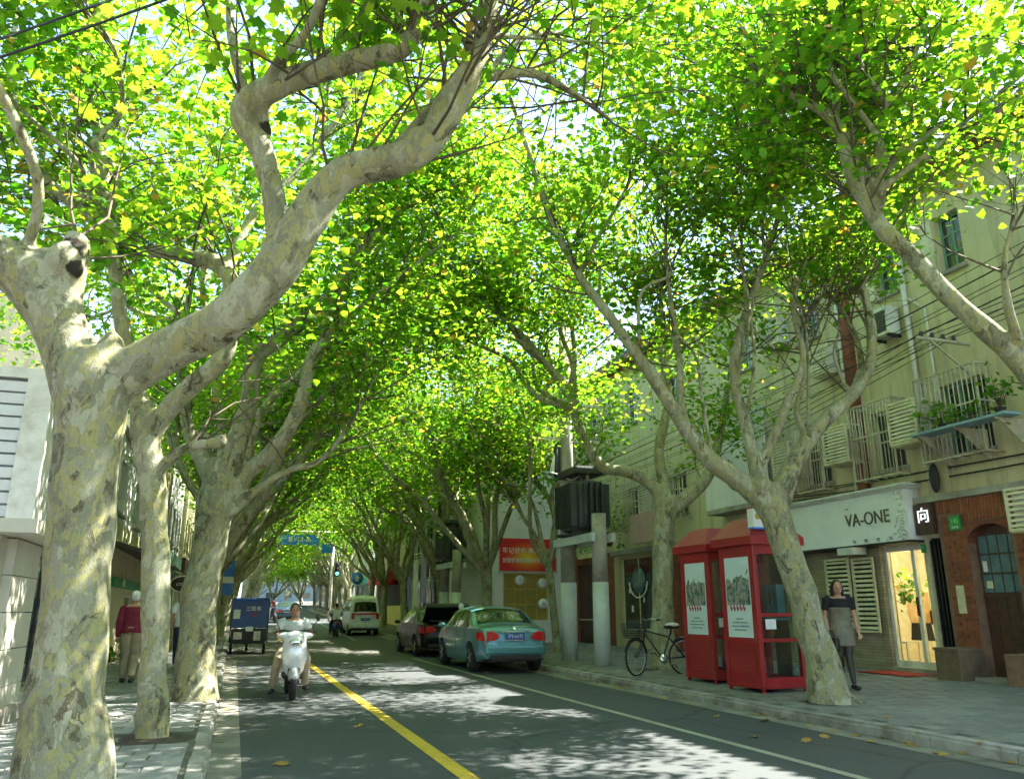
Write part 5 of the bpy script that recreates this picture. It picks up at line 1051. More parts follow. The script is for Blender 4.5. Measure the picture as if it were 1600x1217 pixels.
class CarShape:
    def __init__(s, L, top, hw, belt, wheels, wr=.31, sill=.22, tumble=.40):
        s.L = L; s.top = top; s.hwt = hw; s.beltt = belt; s.wh = wheels; s.wr = wr; s.sill = sill; s.tb = tumble
    def zt(s, x): return lerp_tab(s.top, x)
    def hw(s, x): return lerp_tab(s.hwt, x)
    def low(s, x):
        z = s.sill + .10 * max(0, 1 - x / .5) + .06 * max(0, 1 - (s.L - x) / .4)
        for xw in s.wh:
            r = s.wr + .055; d = abs(x - xw)
            if d < r: z = max(z, s.wr + math.sqrt(r * r - d * d))
        return z
    def edge(s, x):
        zt = s.zt(x); h = s.hw(x); b = min(lerp_tab(s.beltt, x), zt - .045); g = max(0, zt - .07 - b); return h * .965 - s.tb * g, b, zt - .07 if g > 0 else b, zt
    def side(s, x, t):   # t 0..1 from belt to roof edge
        ye, b, ze, zt = s.edge(x); h = s.hw(x) * .965; return h + (ye - h) * t ** 1.15, b + (ze - b) * t
    def topp(s, x, q):   # q -1..1 across
        ye, b, ze, zt = s.edge(x); return ye * q, zt - (zt - ze) * abs(q) ** 2.4
    def section(s, x):
        h = s.hw(x); lo = s.low(x); ye, b, ze, zt = s.edge(x); pts = [(h * .93, lo)]
        for f, k in ((.42, .985), (.56, 1.0), (.68, .998), (.80, .985)): pts.append((h * k, max(lo + .004 * (len(pts)), min(f, b - .02))))
        for t in (0, .2, .4, .6, .8, .93): pts.append(s.side(x, t))
        for q in (1, .93, .82, .62, .4, .2, 0): pts.append(s.topp(x, q))
        return pts
    def body(s):
        xs = sorted(set([round(v, 4) for v in list(np.linspace(0, s.L, 46)) + [w + d for w in s.wh for d in np.linspace(-(s.wr + .06), s.wr + .06, 17)] + list(np.linspace(0, .3, 8)) + [s.L - d for d in np.linspace(0, .3, 6)]]))
        mb = MB(); vs = []; m = 0
        for x in xs:
            p = s.section(x); full = [(y, z) for y, z in p] + [(-y, z) for y, z in reversed(p[:-1])]; m = len(full); vs += [(x, y, z) for y, z in full]
        fs = [(i * m + k, i * m + k + 1, (i + 1) * m + k + 1, (i + 1) * m + k) for i in range(len(xs) - 1) for k in range(m - 1)]
        fs.append(tuple(range(m))); fs.append(tuple(reversed(range((len(xs) - 1) * m, len(xs) * m)))); mb.add(vs, fs, True); return mb
    def side_patch(s, quad, sg, off=.006, n=8, m=6):
        """quad = (x_low_a, x_low_b, x_high_a, x_high_b, t0, t1)"""
        a0, a1, b0, b1, t0, t1 = quad; vs = []
        for j in range(m + 1):
            t = j / m; xa = a0 + (b0 - a0) * t; xb = a1 + (b1 - a1) * t
            for i in range(n + 1): x = xa + (xb - xa) * i / n; y, z = s.side(x, t0 + (t1 - t0) * t); vs.append((x, sg * (y + off), z + off * .4))
        mb = MB(); mb.add(vs, [(j * (n + 1) + i, j * (n + 1) + i + 1, (j + 1) * (n + 1) + i + 1, (j + 1) * (n + 1) + i) for j in range(m) for i in range(n)], True); return mb
    def top_patch(s, x0, x1, q0, q1, off=.006, n=10, m=10, dx=0):
        vs = []
        for j in range(m + 1):
            x = x0 + (x1 - x0) * j / m; q = q0 + (q1 - q0) * j / m
            for i in range(n + 1): y, z = s.topp(x, -q + 2 * q * i / n); vs.append((x + dx, y, z + off))
        mb = MB(); mb.add(vs, [(j * (n + 1) + i, j * (n + 1) + i + 1, (j + 1) * (n + 1) + i + 1, (j + 1) * (n + 1) + i) for j in range(m) for i in range(n)], True); return mb
def wheel(parent, x, y, r, w=.19, spokes=5):
    sg = 1 if y > 0 else -1; t = MB(); R_ = Matrix.Rotation(PI / 2, 3, 'X'); t.lathe([(r * .62, -w / 2), (r * .9, -w / 2), (r, -w * .36), (r, w * .36), (r * .9, w / 2), (r * .62, w / 2)], (x, y, r), 26, R_); wt = t.build('wheel', 'rubber', parent)
    t = MB(); yo = y + sg * (w / 2 - .015); t.lathe([(r * .64, -.012), (r * .64, .012), (r * .55, .008), (r * .55, -.012)], (x, yo, r), 24, R_)
    for k in range(spokes): a = 2 * PI * k / spokes; t.bar((x, yo, r), (x + math.cos(a) * r * .6, yo, r + math.sin(a) * r * .6), .05, .02)
    t.lathe([(0, -.02), (.05, -.02), (.05, .02), (0, .02)], (x, yo, r), 12, R_); t.build('rim', 'rim', wt); return wt
SEDAN = CarShape(4.45, [(0, .58), (.02, .80), (.07, .95), (.18, 1.02), (.5, 1.05), (.66, 1.08), (1.32, 1.40), (1.62, 1.46), (2.15, 1.475), (2.65, 1.42), (3.4, 1.02), (3.7, .96), (4.2, .83), (4.38, .68), (4.45, .48)], [(0, .66), (.06, .74), (.2, .80), (.6, .84), (2.2, .85), (3.7, .835), (4.2, .75), (4.4, .62), (4.45, .5)], [(0, .93), (1, .95), (3.4, .90), (4.4, .8)], (.82, 3.5))
def sedan(label, paint, loc, rz, number, boot_open=False, group='parked cars'):
    t = thing('car', label, 'car', loc, rz, group); S = SEDAN
    b = S.body(); bo = b.build('body', paint, t); bo.location.x = 0
    quick('underbody', 'trim', t, ((.12, -.60, .24), (4.2, .60, .62)))
    for sg in (1, -1):
        S.side_patch((1.02, 1.98, 1.42, 1.98, .10, .90), sg).build('side_window', 'car_glass', t, False); S.side_patch((2.06, 3.2, 2.06, 2.74, .10, .90), sg).build('side_window', 'car_glass', t, False)
        q = MB(); vs = []  # wrap-round tail lamp following the corner
        for j in range(5):
            z = .70 + .19 * j / 4; xm = .16 + .26 * (1 - abs(j / 4 - .6))
            for i in range(9):
                x = .004 + xm * i / 8; h = S.hw(x) * (1.0 if z < .8 else .985); vs.append((x, sg * (h + .008), min(z, S.zt(x) - .06)))
        q.add(vs, [(j * 9 + i, j * 9 + i + 1, (j + 1) * 9 + i + 1, (j + 1) * 9 + i) for j in range(4) for i in range(8)], True)
        q.prism([(.38, .775), (.42, .73), (.50, .705), (.67, .70), (.67, .89), (.54, .90), (.43, .86), (.385, .82)], (-.012, 0, 0), (0, sg, 0), (0, 0, 1), (1, 0, 0), .02); tl = q.build('tail_lamp', 'tail', t, False)
        mb = MB(); mb.ell((3.05, sg * .95, 1.0), (.07, .10, .065)); mb.bar((3.05, sg * .82, .97), (3.05, sg * .93, .98), .03); mb.build('wing_mirror', paint, t)
        for x in (1.55, 2.55): quick('door_handle', paint, t, ((x - .09, sg * .85 - .012, .80), (x + .09, sg * .85 + .02, .825)))
        q = MB(); q.ell((4.22, sg * .62, .68), (.16, .14, .07)); q.build('headlamp', 'chrome', t)
        quick('reflector', 'tail', t, ((-.006, sg * .5 - .08, .40), (.02, sg * .5 + .08, .43)))
        for x in S.wh: wheel(t, x, sg * .735, .31)
    S.top_patch(.72, 1.30, .86, .88).build('rear_window', 'car_glass', t, False); S.top_patch(2.72, 3.36, .88, .90).build('windscreen', 'car_glass', t, False)
    bp = MB(); bp.bevbox((.03, 0, .50), (.16, 1.42, .2), .05); bp.build('rear_bumper', paint, t); quick('bumper_lip', 'trim', t, ((-.055, -.6, .30), (.2, .6, .395)))
    pl = quick('number_plate', 'plate_blue', t, ((-.028, -.22, .72), (-.012, .22, .86))); text('plate_letters', number, .11, (-.03, 0, .79), (PI / 2, 0, -PI / 2), 'letters', pl, .002, sx=.82); quick('plate_frame', 'chrome', pl, ((-.024, -.25, .70), (-.014, .25, .715)))
    quick('boot_trim', 'chrome', t, ((-.03, -.32, .885), (-.005, .32, .905))); q = MB(); q.lathe([(.025, 0), (.045, 0), (.045, .012), (.025, .012)], (.05, 0, .955), 14, Matrix.Rotation(-PI / 2 + .5, 3, 'Y')); q.build('emblem', 'chrome', t)
    for sg in (1, -1):
        for x in (1.28, 2.02, 3.05):
            q = MB(); q.tube([(x, sg * (y + .001), z) for y, z in S.section(x)[:6] if z > S.low(x) + .02], .0055, 5); q.build('door_seam', 'trim', t)
        q = MB(); q.tube([(x, sg * (S.hw(x) * .93 + .012), S.sill + .06) for x in (1.25, 2.0, 3.05)], .006, 5); q.build('sill_seam', 'trim', t)
        q = MB(); q.tube([(x, sg * (S.side(x, .06)[0] + .004), S.side(x, .06)[1]) for x in np.linspace(1.0, 3.2, 14)], .008, 5); q.build('window_trim', 'chrome', t)
    q = MB(); q.tube([(.1 + .0 * k, -.62 + 1.24 * k / 8, .99 - .02 * abs(k - 4) / 4) for k in range(9)], .004, 4); q.build('boot_seam', 'trim', t)
    if boot_open:
        q = MB(); q.prism([(.60, 1.08), (.10, 1.56), (-.02, 1.50), (-.04, 1.44), (.06, 1.47), (.55, 1.02)], (0, -.66, 0), (1, 0, 0), (0, 0, 1), (0, 1, 0), 1.32); q.build('boot_lid', paint, t)
        quick('boot_opening', 'trunk_in', t, ((-.016, -.46, .88), (.05, .46, .94))); quick('boot_mouth', 'dark', t, ((.01, -.52, 1.03), (.6, .52, 1.075)))
        for sg in (1, -1): mb = MB(); mb.bar((.6, sg * .55, 1.04), (.42, sg * .55, 1.16), .03); mb.build('boot_hinge', 'trim', t)
    return t
sedan('teal saloon car parked at the kerb, rear towards the camera', 'teal_car', (6.05, 17.75, 0), PI / 2, '沪E·6A73')
sedan('black car parked with its boot lid raised', 'black_car', (6.12, 24.2, .0), PI / 2, '沪F·1850', True)
sedan('dark blue car driving away far down the street', 'navy_car', (2.8 + bend(60), 59, rise(60)), PI / 2 - .04, '沪B·2297', group='cars on the road')
VAN = CarShape(3.8, [(0, .55), (.02, .95), (.05, 1.12), (.12, 1.60), (.2, 1.80), (.4, 1.88), (.9, 1.91), (2.5, 1.89), (2.9, 1.72), (3.45, 1.12), (3.65, .98), (3.76, .8), (3.8, .5)], [(0, .68), (.1, .735), (.4, .75), (3.2, .75), (3.6, .68), (3.8, .55)], [(0, 1.05), (3.8, 1.0)], (.75, 2.95), .28, .26, .16)
vn = thing('van', 'white microvan with a red stripe parked on the right, rear towards the camera', 'van', (6.0 + bend(40.5), 40.5, rise(40.5)), PI / 2)
VAN.body().build('body', 'van_white', vn); quick('underbody', 'trim', vn, ((.15, -.55, .24), (3.6, .55, .6)))
VAN.top_patch(.055, .118, .80, .78, .0, dx=-.012).build('rear_window', 'car_glass', vn, False)
for sg in (1, -1):
    for q in ((.35, 1.15, .45, 1.15, .12, .86), (1.25, 2.1, 1.25, 2.1, .12, .86), (2.2, 3.1, 2.2, 2.75, .12, .86)): VAN.side_patch(q, sg).build('side_window', 'car_glass', vn, False)
    for x in VAN.wh: wheel(vn, x, sg * .66, .28, .17)
    quick('tail_lamp', 'tail', vn, ((-.02, sg * .60 - .07, .78), (.05, sg * .60 + .07, 1.02)))
quick('red_stripe', 'tail', vn, ((-.012, -.66, .985), (.06, .66, 1.06))); pl = quick('number_plate', 'plate_blue', vn, ((-.03, -.22, .70), (-.012, .22, .84))); text('plate_letters', '沪A·K391', .11, (-.032, 0, .77), (PI / 2, 0, -PI / 2), 'letters', pl, .002, sx=.82); bp = MB(); bp.bevbox((.02, 0, .48), (.14, 1.38, .2), .04); bp.build('rear_bumper', 'van_white', vn)

# ---- telephone boxes
def print_mat():
    m, nt, b = mat('poster_print'); g = world_pos(nt, (1, 1, .8)); ob = coords(nt, (1, 1, 1), False); sp = N(nt, 'ShaderNodeSeparateXYZ'); nt.links.new(ob, sp.inputs[0])
    a = noise_t(nt, g, 7, 3, .5, .6); f = noise_t(nt, world_pos(nt, (1, 1, .55)), 15, 5, .6, .8)
    c = ramp(nt, f, [(.30, (.02, .035, .03)), (.44, (.07, .12, .10)), (.50, (.20, .28, .25)), (.56, (.42, .30, .20)), (.62, (.16, .24, .22)), (.72, (.55, .62, .60))])
    # ragged upper outline of the group, pale paper above it
    ad = N(nt, 'ShaderNodeMath', operation='MULTIPLY_ADD'); ad.inputs[1].default_value = .9; nt.links.new(a, ad.inputs[0]); nt.links.new(sp.outputs[2], ad.inputs[2])
    k = ramp(nt, ad.outputs[0], [(1.12, (0, 0, 0)), (1.13, (1, 1, 1))]); 
    mm = N(nt, 'ShaderNodeMath', operation='SUBTRACT'); mm.inputs[1].default_value = .22; nt.links.new(ad.outputs[0], mm.inputs[0]); k = ramp(nt, mm.outputs[0], [(.90, (0, 0, 0)), (.92, (1, 1, 1))])
    nt.links.new(mixc(nt, k, c, (.56, .70, .68)), b.inputs['Base Color']); b.inputs['Roughness'].default_value = .5; return m
M['poster_print'] = print_mat()
def poster(parent, yc, z0, h, w, x, seed):
    p = quick('poster', 'poster_paper', parent, ((x - .004, yc - w / 2, z0), (x, yc + w / 2, z0 + h))); R = random.Random(seed); xx = x - .006
    quick('poster_picture', 'poster_print', p, ((x - .0065, yc - w * .47, z0 + h * .40), (x - .0042, yc + w * .47, z0 + h * .90)))
    xx = x - .008
    mb = MB()
    for k in range(5): a = -w * .26 + k * w * .13; mb.prism([(a, 0), (a + .03, .09), (a + .055, .085), (a + .035, -.01)], (xx - .002, yc, z0 + h * .33), (0, 1, 0), (0, 0, 1), (-1, 0, 0), .001); mb.prism([(a - .01, .04), (a + .06, .055), (a + .06, .04), (a - .01, .025)], (xx - .0035, yc, z0 + h * .33), (0, 1, 0), (0, 0, 1), (-1, 0, 0), .001)
    mb.build('poster_title', 'ink_red', p); mb = MB()
    for k, ww in enumerate((.3, .62, .7, .5)): mb.b2((xx - .001, yc - w * ww / 2, z0 + h * (.22 - k * .045)), (xx, yc + w * ww / 2, z0 + h * (.22 - k * .045) + .018))
    mb.build('poster_small_print', 'ink_mid', p)
def booth(label, loc, rz):
    t = thing('telephone_box', label, 'telephone box', loc, rz, 'red telephone boxes'); W = .44; Hh = 2.22; c = .085; z0 = .06
    for sx in (-1, 1):
        for sy in (-1, 1):
            mb = MB(); mb.bevbox((sx * (W - c / 2), sy * (W - c / 2), (z0 + Hh) / 2), (c, c, Hh - z0), .012); mb.b2((sx * (W - c / 2) - .02, sy * (W - c / 2) - .02, 0), (sx * (W - c / 2) + .02, sy * (W - c / 2) + .02, z0)); mb.build('corner_post', 'booth_red', t)
    def rail(ax, s, z, h, d=.05):
        i = W - c - .001; o = s * (W - .03)
        return ((o - d / 2, -i, z), (o + d / 2, i, z + h)) if ax == 'x' else ((-i, o - d / 2, z), (i, o + d / 2, z + h))
    for ax, s in (('x', -1), ('x', 1), ('y', 1), ('y', -1)):
        for z, h in ((z0, .16), (Hh - .14, .14), (.74, .05)) + (() if (ax, s) == ('x', -1) else ((1.12, .05),)): quick('rail', 'booth_red', t, rail(ax, s, z, h))
    # street side: poster above a slatted panel
    quick('poster_backing', 'booth_red', t, ((-W + .012, -W + c, .79), (-W + .035, W - c, Hh - .14))); poster(t, 0, .80, 1.24, .62, -W + .010, 5)
    pn = quick('slatted_panel', 'booth_red', t, ((-W + .02, -W + c, .22), (-W + .04, W - c, .74)))
    for k in range(13): quick('slat', 'booth_red', pn, ((-W + .006, -W + c + .02, .25 + k * .037), (-W + .02, W - c - .02, .272 + k * .037)))
    for ax, s in (('y', -1), ('y', 1), ('x', 1)):
        for za, zb in ((.22, .74), (.79, 1.12), (1.17, Hh - .14)):
            i = W - c; o = s * (W - .03); quick('pane', 'glass', t, ((o - .003, -i, za), (o + .003, i, zb)) if ax == 'x' else ((-i, o - .003, za), (i, o + .003, zb)))
    # roof: overhanging hipped cap with a fascia
    o = W + .09; mb = MB(); mb.b2((-o, -o, Hh + .001), (o, o, Hh + .13)); mb.build('roof_fascia', 'booth_red', t)
    mb = MB(); a, b = o, .26; z1, z2 = Hh + .131, Hh + .44
    mb.add([(-a, -a, z1), (a, -a, z1), (a, a, z1), (-a, a, z1), (-b, -b, z2), (b, -b, z2), (b, b, z2), (-b, b, z2)], [(3, 2, 1, 0), (4, 5, 6, 7), (0, 1, 5, 4), (1, 2, 6, 5), (2, 3, 7, 6), (3, 0, 4, 7)]); mb.build('roof', 'booth_roof', t)
    quick('floor', 'trim', t, ((-W + .03, -W + .03, .05), (W - .03, W - .03, .075)))
    ph = quick('telephone', 'tele', t, ((.20, -.16, 1.15), (.36, .16, 1.62))); mb = MB(); mb.bevbox((.17, -.06, 1.40), (.05, .06, .24), .018); mb.build('handset', 'black_metal', ph); quick('backboard', 'wood_dk', t, ((.365, -.17, .22), (.39, .17, Hh - .14)))
    quick('phone_shelf', 'tele', t, ((-.1, -.3, 1.06), (.36, .3, 1.10))); quick('notice', 'letters', t, ((-.28, -W + .015, .93), (-.08, -W + .019, 1.08)))
    return t
bz = pave_z(8, 11.5)
b1 = booth('nearer red telephone box, half behind the leaning tree, with a lit white sign', (8.10, 11.40, bz), .06); b2 = booth('farther red telephone box, next to the parked bicycle', (8.32, 13.05, bz), .06)
sx_ = quick('sign_box', 'letters', b1, ((-.42, -.50, 2.49), (-.02, -.36, 2.78))); quick('sign_edge', 'sign_blue', sx_, ((-.43, -.505, 2.46), (-.01, -.35, 2.489)), ((-.019, -.505, 2.49), (-.008, -.35, 2.79)))
mb = MB(); mb.lathe([(0, 0), (.05, 0), (.05, .004), (0, .004)], (-.33, -.502, 2.66), 12, Matrix.Rotation(PI / 2, 3, 'X')); mb.build('emblem', 'yellow_line', sx_); text('sign_letters', 'IC卡', .11, (-.18, -.504, 2.66), RF, 'sign_blue', sx_, .002)
mb = MB(); mb.bevbox((.25, 0, 2.78), (.5, .4, .22), .03); mb.build('roof_box', 'booth_red', b1)

# ---- transformer on twin poles
def transformer(label, loc, ph):
    t = thing('transformer_station', label, 'transformer', loc, 0, 'pole transformers')
    mb = MB(); mb.tube([(0, 0, 0), (0, 0, 1.9)], [.215, .205], 20); mb.build('painted_pole_base', 'conc_lt', t); mb = MB(); mb.tube([(0, 0, 1.9), (0, 0, ph)], [.203, .15], 20); mb.build('pole', 'conc', t)
    mb = MB(); mb.tube([(0, -1.95, 0), (0, -1.95, 1.85)], [.20, .19], 20); mb.build('painted_pole_base', 'conc_lt', t); mb = MB(); mb.tube([(0, -1.95, 1.85), (0, -1.95, 3.45)], [.188, .175], 20); mb.build('pole', 'conc', t)
    for x in (-.26, .26): quick('platform_beam', 'conc_lt', t, ((x - .05, -2.2, 2.78), (x + .05, .28, 2.98)))
    for y in (-1.5, -.5): quick('cross_beam', 'trim', t, ((-.5, y - .05, 2.985), (.5, y + .05, 3.06)))
    tk = MB(); tk.bevbox((0, -.95, 3.72), (.74, 1.35, 1.25), .2); tank = tk.build('tank', 'tx', t)
    for k in range(9):
        for sx in (-1, 1): quick('cooling_fin', 'tx', tank, ((sx * .365, -1.5 + k * .13, 3.2), (sx * .52, -1.47 + k * .13, 4.25)))
    for k in range(4):
        for sy in (-1, 1): q = MB(); q.b2((-.26 + k * .15, -.95 + sy * .68, 3.2), (-.23 + k * .15, -.95 + sy * .8, 4.25)); q.build('cooling_fin', 'tx', tank)
    mb = MB(); mb.bevbox((0, -.95, 4.58), (.85, 1.25, .2), .06); mb.build('oil_conservator', 'tx', t)
    for k in range(3):
        mb = MB(); mb.lathe([(.03, 0), (.06, .02), (.03, .05), (.06, .08), (.03, .11), (.05, .14), (.02, .2)], (.0, -1.35 + k * .4, 4.345), 10); mb.build('bushing', 'porc', t)
        c = MB(); c.tube([(0, -1.35 + k * .4, 4.55), (-.25, -.9 + k * .2, 4.4 + .1 * k), (-.45 - .05 * k, -.2, 4.7), (-.3, .05, 5.4), (-.12, .1, 6.0)], .015, 6); c.build('cable_loop', 'frame_w', t)
    for z in (5.6, 6.6):
        quick('cross_arm', 'bars', t, ((-1.0, -.04, z), (1.0, .04, z + .08)))
        for x in (-.9, -.4, .4, .9): mb = MB(); mb.lathe([(.03, 0), (.05, .05), (.03, .1), (.045, .14), (.02, .18)], (x, 0, z + .08), 8); mb.build('insulator', 'porc', t)
    mb = MB(); mb.cyl((-.28, 0, 4.6), (-.28, 0, 5.6), .08, seg=12); mb.build('fuse_tube', 'tx', t)
    return t
transformer('black finned transformer on twin concrete poles behind the teal car', (8.12, 19.55, pave_z(8.1, 19)), 9.2)
transformer('smaller-looking transformer on twin poles farther off, by the scaffolding', (8.05 + bend(32), 32.6, pave_z(8, 32)), 8.6)

# ---- signs and signals
def post_sign(name, label, loc, h, mk):
    t = thing(name, label, 'sign', loc); mb = MB(); mb.cyl((0, 0, 0), (0, 0, h), .035, seg=12); mb.build('post', 'bars', t); mk(t); return t
def parking(t):
    b = quick('panel', 'sign_blue', t, ((-.02, -.07, 2.45), (.50, -.04, 3.15))); text('letter', 'P', .42, (.24, -.072, 2.82), RF, 'letters', b, .002); b2_ = quick('lower_panel', 'letters', t, ((-.02, -.07, 2.20), (.50, -.04, 2.44))); quick('blue_panel', 'sign_blue', t, ((-.02, -.07, 1.75), (.50, -.04, 2.19)))
post_sign('parking_sign', 'tall blue parking sign at the left kerb behind the third trunk', (-.62 + bend(33.5), 33.5, pave_z(-.6, 33.5)), 3.2, parking)
def oval(t):
    q = MB(); q.lathe([(0, 0), (.42, 0), (.45, .03), (.42, .06), (0, .06)], (0, -.05, 2.1), 24, Matrix.Rotation(PI / 2, 3, 'X')); o = q.build('oval_board', 'wood_dk', t)
    for v in o.data.vertices: v.co.z = 2.1 + (v.co.z - 2.1) * .62
    q = MB(); q.tube([(.44 * math.cos(a), -.12, 2.1 + .27 * math.sin(a)) for a in [2 * PI * k / 24 for k in range(25)]], .025, 6); q.build('oval_rim', 'letters', t); text('sign_letters', 'coffee', .2, (0, -.125, 2.1), RF, 'letters', t, .002)
post_sign('oval_sign', 'small dark oval shop sign on a post beside the left trunks', (-1.75, 31.0, pave_z(-2, 31)), 1.85, oval)
def roundsign(t):
    q = MB(); q.lathe([(0, 0), (.42, 0), (.42, .02), (0, .02)], (0, -.05, 2.9), 24, Matrix.Rotation(PI / 2, 3, 'X')); o = q.build('disc', 'sign_blue', t); q = MB(); q.prism([(-.22, .02), (0, .2), (.22, .02), (.1, .02), (.1, -.2), (-.1, -.2), (-.1, .02)], (0, -.072, 2.9), (1, 0, 0), (0, 0, 1), (0, -1, 0), .003); q.build('arrow', 'letters', o)
post_sign('round_sign', 'round blue traffic sign on a post beyond the van', (7.3 + bend(57), 57, pave_z(7.5, 57)), 3.4, roundsign)
tl = thing('traffic_light', 'grey signal post with a lit green light far down the street', 'traffic light', (5.9 + bend(62), 62, rise(62)))
mb = MB(); mb.tube([(0, 0, 0), (0, 0, 5.4)], [.11, .09], 14); mb.build('post', 'bars', tl); mb = MB(); mb.bevbox((.35, -.1, 3.75), (.36, .25, 1.05), .04); hd = mb.build('signal_head', 'black_metal', tl)
for k, m_ in enumerate(('dark', 'dark', 'green_lamp')): q = MB(); q.ell((.35, -.24, 4.1 - k * .33), (.12, .04, .12)); q.build('lens', m_, hd)
quick('arm', 'bars', tl, ((.08, -.04, 3.7), (.18, .0, 3.78)))
ov = thing('overhead_sign', 'blue overhead direction sign hanging high over the far street', 'sign', (2.6 + bend(56), 57, rise(57)))
quick('board', 'sign_blue', ov, ((-.6, -.05, 5.2), (2.0, .05, 5.9))); quick('small_board', 'sign_blue', ov, ((2.2, -.05, 4.7), (3.0, .05, 5.3))); text('sign_letters', '复兴中路', .4, (.7, -.056, 5.55), RF, 'letters', ov, .002)
mb = MB(); mb.tube([(-3.4, 0, 0), (-3.4, 0, 5.9), (-3.2, 0, 6.1), (3.1, 0, 6.1)], [.12, .1, .08, .05], 10); mb.build('mast', 'bars', ov)
for x in (-.3, 1.7, 2.6): quick('hanger', 'bars', ov, ((x, -.02, 5.3 if x > 2 else 5.9), (x + .05, .02, 6.1)))

# ---- bicycle
def bicycle(label, loc, rz):
    t = thing('bicycle', label, 'bicycle', loc, rz); r = .33
    def wh(x, name, turn=0.0):
        mb = MB(); Rz = Matrix.Rotation(turn, 3, 'Z'); pts = [Vector((x, 0, r)) + Rz @ Vector((r * math.cos(a), 0, r * math.sin(a))) for a in [2 * PI * k / 30 for k in range(31)]]; mb.tube(pts, .02, 7, False); w = mb.build(name, 'rubber', t, False)
        mb = MB(); mb.tube([Vector((x, 0, r)) + (p - Vector((x, 0, r))) * .93 for p in pts], .011, 5, False)
        for k in range(12): a = 2 * PI * k / 12; mb.cyl(Vector((x, 0, r)), Vector((x, 0, r)) + Rz @ Vector((r * .92 * math.cos(a), 0, r * .92 * math.sin(a))), .003, seg=4)
        mb.build('spokes', 'rim', w, False); mb = MB(); mb.tube([Vector((x, 0, r)) + Rz @ Vector((r * 1.12 * math.cos(a), 0, r * 1.12 * math.sin(a))) for a in [PI * k / 12 + (.2 if x < .5 else -.3) for k in range(11)]], .022, 6); mb.build('mudguard', 'black_metal', w)
    wh(0, 'front_wheel', .5); wh(1.06, 'rear_wheel')
    hd, bb, st, rx = Vector((.22, 0, .78)), Vector((.58, 0, .30)), Vector((.78, 0, .80)), Vector((1.06, 0, r)); mb = MB()
    for a, b in ((hd - Vector((0, 0, .02)), bb), (hd + Vector((-.02, 0, .06)), st - Vector((.03, 0, .1))), (bb, st), (bb, rx), (st - Vector((.03, 0, .12)), rx)): mb.cyl(a, b, .017, seg=8)
    mb.build('frame', 'black_metal', t); mb = MB(); mb.cyl((0, .05, r), (.17, .05, .62), .012, seg=6); mb.cyl((0, -.05, r), (.17, -.05, .62), .012, seg=6); mb.cyl((.16, 0, .6), (.26, 0, 1.0), .017, seg=8); mb.build('fork', 'black_metal', t)
    mb = MB(); mb.tube([(.36, -.28, 1.04), (.28, -.2, 1.06), (.25, 0, 1.02), (.28, .2, 1.06), (.36, .28, 1.04)], .012, 7); hb_ = mb.build('handlebar', 'chrome', t)
    for s in (-1, 1): q = MB(); q.cyl((.33, s * .26, 1.045), (.40, s * .32, 1.035), .017, seg=8); q.build('grip', 'rubber', hb_)
    mb = MB(); mb.bevbox((.80, 0, .90), (.26, .18, .07), .03); mb.cyl((.78, 0, .75), (.79, 0, .88), .014, seg=8); mb.build('saddle', 'trim', t); mb = MB(); mb.ell((.82, 0, .935), (.15, .10, .05)); tag(mb.build('saddle_cover', 'bag', t))
    mb = MB(); n = 6
    for k in range(n + 1):
        f = k / n
        for s in (-1, 1): mb.cyl((.12 - .3 * f, s * .13, .70), (.14 - .36 * f, s * .17, .96), .005, seg=4)
        mb.cyl((.12, -.13 + .26 * f, .70), (.14, -.17 + .34 * f, .96), .005, seg=4); mb.cyl((-.18, -.13 + .26 * f, .70), (-.22, -.17 + .34 * f, .96), .005, seg=4); mb.cyl((.12 - .3 * f, -.13, .70), (.12 - .3 * f, .13, .70), .005, seg=4)
        z = .70 + .26 * f; w = .13 + .04 * f; xa, xb = .12 + .02 * f, -.18 - .04 * f; mb.tube([(xa, -w, z), (xb, -w, z), (xb, w, z), (xa, w, z), (xa, -w, z)], .006, 4, False, False)
    mb.build('basket', 'black_metal', t, False); mb = MB(); mb.b2((.92, -.07, .70), (1.32, .07, .715))
    for s in (-1, 1): mb.cyl((1.25, s * .06, .70), (1.06, s * .06, r), .006, seg=5)
    mb.build('rear_rack', 'chrome', t); mb = MB(); mb.cyl((.58, -.09, .30), (.58, .09, .30), .02, seg=8); mb.lathe([(0, 0), (.09, 0), (.09, .006), (0, .006)], (.58, -.05, .30), 16, Matrix.Rotation(PI / 2, 3, 'X')); mb.bar((.58, -.1, .30), (.70, -.1, .2), .02); mb.bar((.58, .1, .30), (.46, .1, .4), .02); mb.b2((.66, -.2, .19), (.76, -.1, .21)); mb.b2((.40, .1, .39), (.5, .2, .41)); mb.build('crank', 'chrome', t)
    mb = MB(); mb.bar((.66, .02, .32), (.60, .18, .02), .015); mb.build('kickstand', 'chrome', t); return t
bicycle('black bicycle with a wire basket leaning at the tree beside the telephone boxes', (7.52, 14.75, pave_z(7.7, 14.7)), -.02)

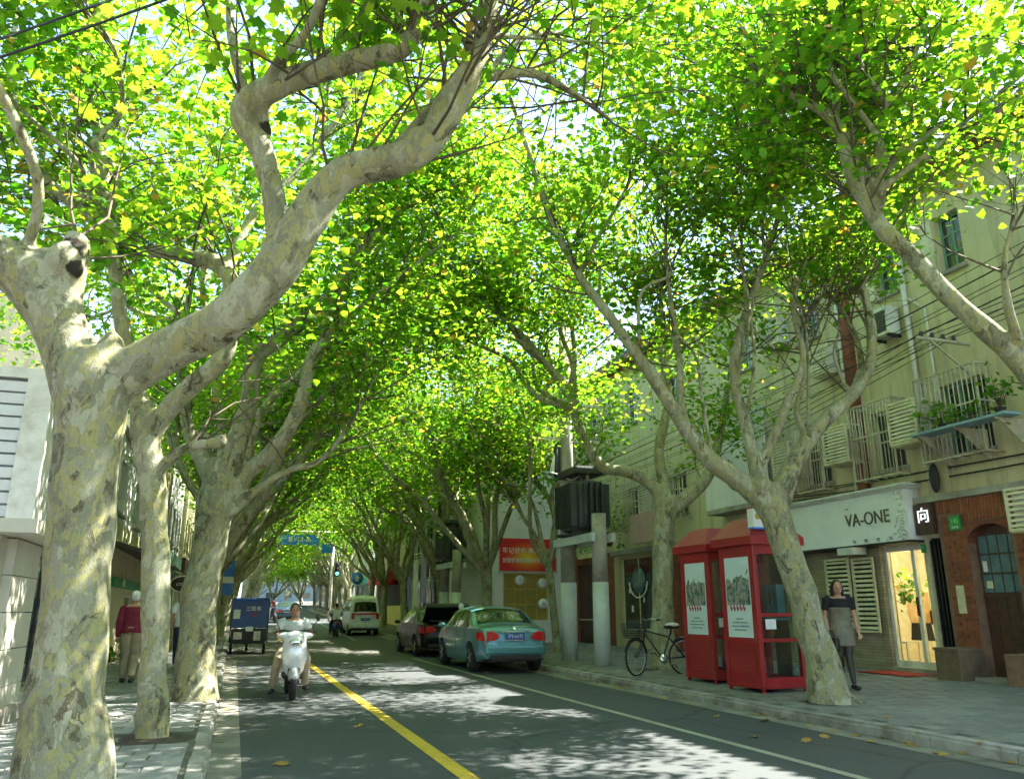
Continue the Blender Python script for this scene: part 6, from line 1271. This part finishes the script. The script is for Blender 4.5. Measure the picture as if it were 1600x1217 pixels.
# ---- scooters
def scooter(name, label, loc, rz, body='silver', cover=None, group=None, cat='scooter'):
    """faces local +x"""
    t = thing(name, label, cat, loc, rz, group); r = .23
    for x, nm in ((.58, 'front_wheel'), (-.60, 'rear_wheel')):
        mb = MB(); mb.lathe([(r * .6, -.05), (r * .92, -.05), (r, -.02), (r, .02), (r * .92, .05), (r * .6, .05)], (x, 0, r), 22, Matrix.Rotation(PI / 2, 3, 'X')); w = mb.build(nm, 'rubber', t); mb = MB(); mb.lathe([(0, -.03), (r * .6, -.03), (r * .6, .03), (0, .03)], (x, 0, r), 16, Matrix.Rotation(PI / 2, 3, 'X')); mb.build('rim', 'rim', w)
    mb = MB(); mb.ell((.58, 0, .37), (.24, .09, .12)); mb.build('front_mudguard', body, t); mb = MB(); mb.cyl((.58, .07, .23), (.44, .07, .75), .022, seg=8); mb.cyl((.58, -.07, .23), (.44, -.07, .75), .022, seg=8); mb.cyl((.46, 0, .7), (.36, 0, 1.02), .03, seg=8); mb.build('fork', 'trim', t)
    q = MB(); q.ell((.46, 0, .66), (.13, .21, .27)); q.ell((.42, 0, .90), (.12, .17, .14)); q.ell((.44, 0, .48), (.1, .17, .16)); me = remesh(q, .022, 4); me.materials.append(M[body]); fr = link('front_fairing', me, t)
    mb = MB(); mb.ell((.565, 0, .86), (.04, .10, .06)); mb.build('headlamp', 'chrome', t); mb = MB(); mb.bevbox((.1, 0, .33), (.62, .3, .07), .025); mb.build('footboard', 'trim', t)
    q = MB(); q.ell((-.35, 0, .52), (.42, .17, .2)); q.ell((-.62, 0, .6), (.25, .13, .12)); me = remesh(q, .024, 3); me.materials.append(M[body]); link('rear_body', me, t)
    mb = MB(); mb.bevbox((-.33, 0, .74), (.62, .26, .1), .04); mb.build('seat', 'trim', t); mb = MB(); mb.ell((-.86, 0, .66), (.03, .09, .04)); mb.build('tail_lamp', 'tail', t)
    mb = MB(); mb.tube([(.30, -.33, 1.0), (.36, -.22, 1.04), (.37, 0, 1.02), (.36, .22, 1.04), (.30, .33, 1.0)], .015, 8); mb.build('handlebar', 'trim', t)
    for s in (-1, 1):
        mb = MB(); mb.cyl((.37, s * .24, 1.04), (.38, s * .33, 1.20), .008, seg=6); mb.ell((.38, s * .345, 1.24), (.02, .035, .06)); mb.build('mirror', 'trim', t)
    if cover:
        q = MB(); q.ell((.43, 0, .76), (.15, .20, .26)); q.ell((.36, 0, .955), (.11, .30, .075)); me = remesh(q, .022, 4); me.materials.append(M[cover]); link('wind_apron', me, t)
    return t
M['apron'] = simple('pale_wind_apron', (0.62, 0.62, 0.64), .6, var=.12)
RX, RY = .98, 13.75
scooter('scooter', 'silver scooter ridden towards the camera near the left kerb', (RX, RY + .55, 0), -PI / 2, 'silver', 'apron')
scooter('scooter', 'distant scooter under a blue cover, ridden away beside the van', (4.55 + bend(41), 40, rise(40)), PI / 2, 'blue_plastic', 'blue_plastic')
for k, (y, dx) in enumerate([(33.6, 0), (34.6, .1), (35.7, -.05), (36.6, .05)]):
    scooter('scooter', ['black scooter nearest the camera in the row on the right pavement', 'navy scooter second in the parked row on the right pavement', 'red scooter third in the parked row on the right pavement', 'black scooter last in the parked row before the scaffolding'][k], (7.75 + dx + bend(y), y, pave_z(7.8, y)), PI + .35, ['black_car', 'navy_car', 'tail', 'black_car'][k], None, 'scooters parked on the right pavement')

# ---- blue electric tricycle
tr = thing('tricycle', 'blue canopied cargo tricycle standing at the left kerb', 'tricycle', (.50, 27.6, 0), 0)
for x in (-.5, .5):
    mb = MB(); mb.lathe([(.17, -.04), (.23, -.04), (.25, 0), (.23, .04), (.17, .04)], (x, .3, .25), 20, Matrix.Rotation(PI / 2, 3, 'Y')); w = mb.build('wheel', 'rubber', tr); mb = MB(); mb.lathe([(0, -.02), (.17, -.02), (.17, .02), (0, .02)], (x, .3, .25), 14, Matrix.Rotation(PI / 2, 3, 'Y')); mb.build('rim', 'rim', w)
mb = MB(); mb.lathe([(.17, -.04), (.23, -.04), (.25, 0), (.23, .04), (.17, .04)], (0, 2.0, .25), 20, Matrix.Rotation(PI / 2, 3, 'Y')); mb.build('wheel', 'rubber', tr)
quick('chassis', 'trim', tr, ((-.5, 0, .34), (.5, 1.5, .42)), ((-.05, 1.5, .34), (.05, 2.0, .42))); mb = MB(); mb.cyl((0, 2.0, .25), (0, 1.8, 1.0), .03, seg=8); mb.tube([(-.3, 1.72, 1.05), (0, 1.8, 1.02), (.3, 1.72, 1.05)], .015, 7); mb.build('steering', 'trim', tr)
quick('seat', 'trim', tr, ((-.4, .45, .42), (.4, 1.0, .75)))
q = MB(); q.bevbox((0, .65, 1.68), (1.16, 1.5, .12), .05); q.build('canopy_roof', 'blue_tarp', tr)
for x in (-.56, .56):
    for y in (-.06, 1.36): mb = MB(); mb.cyl((x, y, .38), (x, y, 1.66), .02, seg=8); mb.build('canopy_post', 'trim', tr)
for x in (-.57, .57): quick('side_curtain', 'blue_tarp', tr, ((x - .008, -.05, .75), (x + .008, 1.35, 1.64)))
bk = quick('back_curtain', 'blue_tarp', tr, ((-.56, -.075, .82), (.56, -.06, 1.64))); text('curtain_letters', '三轮车', .16, (.1, -.078, 1.40), RF, 'letters', bk, .002); text('curtain_letters', '残疾', .14, (.12, -.078, 1.22), RF, 'ink_red', bk, .002)
quick('pale_flap', 'bag', tr, ((-.5, -.1, 1.1), (-.3, -.08, 1.38))); quick('tail_board', 'trim', tr, ((-.53, -.06, .42), (.53, -.03, .80))); quick('white_plate', 'letters', tr, ((-.1, -.085, .72), (.12, -.065, .86))); quick('pale_panel', 'bars', tr, ((.15, -.075, .44), (.36, -.061, .72))); quick('pale_panel', 'bars', tr, ((-.45, -.075, .48), (-.2, -.061, .70)))

# ---- cables
def span(label, a, b, r=.012, sag=.12): o = cable([a, b], r, sag, 14).build('cable', 'wire'); tag(o, label, 'cable', 'overhead cables')
names = ['topmost', 'second', 'third', 'fourth', 'fifth', 'sixth', 'lowest']
for k in range(7):
    span('black cable strung along the right house fronts, %s of the bundle' % names[k], (F - .75 + k * .03, 2.0, 7.55 - k * .16), (F - .55, 29, 6.4 - k * .14), .007 + .006 * (k % 3 == 1), .25 + .05 * (k % 3))
for k in range(4): span('thin wire of four from the insulator bracket, %s from the house' % ['nearest', 'second', 'third', 'farthest'][k], (F - .35 - k * .25, 10.4, 6.12), (F - .3 - k * .2, 24, 4.9), .008, .2); span('thin wire of four reaching the bracket from the right, %s from the house' % ['nearest', 'second', 'third', 'farthest'][k], (F - .35 - k * .25, 10.4, 6.12), (F - .35 - k * .25, 2, 6.3), .008, .1)
ib = thing('insulator_bracket', 'steel bracket with four insulators on the cream wall', 'bracket', (0, 0, 0)); mb = MB(); mb.b2((F - 1.2, 10.37, 6.0), (F, 10.43, 6.05)); mb.build('arm', 'bars', ib); mb = MB(); mb.bar((F - .9, 10.4, 6.0), (F - .01, 10.4, 5.4), .03); mb.build('brace', 'bars', ib)
for k in range(4): q = MB(); q.lathe([(.025, 0), (.045, .02), (.03, .05), (.04, .08), (.02, .1)], (F - .35 - k * .25, 10.4, 6.05), 8); q.build('insulator', 'tx', ib)
for k in range(4): span('slack cable drooping along the sign top, strand %s' % ['highest', 'second', 'third', 'lowest'][k], (F - .1, 5, 3.75 + k * .04), (F - .12, 17.5, 3.9 + k * .07), .012, .12 - .16 * (k % 2) + .05 * k)
span('upper of two black cables crossing the top left corner', at_d(-60, 82, 4.2), at_d(330, -60, 5.2), .010, .02); span('lower of two black cables crossing the top left corner', at_d(-60, 110, 4.2), at_d(420, -60, 5.2), .010, .02)
mt = thing('meter_box', 'dark oblong meter box on a pier above the dark gate', 'box', (0, 0, 0)); mb = MB(); mb.ell((F - .2, 11.4, 3.72), (.07, .1, .28)); mb.build('case', 'trim', mt); quick('pier', 'cream_dk', mt, ((F - .12, 11.15, 3.42), (F - .001, 11.6, 4.2)))
# dry leaves on the road and pavement
dl = M['dry_leaf'] = simple('dry_leaf', (0.36, 0.22, 0.04), .8, var=.4, scale=3); dm_ = leaves_mesh(np.zeros((1, 3)), 1.0, 3, LEAF_NEAR, LEAF_NEAR_F, .25); dm_.materials.clear(); dm_.materials.append(dl); Rl = random.Random(21)
spots = [at_z(1120, 1120, 0), at_z(1180, 1152, 0), at_z(1260, 1158, 0), at_z(1288, 1152, 0), at_z(1385, 1118, .16), at_z(1130, 1103, 0), at_z(1165, 1107, 0), at_z(980, 1075, 0), at_z(560, 1135, 0), at_z(440, 1195, 0), at_z(345, 1160, 0), at_z(352, 1110, 0), at_z(1535, 1182, 0), at_z(1055, 1086, 0)] + [Vector((Rl.uniform(6.55, 6.86), Rl.uniform(6, 22), 0)) for _ in range(24)] + [Vector((Rl.choice([Rl.uniform(5.2, 6.6), Rl.uniform(6.5, 6.85), Rl.uniform(.0, .35), Rl.uniform(6.5, 6.85)]), Rl.uniform(6, 26), 0)) for _ in range(34)]
for k, p in enumerate(spots):
    o = link('fallen_leaf', dm_); o.location = (p.x, p.y, pave_z(p.x, p.y) + .018); s = Rl.uniform(.09, .16); o.scale = (s, s, s); o.rotation_euler = (Rl.gauss(0, .15), Rl.gauss(0, .15), Rl.uniform(0, 6)); tag(o, 'dry yellow plane leaf fallen on the roadway or gutter', 'leaf', 'fallen leaves')
# ------------------------------------------------------------------ people
M['skin'] = simple('skin', (0.48, 0.27, 0.17), .55, var=.1); M['skin_b'] = simple('skin_tanned', (0.36, 0.19, 0.11), .55, var=.1); M['hair'] = simple('black_hair', (0.012, 0.010, 0.009), .5, var=.3, scale=40); M['hair_grey'] = simple('grey_hair', (0.78, 0.78, 0.8), .7, var=.2, scale=30)
M['shirt_pale'] = simple('pale_shirt', (0.52, 0.56, 0.55), .85, var=.12, scale=10); M['khaki'] = simple('khaki_trousers', (0.36, 0.30, 0.20), .9, var=.18, scale=9); M['maroon'] = simple('maroon_jacket', (0.22, 0.02, 0.05), .85, var=.2, scale=9); M['dress'] = simple('taupe_dress', (0.17, 0.155, 0.105), .55, var=.35, scale=7); M['stocking'] = simple('dark_tights', (0.045, 0.033, 0.026), .6); M['shoe'] = simple('black_shoe', (0.012, 0.012, 0.012), .4); M['blue_cloth'] = simple('blue_cloth', (0.03, 0.06, 0.25), .8); M['white_cloth'] = simple('white_cloth', (.72, .72, .74), .85); M['navy'] = simple('navy_trousers', (0.02, 0.025, 0.05), .9); M['lip'] = simple('lips', (.35, .09, .08), .5); M['eye'] = simple('eye_dark', (.01, .01, .01), .2)
def taper(mb, pts, rad, seg=12): mb.tube(pts, rad, seg)
def loft(mb, rings, seg=18):
    """rings: (centre, rx, ry) ellipses stacked upwards"""
    vs = []
    for c, rx, ry in rings:
        for k in range(seg): a = 2 * PI * k / seg; vs.append(Vector(c) + Vector((rx * math.cos(a), ry * math.sin(a), 0)))
    n = len(rings); o = len(mb.v); mb.add(vs, [(i * seg + k, i * seg + (k + 1) % seg, (i + 1) * seg + (k + 1) % seg, (i + 1) * seg + k) for i in range(n - 1) for k in range(seg)], True)
    mb.f.append(tuple(o + k for k in reversed(range(seg)))); mb.f.append(tuple(o + (n - 1) * seg + k for k in range(seg))); mb.sm += [False, False]
def person(label, loc, rz, J, body='skin', top=None, bottom=None, hair=None, shoes='shoe', female=False, hairlong=False, s=1.0, sleeve='short', headturn=0.0, seated=False, voxel=.011):
    """local frame: faces -y.  J holds joints; one continuous body, clothes and hair as children"""
    t = thing('person', label, 'person', loc, rz); t.scale = (s, s, s); V = Vector
    pel, chest, neck, head = V(J['pelvis']), V(J['chest']), V(J['neck']), V(J['head']); up = (neck - pel).normalized()
    hwid = .165 if female else .19; b = MB(); Rh = Matrix.Rotation(headturn, 3, 'Z')
    # head with face
    b.ell(head, (.075, .092, .115), 16, 12); b.ell(head + Rh @ V((0, -.018, -.055)), (.055, .068, .065), 14, 9)
    b.ell(head + Rh @ V((0, -.098, -.018)), (.014, .02, .026), 8, 6); b.ell(head + Rh @ V((0, -.082, -.062)), (.026, .014, .010), 8, 6)
    for sx in (-1, 1): b.ell(head + Rh @ V((sx * .076, .01, -.01)), (.012, .022, .032), 8, 6)
    taper(b, [neck - up * .04, neck.lerp(head, .45), head - V((0, 0, .04))], [.058, .05, .05])
    for c0, c1, r0, r1 in ((pel - up * .06, pel + up * .06, .14, .135), (pel + up * .05, chest - up * .1, .135, .125), (chest - up * .12, chest + up * .08, .13, .14)):
        pass
    rings = []
    for f, rx, ry in ((-.10, .145, .105), (0, .165, .115), (.25, .15, .10), (.5, .145, .105), (.75, .165, .115), (.92, .17, .095), (1.0, .10, .07)):
        rings.append((pel + (neck - pel) * f, rx * (.93 if female else 1), ry))
    loft(b, rings)
    for side in ('l', 'r'):
        sh, el, wr = V(J['sh' + side]), V(J['el' + side]), V(J['wr' + side]); taper(b, [sh - (sh - neck) * .25, sh, sh.lerp(el, .5), el, el.lerp(wr, .35), wr], [.05, .052, .045, .038, .038, .026])
        d = (wr - el).normalized(); side_v = d.cross(V((0, 0, 1)) if abs(d.z) < .8 else V((0, 1, 0))).normalized(); nrm = d.cross(side_v)
        b.ell(wr + d * .055, (.035, .035, .045), 10, 7)
        for k in range(4):
            o = side_v * (-.026 + k * .0175); L = (.062, .072, .068, .052)[k]; p0 = wr + d * .075 + o; taper(b, [p0, p0 + d * L * .55 + nrm * .006, p0 + d * L * .8 + nrm * .03], [.0095, .009, .007], 6)
        p0 = wr + d * .035 + side_v * .03; taper(b, [p0, p0 + d * .035 + side_v * .022, p0 + d * .065 + side_v * .02 + nrm * .01], [.012, .010, .008], 6)
        hp, kn, an, to = V(J['hp' + side]), V(J['kn' + side]), V(J['an' + side]), V(J['to' + side]); taper(b, [hp, hp.lerp(kn, .4), kn, kn.lerp(an, .3), an], [.088, .078, .055, .054, .036]); b.ell(an.lerp(to, .5) - V((0, 0, .02)), (.04, .045, .035), 8, 6)
    me = remesh(b, voxel, 3, .5); mats = [M[body]]; me.materials.append(M[body])
    if J.get('tights'):
        me.materials.append(M['stocking'])
        for p in me.polygons:
            if p.center.z < pel.z - .05 and abs(p.center.x) < .22: p.material_index = 1
    bo = link('body', me, t)
    for sx in (-1, 1): e = MB(); e.ell(head + Rh @ V((sx * .03, -.083, .004)), (.012, .008, .006), 8, 5); e.build('eye', 'eye', bo)
    e = MB(); e.ell(head + Rh @ V((0, -.094, -.062)), (.02, .006, .007), 8, 5); e.build('mouth', 'lip', bo)
    if hair:
        h = MB(); h.ell(head + Rh @ V((0, .016, .022)), (.086, .092, .108), 16, 12)
        if hairlong:
            for sx in (-1, 1): h.ell(head + Rh @ V((sx * .072, .015, -.06)), (.030, .06, .12), 10, 8)
            h.ell(head + Rh @ V((0, .06, -.07)), (.08, .05, .12), 12, 8)
        hm = remesh(h, .012, 3); hm.materials.append(M[hair]); link('hair', hm, t)
    if top:
        c = MB(); loft(c, [(r[0] if i else r[0] + V((0, 0, .0)), r[1] + .022, r[2] + .022) for i, r in enumerate(rings[(0 if sleeve != 'dress' else 2):-1])] + [(neck - up * .03, .085, .07)])
        for side in ('l', 'r'):
            sh, el, wr = V(J['sh' + side]), V(J['el' + side]), V(J['wr' + side]); e = sh.lerp(el, .62) if sleeve in ('short', 'dress') else wr; pts = [sh - (sh - neck) * .3, sh, e] if sleeve in ('short', 'dress') else [sh - (sh - neck) * .3, sh, el, wr]; taper(c, pts, [.066, .07, .064] if len(pts) == 3 else [.066, .07, .058, .045])
        cm = remesh(c, .013, 3); cm.materials.append(M[top]); link('jacket' if sleeve == 'long' else 'shirt', cm, t)
    if bottom:
        c = MB(); loft(c, [(r[0], r[1] + .02, r[2] + .022) for r in rings[:3]])
        for side in ('l', 'r'): hp, kn, an = V(J['hp' + side]), V(J['kn' + side]), V(J['an' + side]); taper(c, [hp, hp.lerp(kn, .4), kn, kn.lerp(an, .5), an + V((0, 0, .02))], [.105, .1, .08, .075, .065])
        cm = remesh(c, .014, 3); cm.materials.append(M[bottom]); link('trousers', cm, t)
    for side in ('l', 'r'):
        an, to = V(J['an' + side]), V(J['to' + side]); c = MB(); dirv = (to - an); dirv.z = 0; ang = math.atan2(dirv.y, dirv.x); c.bevbox(an + dirv * .38 + V((0, 0, -.045)), (.25, .088, .07), .03, Matrix.Rotation(ang, 3, 'Z')); cm = remesh(c, .014, 2); cm.materials.append(M[shoes]); link('shoe', cm, t)
    return t, rings
W1 = dict(pelvis=(0, 0, .88), chest=(0, 0, 1.18), neck=(0, .01, 1.37), head=(0, -.01, 1.50), shl=(-.17, .01, 1.32), ell=(-.22, .03, 1.06), wrl=(-.21, -.06, .84), shr=(.17, .01, 1.32), elr=(.225, .0, 1.06), wrr=(.23, -.07, .84), hpl=(-.085, 0, .84), knl=(-.06, -.03, .47), anl=(-.03, .12, .09), tol=(-.03, -.04, .03), hpr=(.085, 0, .84), knr=(.05, -.10, .46), anr=(.06, -.20, .09), tor=(.07, -.37, .03), tights=True)
w, rg = person('woman with dark hair walking in a black and taupe dress, carrying a handbag', (9.25, 10.95, pave_z(9.25, 10.95)), -.45, W1, 'skin', 'cloth_black', None, 'hair', female=True, hairlong=True, sleeve='dress', s=1.03)
c = MB(); loft(c, [((0, 0, .62), .20, .165), ((0, 0, .72), .205, .165), ((0, 0, .86), .195, .155), ((0, 0, 1.0), .165, .13), ((0, 0, 1.10), .168, .132), ((0, -.005, 1.2), .178, .142)]); dm2 = remesh(c, .014, 3); dm2.materials.append(M['dress']); link('dress', dm2, w)
hb2 = thing('handbag', 'black handbag held by the walking woman', 'bag', (9.25 - .25, 10.92, pave_z(9.2, 10.9) + .55), .12); mb = MB(); mb.bevbox((0, 0, .12), (.1, .30, .22), .04); mb.build('bag_body', 'shoe', hb2); mb = MB(); mb.tube([(0, -.09, .22), (.0, -.06, .33), (0, .06, .33), (0, .09, .22)], .010, 6); mb.build('strap', 'shoe', hb2)
RID = dict(pelvis=(0, .12, .82), chest=(0, .06, 1.08), neck=(0, .04, 1.27), head=(0, .0, 1.41), shl=(-.20, .05, 1.22), ell=(-.30, -.06, 1.0), wrl=(-.30, -.30, 1.02), shr=(.20, .05, 1.22), elr=(.30, -.06, 1.0), wrr=(.30, -.30, 1.02), hpl=(-.11, .10, .78), knl=(-.24, -.22, .62), anl=(-.30, -.06, .14), tol=(-.34, -.22, .06), hpr=(.11, .10, .78), knr=(.22, -.22, .62), anr=(.24, -.06, .18), tor=(.27, -.22, .10))
person('man in a pale short-sleeved shirt riding the silver scooter towards the camera', (RX, RY + .62, 0), 0, RID, 'skin_b', 'shirt_pale', 'khaki', 'hair', headturn=.1, s=.96)
RID2 = dict(RID); person('distant rider in a white shirt seen from behind beside the van', (4.55 + bend(40), 39.9, rise(40)), PI, RID2, 'skin_b', 'white_cloth', 'navy', 'hair', voxel=.018)
ST = dict(pelvis=(0, 0, .92), chest=(0, 0, 1.2), neck=(0, .01, 1.40), head=(0, -.02, 1.535), shl=(-.19, .01, 1.34), ell=(-.24, .02, 1.06), wrl=(-.24, -.05, .82), shr=(.19, .01, 1.34), elr=(.24, .03, 1.06), wrr=(.24, -.03, .82), hpl=(-.09, 0, .87), knl=(-.09, -.05, .48), anl=(-.09, .08, .09), tol=(-.09, -.08, .03), hpr=(.09, 0, .87), knr=(.09, -.06, .48), anr=(.09, -.08, .09), tor=(.09, -.24, .03))
person('white-haired pedestrian in a maroon jacket walking away between the left trunks', (-1.70, 16.3, PAVE), PI - .1, ST, 'skin', 'maroon', 'khaki', 'hair_grey', sleeve='long', s=.95, voxel=.014)
pg = pot_plant('shopping_bag_greens', 'bag of greens carried beside the maroon-jacketed pedestrian', (-2.02, 16.25, PAVE + .35), .06, 61, False, 30, .08, .25)
person('pedestrian in white and blue half hidden behind the second trunk', (-1.02, 19.5, PAVE), PI, ST, 'skin', 'white_cloth', 'navy', 'hair', sleeve='short', s=1.0, voxel=.016)
bg2 = thing('shoulder_bag', 'dark shoulder bag beside the white-shirted pedestrian', 'bag', (-.68, 19.4, PAVE + .75)); mb = MB(); mb.bevbox((0, 0, .12), (.16, .32, .3), .05); mb.build('bag_body', 'navy', bg2); mb = MB(); mb.tube([(-.02, -.1, .26), (-.1, 0, .55), (-.02, .1, .26)], .012, 6); mb.build('strap', 'navy', bg2)
BEN = dict(ST); BEN.update(chest=(0, -.12, 1.16), neck=(0, -.22, 1.32), head=(0, -.30, 1.44), shl=(-.19, -.2, 1.28), ell=(-.24, -.3, 1.02), wrl=(-.2, -.45, .85), shr=(.19, -.2, 1.28), elr=(.24, -.3, 1.02), wrr=(.2, -.45, .85))
person('man in a dark shirt leaning into the open boot of the black car', (6.45, 23.65, 0), PI, BEN, 'skin', 'cloth_black', 'navy', 'hair_grey', voxel=.016)
for k, (x, y, lab, m_) in enumerate([(1.2, 66, 'distant pedestrian in white crossing beside the blue car', 'white_cloth'), (1.9, 67.5, 'distant pedestrian in red crossing left of the blue car', 'maroon')]): person(lab, (x + bend(y), y, rise(y)), PI / 2 + k * 2.6, ST, 'skin', m_, 'navy', 'hair', voxel=.025)
